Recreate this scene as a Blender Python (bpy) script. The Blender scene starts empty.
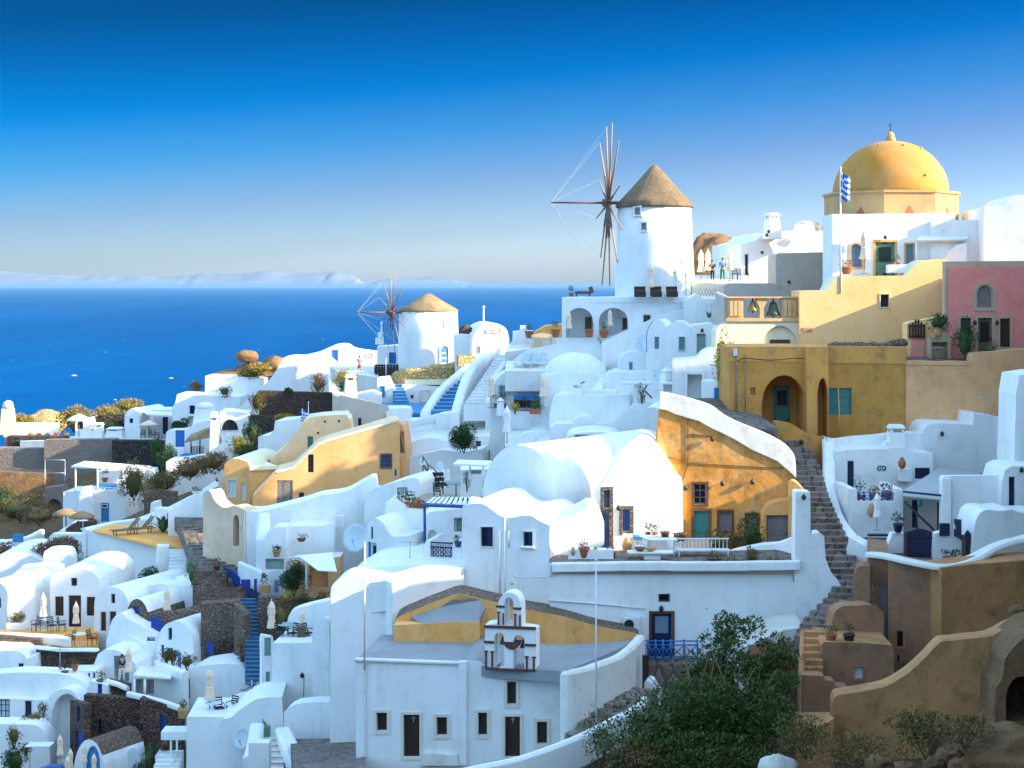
HAZE = 2.5e-5
import bpy, bmesh, math, random
import numpy as np
from mathutils import Vector as V, noise
from mathutils.geometry import tessellate_polygon
random.seed(11)
S = bpy.context.scene
COL = S.collection
F, CX, HY = 1600.0, 512.0, 285.0        # focal length in pixels, principal column, eye-level row
SEA = -110.0
def P(x, y, Y): return V(((x-CX)*Y/F, Y, (HY-y)*Y/F))
R = math.radians
def rnd(a, b): return random.uniform(a, b)

# ------------------------------------------------------------------ materials
MATS = {}
def nt(name):
    m = bpy.data.materials.new(name); m.use_nodes = True
    n = m.node_tree; n.nodes.clear()
    o = n.nodes.new('ShaderNodeOutputMaterial'); b = n.nodes.new('ShaderNodeBsdfPrincipled')
    n.links.new(b.outputs[0], o.inputs[0]); MATS[name] = m
    return m, n, b
def N(n, t, **kw):
    x = n.nodes.new('ShaderNode'+t)
    for k, v in kw.items():
        if k.startswith('i_'):
            x.inputs[k[2:].replace('_', ' ')].default_value = v
        else: setattr(x, k, v)
    return x
def ramp(n, src, stops):
    r = n.nodes.new('ShaderNodeValToRGB'); n.links.new(src, r.inputs[0])
    e = r.color_ramp.elements
    while len(e) < len(stops): e.new(.5)
    for i, (p, c) in enumerate(stops):
        e[i].position = p
        if not hasattr(c, '__len__'): c = (c, c, c)
        e[i].color = (c[0], c[1], c[2], 1)
    return r.outputs[0]
def mix(n, fac, a, b, mode='MIX'):
    x = n.nodes.new('ShaderNodeMix'); x.data_type = 'RGBA'; x.blend_type = mode
    for sock, val in ((x.inputs[0], fac), (x.inputs[6], a), (x.inputs[7], b)):
        if hasattr(val, 'default_value') or hasattr(val, 'is_output'): n.links.new(val, sock)
        elif hasattr(val, '__len__'): sock.default_value = (val[0], val[1], val[2], 1)
        else: sock.default_value = val
    return x.outputs[2]
def pos(n):
    return n.nodes.new('ShaderNodeNewGeometry').outputs['Position']
def noi(n, vec, scale, detail=5, rough=.6, sc=None):
    if sc:
        mp = n.nodes.new('ShaderNodeMapping'); n.links.new(vec, mp.inputs[0]); mp.inputs['Scale'].default_value = sc; vec = mp.outputs[0]
    t = N(n, 'TexNoise'); n.links.new(vec, t.inputs['Vector'])
    t.inputs['Scale'].default_value = scale; t.inputs['Detail'].default_value = detail; t.inputs['Roughness'].default_value = rough
    return t.outputs['Fac']
def bump(n, b, h, strength, dist):
    x = N(n, 'Bump'); x.inputs['Strength'].default_value = strength; x.inputs['Distance'].default_value = dist
    n.links.new(h, x.inputs['Height']); n.links.new(x.outputs[0], b.inputs['Normal'])
    return x
def plaster(name, base, alt, stain, amount=.5, scale=.5, streak=.3, rough=.9, bmp=.35, bevel=0):
    m, n, b = nt(name); p = pos(n)
    big = noi(n, p, scale, 6, .65)
    c = mix(n, ramp(n, big, [(.35, 0), (.68, 1)]), base, alt)
    st = noi(n, p, 1.3, 6, .7, (1, 1, .22))                       # run-off streaks
    c = mix(n, ramp(n, st, [(.52, 0), (.75, streak)]), c, stain)
    pt = noi(n, p, .9, 8, .75)                                    # worn patches
    c = mix(n, ramp(n, pt, [(.60-.1*amount, 0), (.70, amount)]), c, stain)
    n.links.new(c, b.inputs['Base Color']); b.inputs['Roughness'].default_value = rough
    b.inputs['Specular IOR Level'].default_value = .2
    f = noi(n, p, 1.6, 6, .6)
    x = bump(n, b, f, bmp, .07)
    if bevel:
        bv = N(n, 'Bevel', samples=4); bv.inputs['Radius'].default_value = bevel
        n.links.new(bv.outputs[0], x.inputs['Normal'])
    return m
def paint(name, col, alt=None, rough=.55, amt=.5, metal=0, scale=3, bmp=.1):
    m, n, b = nt(name); p = pos(n)
    alt = alt or tuple(c*.7 for c in col)
    c = mix(n, ramp(n, noi(n, p, scale, 6, .7), [(.4, 0), (.7, amt)]), col, alt)
    n.links.new(c, b.inputs['Base Color']); b.inputs['Roughness'].default_value = rough; b.inputs['Metallic'].default_value = metal
    bump(n, b, noi(n, p, 12, 3), bmp, .02)
    return m
def stone(name, a, bb, mortar, scale=2.2, mw=.06, bmp=.8, sc=(1, 1, 1.5)):
    m, n, b = nt(name); p = pos(n)
    wv = N(n, 'TexNoise'); n.links.new(p, wv.inputs['Vector']); wv.inputs['Scale'].default_value = 1.5
    ad = N(n, 'VectorMath', operation='MULTIPLY_ADD'); n.links.new(wv.outputs['Color'], ad.inputs[0]); ad.inputs[1].default_value = (.25, .25, .25); n.links.new(p, ad.inputs[2])
    mp = N(n, 'Mapping'); n.links.new(ad.outputs[0], mp.inputs[0]); mp.inputs['Scale'].default_value = sc
    v1 = N(n, 'TexVoronoi', feature='DISTANCE_TO_EDGE'); v2 = N(n, 'TexVoronoi', feature='F1')
    for v in (v1, v2): n.links.new(mp.outputs[0], v.inputs['Vector']); v.inputs['Scale'].default_value = scale
    sep = N(n, 'SeparateColor'); n.links.new(v2.outputs['Color'], sep.inputs[0])
    c = mix(n, sep.outputs[0], a, bb)
    c = mix(n, ramp(n, noi(n, p, 6, 6, .7), [(.4, 0), (.75, .6)]), c, tuple(x*.55 for x in a))
    e = ramp(n, v1.outputs['Distance'], [(mw*.4, 1), (mw, 0)])
    c = mix(n, e, c, mortar)
    n.links.new(c, b.inputs['Base Color']); b.inputs['Roughness'].default_value = .95
    b.inputs['Specular IOR Level'].default_value = .2
    h = ramp(n, v1.outputs['Distance'], [(0, 0), (.18, 1)])
    bump(n, b, h, bmp, .15)
    return m
def leafmat(name, a, bb, dry=None, dryamt=.12):
    m, n, b = nt(name)
    g = n.nodes.new('ShaderNodeNewGeometry')
    c = mix(n, g.outputs['Random Per Island'], a, bb)
    if dry:
        f = noi(n, g.outputs['Position'], 1.1, 4, .7)
        c = mix(n, ramp(n, f, [(.62-dryamt, 0), (.70, .9)]), c, dry)
    n.links.new(c, b.inputs['Base Color']); b.inputs['Roughness'].default_value = .6
    b.inputs['Specular IOR Level'].default_value = .3
    b.inputs['Transmission Weight'].default_value = 0
    return m

plaster('white', (.83, .82, .80), (.75, .74, .72), (.55, .51, .45), .36, .45, .42, bevel=.09)
plaster('white_old', (.78, .75, .69), (.68, .65, .60), (.42, .36, .28), .55, .6, .4, bevel=.08)
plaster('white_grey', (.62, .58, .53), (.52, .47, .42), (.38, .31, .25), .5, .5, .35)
plaster('cream', (.82, .73, .52), (.76, .66, .44), (.60, .45, .22), .3, .5, .25, bevel=.08)
plaster('ochre_wall', (.97, .57, .27), (.93, .50, .19), (.74, .36, .12), .4, .5, .3, bevel=.08)
plaster('ochre_orange', (.62, .235, .022), (.66, .38, .16), (.25, .14, .045), .95, .55, .8, bmp=.8)
plaster('ochre_pale', (.80, .42, .15), (.74, .33, .09), (.48, .23, .07), .8, .6, .5)
plaster('olive', (.50, .23, .05), (.62, .30, .075), (.25, .15, .055), .85, .5, .8)
plaster('olive_top', (.72, .34, .075), (.58, .28, .09), (.31, .17, .07), .85, .5, .7)
plaster('peach', (.84, .47, .23), (.72, .36, .16), (.50, .25, .10), .7, .6, .6)
plaster('peach_wall', (.76, .55, .40), (.60, .44, .28), (.50, .30, .14), .5, .6, .4)
plaster('pink', (.84, .21, .17), (.84, .32, .26), (.52, .26, .16), .75, .7, .5)
plaster('trim_cream', (.76, .68, .58), (.68, .60, .50), (.5, .42, .33), .4, .8, .3)
plaster('trim_beige', (.52, .38, .25), (.46, .33, .21), (.34, .22, .12), .5, .8, .3)
plaster('yellow_house', (.78, .43, .18), (.70, .35, .12), (.46, .23, .08), .6, .4, .45, bevel=.08)
plaster('yellow_pale', (.88, .62, .38), (.82, .53, .28), (.62, .36, .15), .4, .5, .3, bevel=.08)
plaster('brown_plaster', (.40, .205, .115), (.30, .155, .09), (.18, .10, .06), .85, .55, .65, bmp=.7)
plaster('brown_ochre', (.52, .255, .10), (.38, .185, .075), (.21, .115, .055), .9, .6, .65, bmp=.9)
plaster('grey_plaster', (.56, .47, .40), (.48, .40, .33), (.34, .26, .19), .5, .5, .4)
plaster('dome_gold', (.54, .21, .02), (.50, .30, .12), (.32, .21, .11), .8, .28, .6)
plaster('drum_stone', (.58, .33, .13), (.50, .30, .14), (.33, .21, .12), .8, .8, .5)
plaster('cement', (.30, .31, .32), (.24, .25, .26), (.18, .17, .16), .6, .5, .1)
plaster('terrace_ochre', (.90, .41, .10), (.70, .34, .09), (.50, .27, .09), .4, .9, .1)
plaster('terrace_pink', (.48, .36, .28), (.40, .30, .24), (.30, .22, .17), .5, 1.2, .1)
paint('paint_blue', (.006, .055, .21), (.004, .03, .12), .45)
paint('paint_bright_blue', (.012, .16, .50), (.008, .10, .36), .45)
paint('paint_cobalt', (.008, .05, .28), (.005, .03, .17), .45)
paint('paint_sky', (.03, .22, .45), (.02, .15, .34), .5)
paint('paint_navy', (.004, .014, .06), (.003, .008, .03), .45)
paint('stair_blue', (.03, .24, .46), (.02, .16, .34), .7)
paint('stair_slate', (.05, .12, .20), (.03, .07, .12), .8)
paint('paint_teal', (.02, .20, .20), (.10, .20, .15), .6, .8)
paint('paint_green', (.10, .21, .13), (.07, .14, .09), .6)
paint('paint_sage', (.20, .32, .27), (.14, .24, .2), .6)
paint('wood_dark', (.035, .015, .009), (.02, .009, .006), .5)
paint('wood_brown', (.13, .065, .03), (.08, .04, .02), .6)
paint('wood_grey', (.22, .19, .18), (.14, .11, .10), .8, .9, scale=5)
paint('wood_teak', (.20, .11, .05), (.13, .07, .03), .6)
paint('trim_brown', (.14, .035, .018), (.09, .02, .01), .6)
paint('red_wood', (.17, .08, .05), (.10, .05, .03), .6)
paint('mast_wood', (.42, .24, .10), (.24, .12, .05), .65)
paint('shutter_white', (.60, .66, .68), (.48, .54, .56), .6)
paint('black_iron', (.012, .013, .016), (.03, .02, .015), .5)
paint('metal_white', (.72, .72, .72), (.6, .6, .6), .4)
paint('metal_grey', (.36, .37, .38), (.26, .26, .26), .4, metal=.5)
paint('terracotta', (.40, .12, .045), (.30, .09, .035), .8)
paint('ceramic_tan', (.46, .25, .09), (.36, .2, .07), .7)
paint('canvas', (.84, .63, .46), (.72, .50, .34), .9, scale=1.5)
paint('awning_cloth', (.40, .40, .41), (.34, .34, .35), .9)
paint('canvas_white', (.80, .79, .77), (.72, .71, .69), .9)
paint('cushion_blue', (.02, .17, .42), (.012, .1, .3), .9)
paint('bronze', (.06, .09, .06), (.09, .07, .03), .5, metal=.6)
paint('brass', (.30, .22, .06), (.2, .15, .05), .45, metal=.7)
paint('flag_blue', (.012, .12, .45), None, .8)
paint('skin', (.42, .24, .16), (.38, .2, .13), .6)
paint('hair', (.02, .012, .008), None, .7)
paint('cloth_blue', (.03, .22, .50), None, .9)
paint('cloth_dark', (.016, .016, .022), None, .9)
paint('cloth_navy', (.008, .014, .05), None, .9)
paint('cloth_green', (.06, .18, .05), None, .9)
paint('cloth_red', (.35, .05, .03), None, .9)
paint('cloth_white', (.75, .74, .72), None, .9)
paint('cable', (.55, .55, .53), None, .6)
stone('volcanic_stone', (.13, .08, .06), (.22, .135, .10), (.06, .042, .034), 4.4, .09)
stone('volcanic_pale', (.20, .14, .105), (.31, .22, .165), (.13, .095, .07), 4.2, .09)
stone('dry_stone_dark', (.06, .05, .048), (.13, .105, .09), (.018, .014, .012), 2.4, .1, sc=(1, 1, 2.2))
stone('rubble_ochre', (.62, .42, .17), (.72, .52, .24), (.42, .25, .09), 2.6, .1)
stone('flagstone', (.16, .13, .115), (.24, .20, .18), (.09, .075, .065), 1.6, .07, .4, (1, 1, 1))
stone('step_stone', (.20, .14, .11), (.30, .24, .21), (.10, .07, .055), 1.4, .06, .4, (1, 1, .6))
plaster('belfry_stone', (.72, .46, .22), (.62, .38, .17), (.40, .25, .12), .7, .8, .5)
stone('cliff_rock', (.22, .13, .075), (.32, .20, .11), (.12, .07, .04), .7, .10, 1.0, (1, 1, 1.4))
stone('cement_block', (.24, .19, .16), (.28, .22, .19), (.19, .15, .125), 1.8, .03, .2, (1, 1, 1.6))
stone('brown_shingle', (.17, .115, .085), (.24, .165, .12), (.10, .07, .05), 4.5, .08, .6, (1, 1, 1))
def _rock():
    m, n, b = nt('rock'); p = pos(n)
    c = mix(n, ramp(n, noi(n, p, .5, 9, .7), [(.3, 0), (.7, 1)]), (.42, .22, .09), (.23, .12, .055))
    c = mix(n, ramp(n, noi(n, p, 2.5, 8, .8), [(.5, 0), (.75, .8)]), c, (.10, .055, .03))
    n.links.new(c, b.inputs['Base Color']); b.inputs['Roughness'].default_value = .95
    bump(n, b, noi(n, p, 1.5, 9, .75), 1.0, .5)
    m, n, b = nt('hill_scrub'); p = pos(n)
    c = mix(n, ramp(n, noi(n, p, .35, 8, .7), [(.35, 0), (.65, 1)]), (.27, .15, .07), (.15, .09, .042))
    c = mix(n, ramp(n, noi(n, p, 1.2, 8, .8), [(.52, 0), (.62, 1)]), c, (.045, .05, .02))
    c = mix(n, ramp(n, noi(n, p, 5, 6, .8), [(.55, 0), (.7, .8)]), c, (.05, .032, .022))
    n.links.new(c, b.inputs['Base Color']); b.inputs['Roughness'].default_value = .95
    bump(n, b, noi(n, p, 3.0, 9, .8), 1.0, .35)
    m, n, b = nt('thatch'); p = pos(n)
    w = noi(n, p, 6, 6, .7, (1, 1, .25))
    c = mix(n, ramp(n, w, [(.35, 0), (.7, 1)]), (.36, .235, .11), (.17, .10, .05))
    c = mix(n, ramp(n, noi(n, p, .8, 5, .6), [(.45, 0), (.7, .7)]), c, (.45, .31, .15))
    n.links.new(c, b.inputs['Base Color']); b.inputs['Roughness'].default_value = .95
    bump(n, b, w, 1.0, .12)
    m, n, b = nt('thatch_dark'); p = pos(n)
    w = noi(n, p, 6, 6, .7, (1, 1, .25))
    c = mix(n, ramp(n, w, [(.35, 0), (.7, 1)]), (.23, .155, .085), (.11, .07, .04)); c = mix(n, ramp(n, noi(n, p, .8, 5, .6), [(.45, 0), (.7, .6)]), c, (.29, .20, .11))
    n.links.new(c, b.inputs['Base Color']); b.inputs['Roughness'].default_value = .95; bump(n, b, w, 1.0, .12)
    m, n, b = nt('glass_dark')
    b.inputs['Base Color'].default_value = (.012, .016, .022, 1); b.inputs['Roughness'].default_value = .12
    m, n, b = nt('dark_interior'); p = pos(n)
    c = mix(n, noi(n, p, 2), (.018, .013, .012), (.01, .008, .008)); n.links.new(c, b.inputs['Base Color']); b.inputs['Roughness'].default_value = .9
    m, n, b = nt('glass_pale')
    b.inputs['Base Color'].default_value = (.16, .24, .32, 1); b.inputs['Roughness'].default_value = .15
    m, n, b = nt('sea'); p = pos(n)
    sc = noi(n, p, .0012, 6, .6, (1, .25, 1))
    c = mix(n, ramp(n, sc, [(.35, 0), (.7, 1)]), (.0, .058, .18), (.0, .095, .27))
    rip = noi(n, p, .05, 7, .7, (.55, .35, 1))
    c = mix(n, ramp(n, rip, [(.40, 0), (.68, .55)]), c, (.0, .048, .16))
    cap = noi(n, p, .10, 2, .5, (.8, .10, 1))
    cap2 = noi(n, p, .004, 3, .6)
    th = N(n, 'Math', operation='MULTIPLY'); n.links.new(ramp(n, cap, [(.735, 0), (.78, 1)]), th.inputs[0]); n.links.new(ramp(n, cap2, [(.4, 0), (.6, 1)]), th.inputs[1])
    c = mix(n, th.outputs[0], c, (.7, .75, .8))
    n.links.new(c, b.inputs['Base Color']); b.inputs['Roughness'].default_value = .55
    b.inputs['Specular IOR Level'].default_value = 0
    bump(n, b, rip, .5, 2.0)
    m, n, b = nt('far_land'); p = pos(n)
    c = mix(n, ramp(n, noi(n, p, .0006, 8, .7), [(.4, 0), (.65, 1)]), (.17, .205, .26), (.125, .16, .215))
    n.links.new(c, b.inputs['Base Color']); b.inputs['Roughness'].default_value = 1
_rock()
leafmat('leaf_dark', (.016, .040, .010), (.045, .085, .018))
leafmat('leaf_tree', (.024, .05, .008), (.085, .125, .02), (.20, .11, .02), .05)
leafmat('leaf_green', (.05, .10, .025), (.09, .15, .04))
leafmat('leaf_agave', (.06, .12, .06), (.11, .18, .09))
leafmat('leaf_yellow', (.50, .32, .02), (.30, .22, .03))
leafmat('leaf_gold', (.36, .24, .03), (.20, .16, .03))
leafmat('leaf_red', (.16, .045, .02), (.08, .06, .02))
leafmat('leaf_dry', (.22, .12, .04), (.12, .08, .025))
leafmat('leaf_olive', (.075, .065, .015), (.15, .11, .025))
leafmat('flower_purple', (.10, .05, .30), (.04, .10, .30))
leafmat('flower_orange', (.50, .16, .03), (.35, .10, .04))

# ------------------------------------------------------------------ mesh builder
class MB:
    def __init__(s): s.v, s.f, s.sm = [], [], []
    def add(s, vs, fs, smooth=False):
        o = len(s.v); s.v += [tuple(v) for v in vs]
        s.f += [tuple(i+o for i in f) for f in fs]; s.sm += [smooth]*len(fs); return s
    def hexa(s, a, b):              # two quads of 4 points each
        return s.add(list(a)+list(b), [(3, 2, 1, 0), (4, 5, 6, 7), (0, 1, 5, 4), (1, 2, 6, 5), (2, 3, 7, 6), (3, 0, 4, 7)])
    def box(s, c, size, rz=0, tilt=0):
        x, y, z = (k/2 for k in size); co, si = math.cos(rz), math.sin(rz); ct, st = math.cos(tilt), math.sin(tilt)
        def q(a, b, d):
            a, d = a*ct+d*st, -a*st+d*ct
            return (c[0]+a*co-b*si, c[1]+a*si+b*co, c[2]+d)
        return s.hexa([q(-x, -y, -z), q(x, -y, -z), q(x, y, -z), q(-x, y, -z)], [q(-x, -y, z), q(x, -y, z), q(x, y, z), q(-x, y, z)])
    def tube(s, p0, p1, r0, r1=None, n=8, caps=True):
        r1 = r0 if r1 is None else r1
        p0, p1 = V(p0), V(p1); d = (p1-p0).normalized(); u = d.cross(V((0, 0, 1)))
        if u.length < 1e-4: u = V((1, 0, 0))
        u.normalize(); w = d.cross(u); vs = []
        for p, r in ((p0, r0), (p1, r1)):
            for i in range(n):
                a = 2*math.pi*i/n; vs.append(p+(u*math.cos(a)+w*math.sin(a))*r)
        fs = [(i, (i+1) % n, n+(i+1) % n, n+i) for i in range(n)]
        s.add(vs, fs, n > 5)
        if caps: s.add(vs, [tuple(range(n-1, -1, -1)), tuple(range(n, 2*n))])
        return s
    def path(s, pts, r, n=6):
        for a, b in zip(pts, pts[1:]): s.tube(a, b, r, r, n)
        return s
    def lathe(s, prof, c=(0, 0, 0), n=24, smooth=True, sx=1, sy=1, rz=0, wob=None):
        vs, fs = [], []
        for j, (r, z) in enumerate(prof):
            for i in range(n):
                a = 2*math.pi*i/n; rr = r*(wob(a, j) if wob else 1)
                x, y = rr*math.cos(a)*sx, rr*math.sin(a)*sy
                vs.append((c[0]+x*math.cos(rz)-y*math.sin(rz), c[1]+x*math.sin(rz)+y*math.cos(rz), c[2]+z))
        m = len(prof)
        for j in range(m-1):
            for i in range(n): fs.append((j*n+i, j*n+(i+1) % n, (j+1)*n+(i+1) % n, (j+1)*n+i))
        s.add(vs, fs, smooth)
        s.add(vs[:n], [tuple(range(n-1, -1, -1))]); s.add(vs[-n:], [tuple(range(n))])
        return s
    def ell(s, c, rad, nu=20, nv=12, amp=0, freq=1.0, zmin=-1, seed=0, rz=0):
        vs, fs = [], []
        t0 = math.asin(max(-1, zmin))
        for j in range(nv+1):
            t = t0+(math.pi/2-t0)*j/nv
            for i in range(nu):
                a = 2*math.pi*i/nu
                d = V((math.cos(t)*math.cos(a), math.cos(t)*math.sin(a), math.sin(t)))
                k = 1+(amp*noise.fractal(d*freq+V((seed*7.1, seed*3.3, 0)), 1.0, 2.0, 4) if amp else 0)
                x, y = d.x*rad[0]*k, d.y*rad[1]*k
                vs.append((c[0]+x*math.cos(rz)-y*math.sin(rz), c[1]+x*math.sin(rz)+y*math.cos(rz), c[2]+d.z*rad[2]*k))
        for j in range(nv):
            for i in range(nu): fs.append((j*nu+i, j*nu+(i+1) % nu, (j+1)*nu+(i+1) % nu, (j+1)*nu+i))
        s.add(vs, fs, True); s.add(vs[:nu], [tuple(range(nu-1, -1, -1))])
        return s
    def leaf(s, p, L, w, d=None):
        d = d or V((rnd(-1, 1), rnd(-1, 1), rnd(-.7, 1)))
        d = d.normalized(); u = d.cross(V((rnd(-1, 1), rnd(-1, 1), rnd(-1, 1))))
        if u.length < 1e-3: u = V((1, 0, 0))
        u.normalize(); p = V(p); m = p+d*L*.5
        return s.add([p, m+u*w*.5, p+d*L, m-u*w*.5], [(0, 1, 2, 3)])
    def bounds(s):
        a = np.array(s.v); return a.min(0), a.max(0)
    def build(s, name, mat, parent=None, base=None, recalc=True):
        b = V(base) if base is not None else V((0, 0, 0))
        me = bpy.data.meshes.new(name); me.from_pydata([(v[0]-b.x, v[1]-b.y, v[2]-b.z) for v in s.v], [], s.f)
        for p, k in zip(me.polygons, s.sm): p.use_smooth = k
        if recalc:
            bm = bmesh.new(); bm.from_mesh(me); bmesh.ops.remove_doubles(bm, verts=bm.verts, dist=1e-5)
            bmesh.ops.recalc_face_normals(bm, faces=bm.faces); bm.to_mesh(me); bm.free()
        me.materials.append(MATS[mat] if isinstance(mat, str) else mat)
        o = bpy.data.objects.new(name, me); COL.objects.link(o)
        if parent: o.parent = parent
        else: o.location = b
        return o

def tag(o, label=None, cat=None, group=None, kind=None):
    for k, v in (('label', label), ('category', cat), ('group', group), ('kind', kind)):
        if v: o[k] = v
    return o
class T:                                    # a thing: Empty at its base that parents its parts
    def __init__(s, name, label, cat, base, group=None):
        s.o = bpy.data.objects.new(name, None); COL.objects.link(s.o); s.base = V(base); s.o.location = s.base
        s.o.empty_display_size = .3
        tag(s.o, label, cat, group)
    def part(s, name, mb, mat, parent=None, label=None, recalc=True):
        if not mb.f: return None
        o = mb.build(name, mat, parent or s.o, s.base, recalc)
        if label: o['label'] = label
        return o
def single(name, mb, mat, label, cat, group=None, recalc=True):
    a, b = mb.bounds(); base = ((a[0]+b[0])/2, (a[1]+b[1])/2, a[2])
    o = mb.build(name, mat, None, base, recalc); return tag(o, label, cat, group)
def struct(name, mb, mat, kind='structure', recalc=True):
    o = mb.build(name, mat, None, (0, 0, 0), recalc); o['kind'] = kind; return o
def dup(root, loc, rz=0, label=None, group=None, scale=None):
    r = root.copy(); COL.objects.link(r); r.location = loc; r.rotation_euler = (0, 0, rz)
    if scale: r.scale = (scale,)*3
    if label: r['label'] = label
    if group: r['group'] = group
    for ch in list(root.children):
        c = ch.copy(); COL.objects.link(c); c.parent = r
        for g in ch.children:
            d = g.copy(); COL.objects.link(d); d.parent = c
    return r

# ------------------------------------------------------------------ facades
class FR:
    def __init__(s, x0, Y0, yaw=0):
        a = R(yaw); s.X0, s.Y0 = (x0-CX)*Y0/F, Y0; s.c, s.s = math.cos(a), math.sin(a); s.a = a
    def sz(s, px, py):
        u = (px-CX)/F; k = (u*s.Y0-s.X0)/(s.c-u*s.s); return k, (HY-py)/F*(s.Y0+k*s.s)
    def w(s, k, z, d=0): return V((s.X0+k*s.c-d*s.s, s.Y0+k*s.s+d*s.c, z))
    def pt(s, px, py, d=0): return s.w(*s.sz(px, py), d)
    def deep(s, d):
        f = FR(CX, 1, 0); f.X0, f.Y0, f.c, f.s, f.a = s.X0-d*s.s, s.Y0+d*s.c, s.c, s.s, s.a; return f
def arc(x0, y0, x1, y1, top, n=14, p=1.0):       # half ellipse from (x0,y0) to (x1,y1) reaching row top
    out = []
    for i in range(n+1):
        a = math.pi*i/n; t = (1-math.cos(a))/2
        yb = y0+(y1-y0)*t; h = yb-top
        out.append((x0+(x1-x0)*t, yb-h*math.sin(a)**p))
    return out
def cr(pts, n=5):                                # smooth curve through points (any dimension)
    pts = [tuple(p) for p in pts]; out = []
    for i in range(len(pts)-1):
        p0, p1, p2, p3 = pts[max(i-1, 0)], pts[i], pts[i+1], pts[min(i+2, len(pts)-1)]
        for k in range(n):
            t = k/n
            out.append(tuple(.5*((2*b)+(-a+c)*t+(2*a-5*b+4*c-d)*t*t+(-a+3*b-3*c+d)*t**3) for a, b, c, d in zip(p0, p1, p2, p3)))
    out.append(pts[-1]); return out
def O(k, x0, y0, x1, y1, mat=None, **kw): return dict(k=k, r=(x0, y0, x1, y1), mat=mat, **kw)
def Dr(x0, y0, x1, y1, mat='paint_blue', **kw): return O('door', x0, y0, x1, y1, mat, **kw)
def Wn(x0, y0, x1, y1, mat='paint_blue', **kw): return O('window', x0, y0, x1, y1, mat, **kw)
def Hl(x0, y0, x1, y1, **kw): return O('hollow', x0, y0, x1, y1, None, **kw)
def holepoly(fr, o):
    x0, y0, x1, y1 = o['r']
    if o.get('arch'):
        h = o['arch']*(y1-y0)
        pp = arc(x0, y0+h, x1, y0+h, y0, 10); pp = [(x1, y1), (x0, y1)]+pp
        pp = pp[:2]+[q for q in pp[2:]]
    else: pp = [(x1, y1), (x0, y1), (x0, y0), (x1, y0)]
    out = []
    for q in pp:
        k = fr.sz(*q)
        if not out or abs(k[0]-out[-1][0])+abs(k[1]-out[-1][1]) > 1e-4: out.append(k)
    return out
def grow(poly, e, eb=None):
    ss = [p[0] for p in poly]; zz = [p[1] for p in poly]
    cs, cz = (min(ss)+max(ss))/2, (min(zz)+max(zz))/2; hs, hz = (max(ss)-min(ss))/2, (max(zz)-min(zz))/2
    return [(cs+(p[0]-cs)*(hs+e)/hs, cz+(p[1]-cz)*(hz+e)/hz) for p in poly]
def plate(mb, fr, poly, d0, d1):
    n = len(poly); vs = [fr.w(s, z, d0) for s, z in poly]+[fr.w(s, z, d1) for s, z in poly]
    mb.add(vs, [tuple(range(n)), tuple(range(2*n-1, n-1, -1))]+[(i, (i+1) % n, n+(i+1) % n, n+i) for i in range(n)])
def ring(mb, fr, pin, pout, d0, d1):
    n = len(pin)
    A = [[fr.w(s, z, d) for s, z in p] for p in (pin, pout) for d in (d0, d1)]
    vs = A[0]+A[1]+A[2]+A[3]; fs = []
    for i in range(n):
        j = (i+1) % n
        fs += [(i, j, 2*n+j, 2*n+i), (n+i, n+j, 3*n+j, 3*n+i), (i, j, n+j, n+i), (2*n+i, 2*n+j, 3*n+j, 3*n+i)]
    mb.add(vs, fs)
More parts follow.
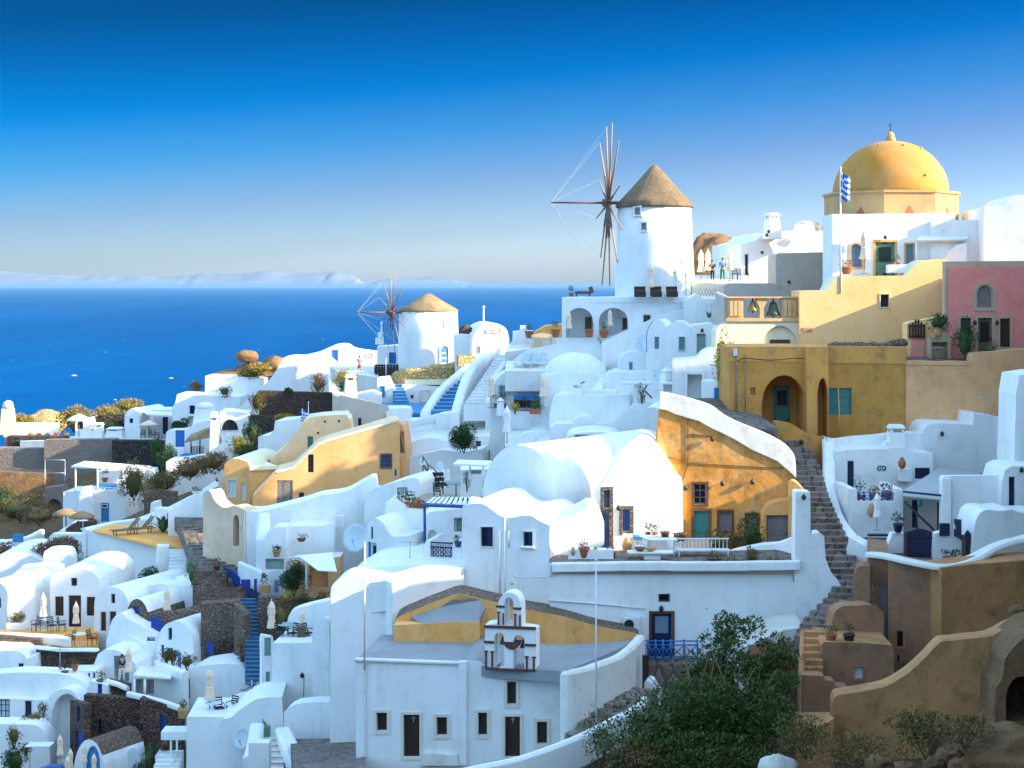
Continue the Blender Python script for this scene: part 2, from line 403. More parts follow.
def fill(th, fr, o, base=0.0):
    """door or window leaf standing in its opening; base = depth of the surface it sits in"""
    poly = holepoly(fr, o); r = base+o.get('rec', .18)
    ss = [p[0] for p in poly]; zz = [p[1] for p in poly]; s0, s1, z0, z1 = min(ss), max(ss), min(zz), max(zz)
    w, h = s1-s0, z1-z0
    pin = grow(poly, -.004)
    if o['k'] == 'door':
        m = MB(); plate(m, fr, pin, r-.06, r-.005)
        nb = o.get('leaves', 1)
        for i in range(nb):                        # stiles and rails of each leaf
            a, b = s0+.01+w*i/nb, s0-.01+w*(i+1)/nb
            e = min(.1, (b-a)*.2)
            zt = z1-.02-(o.get('arch', 0)*h*.9)
            for (q0, q1, y0, y1) in ((a, a+e, z0+.01, zt), (b-e, b, z0+.01, zt), (a, b, z0+.01, z0+.2), (a, b, zt-.12, zt), (a, b, z0+h*.42, z0+h*.42+.1)):
                plate(m, fr, [(q1, y0), (q0, y0), (q0, y1), (q1, y1)], r-.085, r-.058)
        d = th.part('door', m, o['mat'])
        if o.get('pane'):
            f0, f1 = o['pane']; m = MB()
            plate(m, fr, [(s1-w*.18, z0+h*f0), (s0+w*.18, z0+h*f0), (s0+w*.18, z0+h*f1), (s1-w*.18, z0+h*f1)], r-.095, r-.086)
            th.part('pane', m, o.get('pmat', 'glass_dark'), d)
        if w*F/fr.Y0 > 9:
            m = MB(); c = fr.w(s0+w*.86, z0+h*.46, r-.11); m.ell(c, (.035, .035, .035), 8, 5); th.part('handle', m, 'black_iron', d)
        par = d
    else:
        m = MB(); plate(m, fr, pin, r-.03, r-.005)
        wd = th.part('window', m, o.get('pmat', 'glass_dark')); par = wd
        m = MB(); e = min(.07, w*.14); ring(m, fr, grow(poly, -e), pin, r-.09, r-.028)
        nx, ny = o.get('bars', (2, 2)); bw = .035
        for i in range(1, nx):
            x = s0+w*i/nx; plate(m, fr, [(x+bw/2, z0+e*.5), (x-bw/2, z0+e*.5), (x-bw/2, z1-e*.5), (x+bw/2, z1-e*.5)], r-.08, r-.032)
        for i in range(1, ny):
            z = z0+h*i/ny; plate(m, fr, [(s1-e*.5, z-bw/2), (s0+e*.5, z-bw/2), (s0+e*.5, z+bw/2), (s1-e*.5, z+bw/2)], r-.07, r-.034)
        th.part('frame', m, o['mat'], wd)
        sh = o.get('shut')
        if sh:
            for sd in ((0, 1) if sh == 2 else (0,) if sh == -1 else (1,)):
                a, b = (s0+.01, s0+w*.46) if sd == 0 else (s1-w*.46, s1-.01); m = MB()
                plate(m, fr, [(b, z0+.02), (a, z0+.02), (a, z1-.02), (b, z1-.02)], r-.15, r-.11)
                for q in range(9):
                    zz_ = z0+.08+(h-.16)*q/9; plate(m, fr, [(b-.04, zz_), (a+.04, zz_), (a+.04, zz_+h*.05), (b-.04, zz_+h*.05)], r-.165, r-.148)
                th.part('shutter', m, o['mat'], wd)
    if o.get('fw'):
        m = MB(); ring(m, fr, grow(poly, .004), grow(poly, o['fw']), base-.05, base+.02); th.part('surround', m, o.get('fm', 'white_old'), par)
    if o.get('sill'):
        m = MB(); plate(m, fr, [(s1+.12, z0-.10), (s0-.12, z0-.10), (s0-.12, z0-.012), (s1+.12, z0-.012)], base-.14, base+.01); th.part('sill', m, o.get('fm', 'white_old'), par)
    return par
def shell(fr, outl, holes, depth, jit=.03):
    """closed body: facade with openings, extruded back; returns (wall, roof) builders"""
    def dens(poly):
        out = []
        for i, a in enumerate(poly):
            b = poly[(i+1) % len(poly)]; L = math.hypot(a[0]-b[0], a[1]-b[1]); k = max(1, min(40, int(L/.9)))
            for q in range(k):
                t = q/k; s_, z_ = a[0]+(b[0]-a[0])*t, a[1]+(b[1]-a[1])*t
                if jit:
                    w = fr.w(s_, z_)*.9; s_ += jit*noise.noise(w); z_ += jit*noise.noise(w+V((9, 4, 2)))
                out.append((s_, z_))
        return out
    outl = dens(outl); allp = [outl]+[h for h, _ in holes]
    flat = [p for l in allp for p in l]
    tris = tessellate_polygon([[V((s, z, 0)) for s, z in l] for l in allp])
    bm = bmesh.new()
    fv = [bm.verts.new(fr.w(s, z)) for s, z in flat]; nO = len(outl)
    bv = [bm.verts.new(fr.w(s, z, depth)) for s, z in outl]
    side = []
    for t in tris:
        try: bm.faces.new([fv[i] for i in t])
        except ValueError: pass
    tr2 = tessellate_polygon([[V((s, z, 0)) for s, z in outl]])
    for t in tr2:
        try: bm.faces.new([bv[i] for i in t])
        except ValueError: pass
    for i in range(nO):
        j = (i+1) % nO
        f = bm.faces.new([fv[i], fv[j], bv[j], bv[i]]); side.append(f)
    o = nO
    for h, r in holes:
        n = len(h); hb = [bm.verts.new(fr.w(s, z, r)) for s, z in h]
        for i in range(n):
            j = (i+1) % n; bm.faces.new([fv[o+i], fv[o+j], hb[j], hb[i]])
        for t in tessellate_polygon([[V((s, z, 0)) for s, z in h]]): bm.faces.new([hb[i] for i in t])
        o += n
    bmesh.ops.recalc_face_normals(bm, faces=bm.faces); bm.normal_update(); bm.verts.index_update()
    wall, roof = MB(), MB(); vs = [v.co.copy() for v in bm.verts]
    sset = set(side)
    for mb, test in ((wall, False), (roof, True)):
        fs = [f for f in bm.faces if (f in sset and f.normal.z > .35) == test]
        used = {}; 
        for f in fs:
            for v in f.verts: used.setdefault(v.index, len(used))
        lst = [None]*len(used)
        for k, q in used.items(): lst[q] = vs[k]
        mb.add(lst, [tuple(used[v.index] for v in f.verts) for f in fs])
        if test: mb.sm = [True]*len(mb.sm)
    bm.free(); return wall, roof
def house(label, x0, Y0, yaw, top, bot, depth, mat='white', ops=(), name='house', cat='house', roof=None, group=None, drop=6.0, jit=.03, poly=False):
    fr = FR(x0, Y0, yaw); tp = [fr.sz(*q) for q in top]
    if poly: outl = tp
    else:
        if tp[-1][0] < tp[0][0]: tp = tp[::-1]
        zb = min(fr.sz(top[0][0], bot)[1], fr.sz(top[-1][0], bot)[1])-drop
        outl = [(tp[0][0], zb)]+tp+[(tp[-1][0], zb)]
    c = [p[0] for p in outl]; mid = (min(c)+max(c))/2
    base = fr.w(mid, min(p[1] for p in outl), depth/2)
    th = T(name, label, cat, base, group); th.fr = fr
    holes = []
    for o in ops:
        if not o.get('flat') and not o.get('inner'):
            holes.append((holepoly(fr, o), o.get('rec', .18) if o['k'] != 'hollow' else o.get('rec', 1.5)))
    wall, rf = shell(fr, outl, holes, depth, jit)
    th.wall = th.part('wall', wall, mat, recalc=False); th.roof = th.part('roof', rf, roof or mat, recalc=False)
    for o in ops:
        if o['k'] == 'hollow': continue
        if o.get('inner'): fill(th, fr.deep(o['inner']), dict(o, rec=0.0))
        elif o.get('flat'): fill(th, fr, dict(o, rec=0.0))
        else: fill(th, fr, o)
    return th
def wallmesh(pts, t, h, rnd_=.12, sm=True, jit=.025):
    """thick wall along a curve; pts are world tops, h = height below the top (number or list)"""
    hs = h if hasattr(h, '__len__') else [h]*len(pts)
    q = [(p[0], p[1], p[2], k) for p, k in zip(pts, hs)]
    if sm and len(q) > 2: q = cr(q, 6)
    else:
        o = []
        for a, b in zip(q, q[1:]):
            L = math.dist(a[:3], b[:3]); k = max(1, int(L/.8))
            o += [tuple(a[i]+(b[i]-a[i])*j/k for i in range(4)) for j in range(k)]
        q = o+[q[-1]]
    m = MB(); vs = []; n = len(q)
    for i, p in enumerate(q):
        a, b = q[max(i-1, 0)], q[min(i+1, n-1)]; d = V((b[0]-a[0], b[1]-a[1], 0))
        if d.length < 1e-5: d = V((1, 0, 0))
        d.normalize(); u = V((-d.y, d.x, 0)); z = p[2]+jit*noise.noise(V(p[:3])*.9)
        r_ = min(rnd_, t*.3)
        for (e, k) in ((-t/2, -p[3]), (-t/2, -r_), (-t/2+r_, 0), (t/2-r_, 0), (t/2, -r_), (t/2, -p[3])):
            vs.append((p[0]+u.x*e, p[1]+u.y*e, z+k))
    fs = []
    for i in range(n-1):
        for k in range(6):
            k2 = (k+1) % 6; fs.append((i*6+k, i*6+k2, i*6+6+k2, i*6+6+k))
    fs += [tuple(range(5, -1, -1)), tuple((n-1)*6+k for k in range(6))]
    return m.add(vs, fs)
def wall(label, pts, t=.35, h=1.2, mat='white', name='parapet_wall', cat='wall', sm=True, group=None):
    hs = [p[3] if len(p) > 3 else h for p in pts]
    m = wallmesh([P(*p[:3]) for p in pts], t, hs, sm=sm)
    return single(name, m, mat, label, cat, group)
def floor(pts, mat='flagstone', th=1.5, name='terrace', world=False):
    w = [V(p) if world else P(*p) for p in pts]; n = len(w); m = MB()
    tr = tessellate_polygon([w]); lo = [V((p.x, p.y, p.z-th)) for p in w]
    m.add(w+lo, [tuple(t) for t in tr]+[tuple(n+i for i in t[::-1]) for t in tr]+[(i, (i+1) % n, n+(i+1) % n, n+i) for i in range(n)])
    return struct(name, m, mat)
def stairs(label, bl, br, tl, tr, n, mat='flagstone', name='staircase', nose=None, under=1.2):
    """flight of n steps between bottom edge bl-br and top edge tl-tr (world points)"""
    bl, br, tl, tr = map(V, (bl, br, tl, tr)); m = MB(); e = MB(); a, b = V((0, 0, 0)), V((0, 0, 0))
    for i in range(n):
        t0, t1 = i/n, (i+1)/n+.002
        a, b, c, d = bl.lerp(tl, t0), br.lerp(tr, t0), br.lerp(tr, t1), bl.lerp(tl, t1)
        z = (bl.z+br.z)/2+((tl.z+tr.z)/2-(bl.z+br.z)/2)*(i+1)/n
        lo = z-under-abs(tl.z-bl.z)/n
        q = [V((p.x, p.y, lo)) for p in (a, b, c, d)]; k = [V((p.x, p.y, z)) for p in (a, b, c, d)]
        m.hexa(q, k)
        if nose:
            f = (a-d); f.z = 0; f = f.normalized()*.03
            hq = [a+f, b+f, b-f*3, a-f*3]
            e.hexa([V((p.x, p.y, z+.003)) for p in hq], [V((p.x, p.y, z+.03)) for p in hq])
    base = (bl+br)/2; th = T(name, label, 'stairs', base)
    th.part('steps', m, mat)
    if nose: th.part('nosing', e, nose)
    return th
def stairpath(label, pts, width, n, mat, name='staircase', under=1.0):
    """winding flight along a curve of world points, lowest first"""
    q = cr(pts, 12); L = [0]
    for a, b in zip(q, q[1:]): L.append(L[-1]+math.hypot(b[0]-a[0], b[1]-a[1]))
    def at(s):
        for i in range(len(q)-1):
            if L[i+1] >= s or i == len(q)-2:
                t = (s-L[i])/max(1e-6, L[i+1]-L[i]); return V(q[i]).lerp(V(q[i+1]), min(max(t, 0), 1)), i
    m = MB(); tot = L[-1]
    for k in range(n):
        a, i = at(tot*k/n); b, j = at(tot*(k+1)/n)
        d = (b-a); d.z = 0; d.normalize(); u = V((-d.y, d.x, 0))*width/2; z = b.z
        ov = d*.03
        c = [a+u-ov, a-u-ov, b-u+ov, b+u+ov]
        m.hexa([V((p.x, p.y, z-under)) for p in c], [V((p.x, p.y, z+rnd(-.02, .02))) for p in c])
    return single(name, m, mat, label, 'stairs')
# ------------------------------------------------------------------ camera, sky, sun
cam = bpy.data.cameras.new('camera'); co = bpy.data.objects.new('camera', cam); COL.objects.link(co); S.camera = co
co.location = (0, 0, 0); co.rotation_euler = (R(90), 0, 0)
cam.sensor_width = 36; cam.lens = F/1024*36; cam.shift_x = 0; cam.shift_y = -(384-HY)/1024
cam.clip_start = .5; cam.clip_end = 200000
SUN_AZ, SUN_EL = 105.0, 22.0                 # clockwise from +Y (the view direction)
wd = bpy.data.worlds.new('World'); S.world = wd; wd.use_nodes = True
n = wd.node_tree; n.nodes.clear()
wo = n.nodes.new('ShaderNodeOutputWorld'); bg = n.nodes.new('ShaderNodeBackground')
sky = n.nodes.new('ShaderNodeTexSky'); sky.sky_type = 'NISHITA'; sky.sun_disc = False
sky.sun_elevation = R(SUN_EL); sky.sun_rotation = R(SUN_AZ); sky.altitude = 100; sky.air_density = 1.0; sky.dust_density = .6; sky.ozone_density = 2.0
tc = n.nodes.new('ShaderNodeTexCoord'); sp = n.nodes.new('ShaderNodeSeparateXYZ'); n.links.new(tc.outputs['Generated'], sp.inputs[0])
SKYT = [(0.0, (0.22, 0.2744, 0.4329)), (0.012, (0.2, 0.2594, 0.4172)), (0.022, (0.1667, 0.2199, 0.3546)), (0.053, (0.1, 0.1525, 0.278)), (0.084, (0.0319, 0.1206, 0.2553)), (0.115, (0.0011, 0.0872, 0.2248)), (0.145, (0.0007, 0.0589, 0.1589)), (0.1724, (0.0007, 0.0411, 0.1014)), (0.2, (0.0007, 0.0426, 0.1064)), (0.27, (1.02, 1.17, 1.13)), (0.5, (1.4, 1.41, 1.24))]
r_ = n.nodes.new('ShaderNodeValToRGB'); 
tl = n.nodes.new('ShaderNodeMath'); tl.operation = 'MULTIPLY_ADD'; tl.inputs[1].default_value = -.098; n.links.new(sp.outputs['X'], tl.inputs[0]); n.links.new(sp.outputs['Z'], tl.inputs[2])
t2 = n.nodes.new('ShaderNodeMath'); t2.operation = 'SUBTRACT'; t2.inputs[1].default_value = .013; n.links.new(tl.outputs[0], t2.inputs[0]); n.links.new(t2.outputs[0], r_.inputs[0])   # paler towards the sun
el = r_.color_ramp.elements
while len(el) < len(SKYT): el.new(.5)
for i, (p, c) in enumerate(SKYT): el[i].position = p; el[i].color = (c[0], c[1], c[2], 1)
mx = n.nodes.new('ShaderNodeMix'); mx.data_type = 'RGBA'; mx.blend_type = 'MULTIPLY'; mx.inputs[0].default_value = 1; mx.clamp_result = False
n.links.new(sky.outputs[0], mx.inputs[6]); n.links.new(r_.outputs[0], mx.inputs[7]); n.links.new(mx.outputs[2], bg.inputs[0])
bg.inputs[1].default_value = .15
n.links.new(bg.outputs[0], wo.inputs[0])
sl = bpy.data.lights.new('sun', 'SUN'); sl.energy = 2.9; sl.angle = R(.53); sl.color = (1, .86, .62)
so = bpy.data.objects.new('sun', sl); COL.objects.link(so)
az, ele = R(SUN_AZ), R(SUN_EL); SD = V((math.sin(az)*math.cos(ele), math.cos(az)*math.cos(ele), math.sin(ele)))
so.rotation_euler = SD.to_track_quat('Z', 'Y').to_euler(); so.location = (60, 0, 60)
S.view_settings.view_transform = 'Standard'; S.view_settings.look = 'None'; S.view_settings.exposure = 2.1; S.view_settings.gamma = 1
S.cycles.max_bounces = 6; S.cycles.diffuse_bounces = 4; S.cycles.volume_bounces = 0

# ------------------------------------------------------------------ sea, far islands, terrain
m = MB(); NR = 96; rs = [30, 250, 700, 2000, 6000, 15000, 40000, 76000]; vs = []
for r in rs:
    for i in range(NR): a = 2*math.pi*i/NR; vs.append((r*math.cos(a), r*math.sin(a), SEA))
fs = [(j*NR+i, j*NR+(i+1) % NR, (j+1)*NR+(i+1) % NR, (j+1)*NR+i) for j in range(len(rs)-1) for i in range(NR)]
m.add(vs, fs); struct('sea', m, 'sea')
def ridge(pts, Y, name):
    """far island: skyline points (px,py), real depth and slopes"""
    m = MB(); pts = cr(pts, 6); vs = []; k = len(pts)
    for row, (dy, hh) in enumerate(((-3600, 0), (-2200, .35), (-800, .75), (0, 1), (1800, .6), (4400, 0))):
        for i, (x, y) in enumerate(pts):
            z = (HY-y)/F*Y-SEA; z = max(z, 5)*hh
            w = 1+.25*noise.fractal(V((i*.45, row*.9, Y*.01)), 1, 2, 4) if 0 < hh < 1 else 1
            vs.append(((x-CX)/F*Y, Y+dy+500*noise.noise(V((i*.4, row, 3))), SEA-2+z*w))
    fs = [(r*k+i, r*k+i+1, (r+1)*k+i+1, (r+1)*k+i) for r in range(5) for i in range(k-1)]
    m.add(vs, fs); m.sm = [True]*len(m.f); struct(name, m, 'far_land')
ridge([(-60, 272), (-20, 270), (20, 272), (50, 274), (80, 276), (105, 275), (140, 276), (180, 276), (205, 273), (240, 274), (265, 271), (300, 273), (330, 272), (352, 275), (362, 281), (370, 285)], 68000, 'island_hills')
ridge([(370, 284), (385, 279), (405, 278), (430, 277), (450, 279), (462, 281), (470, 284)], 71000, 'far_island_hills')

CP = [(0,768,88),(100,768,88),(200,768,85),(300,775,77),(0,705,98),(150,705,98),(250,700,92),(0,640,106),(150,650,106),(300,650,92),(0,572,122),(100,575,124),(200,590,114),(300,600,104),(400,650,84),
 (0,520,162),(100,522,155),(190,530,134),(0,478,176),(150,470,172),(230,480,146),(60,445,184),(160,442,180),(250,415,170),(350,410,150),(300,480,122),(350,378,164),(430,385,158),(270,385,183),(330,365,176),(430,425,136),(480,420,130),(500,372,142),(560,355,139),(620,310,129),(700,306,124),
 (460,490,110),(540,410,120),(620,410,112),(640,455,101),(700,405,105),(760,450,96),(560,520,90),(700,565,82),(460,590,86),(830,590,78),(830,450,93),(900,440,94),(960,560,82),(920,570,78),(1010,430,96),(820,356,101),(940,358,99),(870,285,108),(1000,280,107),(780,298,114),
 (360,765,70),(500,775,66.5),(640,720,72),(700,750,62),(830,735,61),(980,790,48),(600,775,61),(900,710,64),(800,690,69),(1020,700,58)]
CW = [(-62,170,-26),(-60,140,-34),(-70,110,-48),(-60,90,-46),(-50,70,-50),(-40,60,-42),(-30,50,-34),(-22,62,-30),(-60,215,-34),(-30,215,-30),(0,200,-22),(30,190,-8),(60,180,-5),(60,140,-2),(45,120,0),(-90,260,-100),(-40,270,-100),(0,260,-80),(40,250,-40),(-110,180,-100),(-120,120,-105),
 (0,0,-2),(4,12,-5),(0,30,-13),(0,45,-18.5),(14,44,-16),(-15,45,-22),(8,55,-20),(-12,58,-25),(-30,20,-30),(-60,30,-80),(14,10,-2),(25,0,0),(28,30,0),(32,55,-4),(36,75,-4),(40,95,-5),(0,-40,-2),(-60,-30,-90),(50,-30,2),(-100,60,-106),(80,60,-2),(80,120,-6),(80,-20,-4),(90,200,-20),(100,260,-60)]
cp = [P(*q) for q in CP]; cpts = np.array([(p.x, p.y, p.z-(1.2 if (q[0] > 560 and q[1] > 700) or q[0] < 250 and q[1] < 530 else 4.0 if 380 < q[0] < 700 else 2.8)) for p, q in zip(cp, CP)]+[(x, y, z) for x, y, z in CW])
gx = np.arange(-130, 118, 2.0); gy = np.arange(-60, 301, 2.0)
XX, YY = np.meshgrid(gx, gy)
d2 = (XX[..., None]-cpts[:, 0])**2+(YY[..., None]-cpts[:, 1])**2+.6
ww = d2**-1.7; ZZ = (ww*cpts[:, 2]).sum(-1)/ww.sum(-1)
def ground(x, y):
    d = (cpts[:, 0]-x)**2+(cpts[:, 1]-y)**2+.6; w_ = d**-1.7; return float((w_*cpts[:, 2]).sum()/w_.sum())
edge = np.minimum(np.minimum(XX+130, 116-XX), np.minimum(YY+60, 300-YY))      # runs down into the sea round its rim
ZZ = np.where(edge < 24, ZZ+(SEA-4-ZZ)*(1-np.clip(edge, 0, 24)/24)**1.3, ZZ)
m = MB(); k = len(gx)
for j in range(len(gy)):
    for i in range(k):
        x, y = gx[i], gy[j]; m.v.append((float(x), float(y), float(ZZ[j, i])+.35*noise.fractal(V((x*.12, y*.12, 1)), 1, 2, 4)))
m.f = [(j*k+i, j*k+i+1, (j+1)*k+i+1, (j+1)*k+i) for j in range(len(gy)-1) for i in range(k-1)]; m.sm = [True]*len(m.f)
struct('hillside', m, 'hill_scrub', recalc=False)
# unseen castle rock beside the viewpoint: crest shaped to shade the lower village
def castle_rock():
    m = MB(); rows = []; 
    prof = HILL
    for j, (y, x0, z) in enumerate(prof):
        for i, (dx, k) in enumerate(((0, None), (.6, .5), (1.6, .93), (4, 1.0), (12, 1.0), (20, .8), (30, None))):
            g = ground(x0+dx, y)-3
            zz = g if k is None else g+(z-g)*k
            x = x0+dx+.5*noise.fractal(V((y*.35, i, 2)), 1, 2, 4); zz += .5*noise.fractal(V((y*.25, i*1.7, 5)), 1, 2, 4) if k else 0
            m.v.append((x, y, zz))
    for j in range(len(prof)-1):
        for i in range(6): m.f.append((j*7+i, j*7+i+1, j*7+8+i, j*7+7+i))
    m.sm = [False]*len(m.f); struct('castle_hill', m, 'cliff_rock')
HILL = [(y, x, z) for y, x, z in cr([(4, 8.0, 1.5), (20, 11.0, 3.0), (34, 13.5, 2.0), (48, 18.0, .5), (60, 22.5, 0), (68, 25, -.3), (72, 26.3, -1.8), (76, 27.3, -3.5), (79, 28.3, -3.2), (82, 29.5, .8), (86, 31.5, 5.5), (90, 34, 8.5), (94, 36, 8.8), (97, 37, 5.0), (98.5, 38, -3)], 6)]
castle_rock()
if HAZE:
    m = MB(); m.box((0, 0, (30+SEA-6)/2), (158000, 158000, 30-(SEA-6))); o = m.build('haze', 'white'); o['kind'] = 'stuff'
    hm = bpy.data.materials.new('haze_air'); hm.use_nodes = True; hn = hm.node_tree; hn.nodes.clear()
    a = hn.nodes.new('ShaderNodeOutputMaterial'); b = hn.nodes.new('ShaderNodeVolumePrincipled')
    b.inputs['Color'].default_value = (.20, .40, .62, 1); b.inputs['Density'].default_value = HAZE; b.inputs['Anisotropy'].default_value = 0.0
    hn.links.new(b.outputs[0], a.inputs['Volume']); o.data.materials.clear(); o.data.materials.append(hm)
# ------------------------------------------------------------------ plants and props
def leaves(m, c, rad, n, L, clumps=7, zlow=-.6, spread=.42):
    cs = []
    for i in range(clumps):
        while True:
            d = V((rnd(-1, 1), rnd(-1, 1), rnd(zlow, 1)))
            if d.length < 1: break
        cs.append((d*.72, rnd(.7, 1.25)*spread))
    for i in range(n):
        q, s = random.choice(cs); d = V((random.gauss(0, 1), random.gauss(0, 1), random.gauss(0, 1))).normalized()*s*rnd(.35, 1)**.5
        p = q+d
        if p.length > 1.12: p *= 1.1/p.length
        out = V((d.x, d.y, d.z+.25*s))
        w = V((c[0]+p.x*rad[0], c[1]+p.y*rad[1], c[2]+p.z*rad[2]))
        m.leaf(w, L*rnd(.7, 1.3), L*rnd(.35, .6), out+V((rnd(-.5, .5)*s, rnd(-.5, .5)*s, rnd(-.5, .5)*s)))
    return m
def bush(label, px, py, Y, w, h, mat='leaf_dark', n=500, L=.2, name='bush', cat='bush', group=None, d=None, clumps=7, core=True):
    """px,py = middle of the foot; w,h in metres"""
    p = P(px, py, Y); th = T(name, label, cat, p, group); m = MB()
    leaves(m, p+V((0, 0, h*.46)), (w/2, (d or w)/2, h*.6), int(n*3), L*.8, clumps+6, -.95)
    if w > .6 and core: m.ell(p+V((0, 0, h*.42)), (w*.24, (d or w)*.24, h*.32), 12, 8, .5, 2.6, seed=int(px+py))
    th.part('foliage', m, mat, recalc=False)
    m = MB()
    for i in range(5):
        a = rnd(0, 6.3); m.tube(p+V((0, 0, -.25)), p+V((math.cos(a)*w*.25, math.sin(a)*w*.25, h*rnd(.4, .7))), .035, .012, 5)
    th.part('stems', m, 'wood_brown'); return th
def agave(label, px, py, Y, h, n=16, name='agave_plant'):
    p = P(px, py, Y); m = MB()
    for i in range(n):
        a = i*2.4; t = rnd(.5, 1.1); r = h*.62*t; d = V((math.cos(a), math.sin(a), 0)); u = V((-d.y, d.x, 0))
        pts = [p+d*.04, p+d*r*.45+V((0, 0, h*.55*(1.4-t))), p+d*r+V((0, 0, h*(1.35-t)*.8))]
        w = h*.05
        m.add([pts[0]-u*w, pts[0]+u*w, pts[1]+u*w*1.2, pts[1]-u*w*1.2, pts[2]], [(0, 1, 2, 3), (3, 2, 4)])
    return single(name, m, 'leaf_agave', label, 'plant', recalc=False)
def potmb(h, r): 
    return MB().lathe([(r*.62, 0), (r*.8, h*.3), (r*.98, h*.78), (r*1.1, h*.84), (r*1.1, h), (r*.95, h), (r*.9, h*.86)], n=16)
def pot(label, px, py, Y, h=.45, r=.24, mat='terracotta', plant='leaf_green', pw=.5, ph=.5, n=70, group=None, name='flower_pot', cat='plant pot', L=.13, flower=None):
    p = P(px, py, Y); th = T(name, label, cat, p, group); m = potmb(h, r); m.v = [tuple(V(v)+p) for v in m.v]; th.part('pot', m, mat)
    if plant:
        m = leaves(MB(), p+V((0, 0, h+ph*.45)), (pw/2, pw/2, ph*.55), n, L, 4); th.part('plant', m, plant, recalc=False)
    if flower:
        m = leaves(MB(), p+V((0, 0, h+ph*.6)), (pw/2, pw/2, ph*.5), n//3, L*.8, 4); th.part('flowers', m, flower, recalc=False)
    return th
def jar(label, px, py, Y, h=.6, mat='ceramic_tan', name='clay_jar'):
    p = P(px, py, Y); r = h*.36
    m = MB().lathe([(r*.5, 0), (r*.85, h*.2), (r, h*.45), (r*.8, h*.72), (r*.45, h*.85), (r*.5, h), (r*.38, h), (r*.3, h*.85)], p, 16)
    return single(name, m, mat, label, 'jar')
def parasol_root():
    th = T('closed_parasol', 'closed parasol', 'parasol', (0, 0, 0))
    th.part('pole', MB().tube((0, 0, 0), (0, 0, 2.85), .03, n=8), 'wood_teak')
    th.part('base', MB().lathe([(.28, 0), (.28, .06), (.06, .09), (.05, .3)], n=14), 'metal_grey')
    w = lambda a, j: 1+(.16 if 0 < j < 8 else .05)*math.cos(6*a+j*.35)
    m = MB().lathe([(.29, .95), (.32, 1.0), (.26, 1.2), (.22, 1.5), (.18, 1.75), (.25, 2.0), (.22, 2.3), (.17, 2.55), (.07, 2.72), (.035, 2.8)], n=36, wob=w)
    th.part('canopy', m, 'canvas')
    m = MB().lathe([(.24, 2.28), (.26, 2.34), (.21, 2.5), (.12, 2.68), (.045, 2.8)], n=18); m.ell((0, 0, 2.86), (.045, .045, .07), 8, 6); th.part('finial_cap', m, 'canvas')
    th.part('tie_strap', MB().lathe([(.21, 1.66), (.22, 1.7), (.21, 1.74)], n=18), 'canvas_white')
    return th.o
PAR = [None]
def parasol(label, px, py, Y, top=None, mat=None, group='closed parasols on the terraces'):
    p = P(px, py, Y); sc = ((py-top)/F*Y)/2.93 if top is not None else 1
    if PAR[0] is None: PAR[0] = o = parasol_root(); o.location = p; o.scale = (sc,)*3; o.rotation_euler.z = rnd(0, 3); o['label'] = label; o['group'] = group
    else: o = dup(PAR[0], p, rnd(0, 3), label, group, sc)
    if mat:
        for c in o.children:
            if c.name.startswith(('canopy', 'finial')):
                c.data = c.data.copy(); c.data.materials[0] = MATS[mat]
    return o
def chair_root(name, mat, seat):
    th = T(name, 'chair', 'chair', (0, 0, 0))
    for x in (-.2, .2):
        for y in (-.2, .2): th.part('leg', MB().tube((x, y, 0), (x*.95, y*.95, .44), .02, n=6), mat)
    th.part('seat', MB().box((0, 0, .45), (.46, .46, .05)), seat)
    m = MB(); m.tube((-.21, .21, .45), (-.21, .30, .95), .02, n=6); m.tube((.21, .21, .45), (.21, .30, .95), .02, n=6)
    for k in range(4): m.box((0, .225+.022*k, .56+.12*k), (.42, .02, .07))
    th.part('backrest', m, mat)
    for x in (-.24, .24): th.part('armrest', MB().box((x, 0, .66), (.05, .44, .03)).tube((x, -.2, .45), (x, -.2, .66), .018, n=6), mat)
    return th.o
CH = {}
def chair(label, px, py, Y, rz=0, kind='wood_dark', group=None):
    p = P(px, py, Y)
    nm = {'wood_dark': 'wooden_chair', 'metal_white': 'plastic_chair', 'black_iron': 'iron_chair'}[kind]
    if kind not in CH: CH[kind] = o = chair_root(nm, kind, kind); o.location = p; o.rotation_euler.z = rz; o['label'] = label; 
    else: o = dup(CH[kind], p, rz, label)
    if group: o['group'] = group
    return o
TB = {}
def table(label, px, py, Y, rz=0, mat='metal_white', group=None, sc=1):
    p = P(px, py, Y)
    if mat not in TB:
        th = T('table', label, 'table', p); b = th.base
        th.part('top', MB().lathe([(.42, .71), (.44, .72), (.44, .745), (.42, .75)], b, 22), mat)
        th.part('leg', MB().tube(b, b+V((0, 0, .72)), .035), mat); th.part('foot', MB().lathe([(.25, 0), (.22, .03), (.05, .06)], b, 16), mat); o = TB[mat] = th.o
    else: o = dup(TB[mat], p, rz, label)
    o.scale = (sc,)*3
    if group: o['group'] = group
    return o
LG = {}
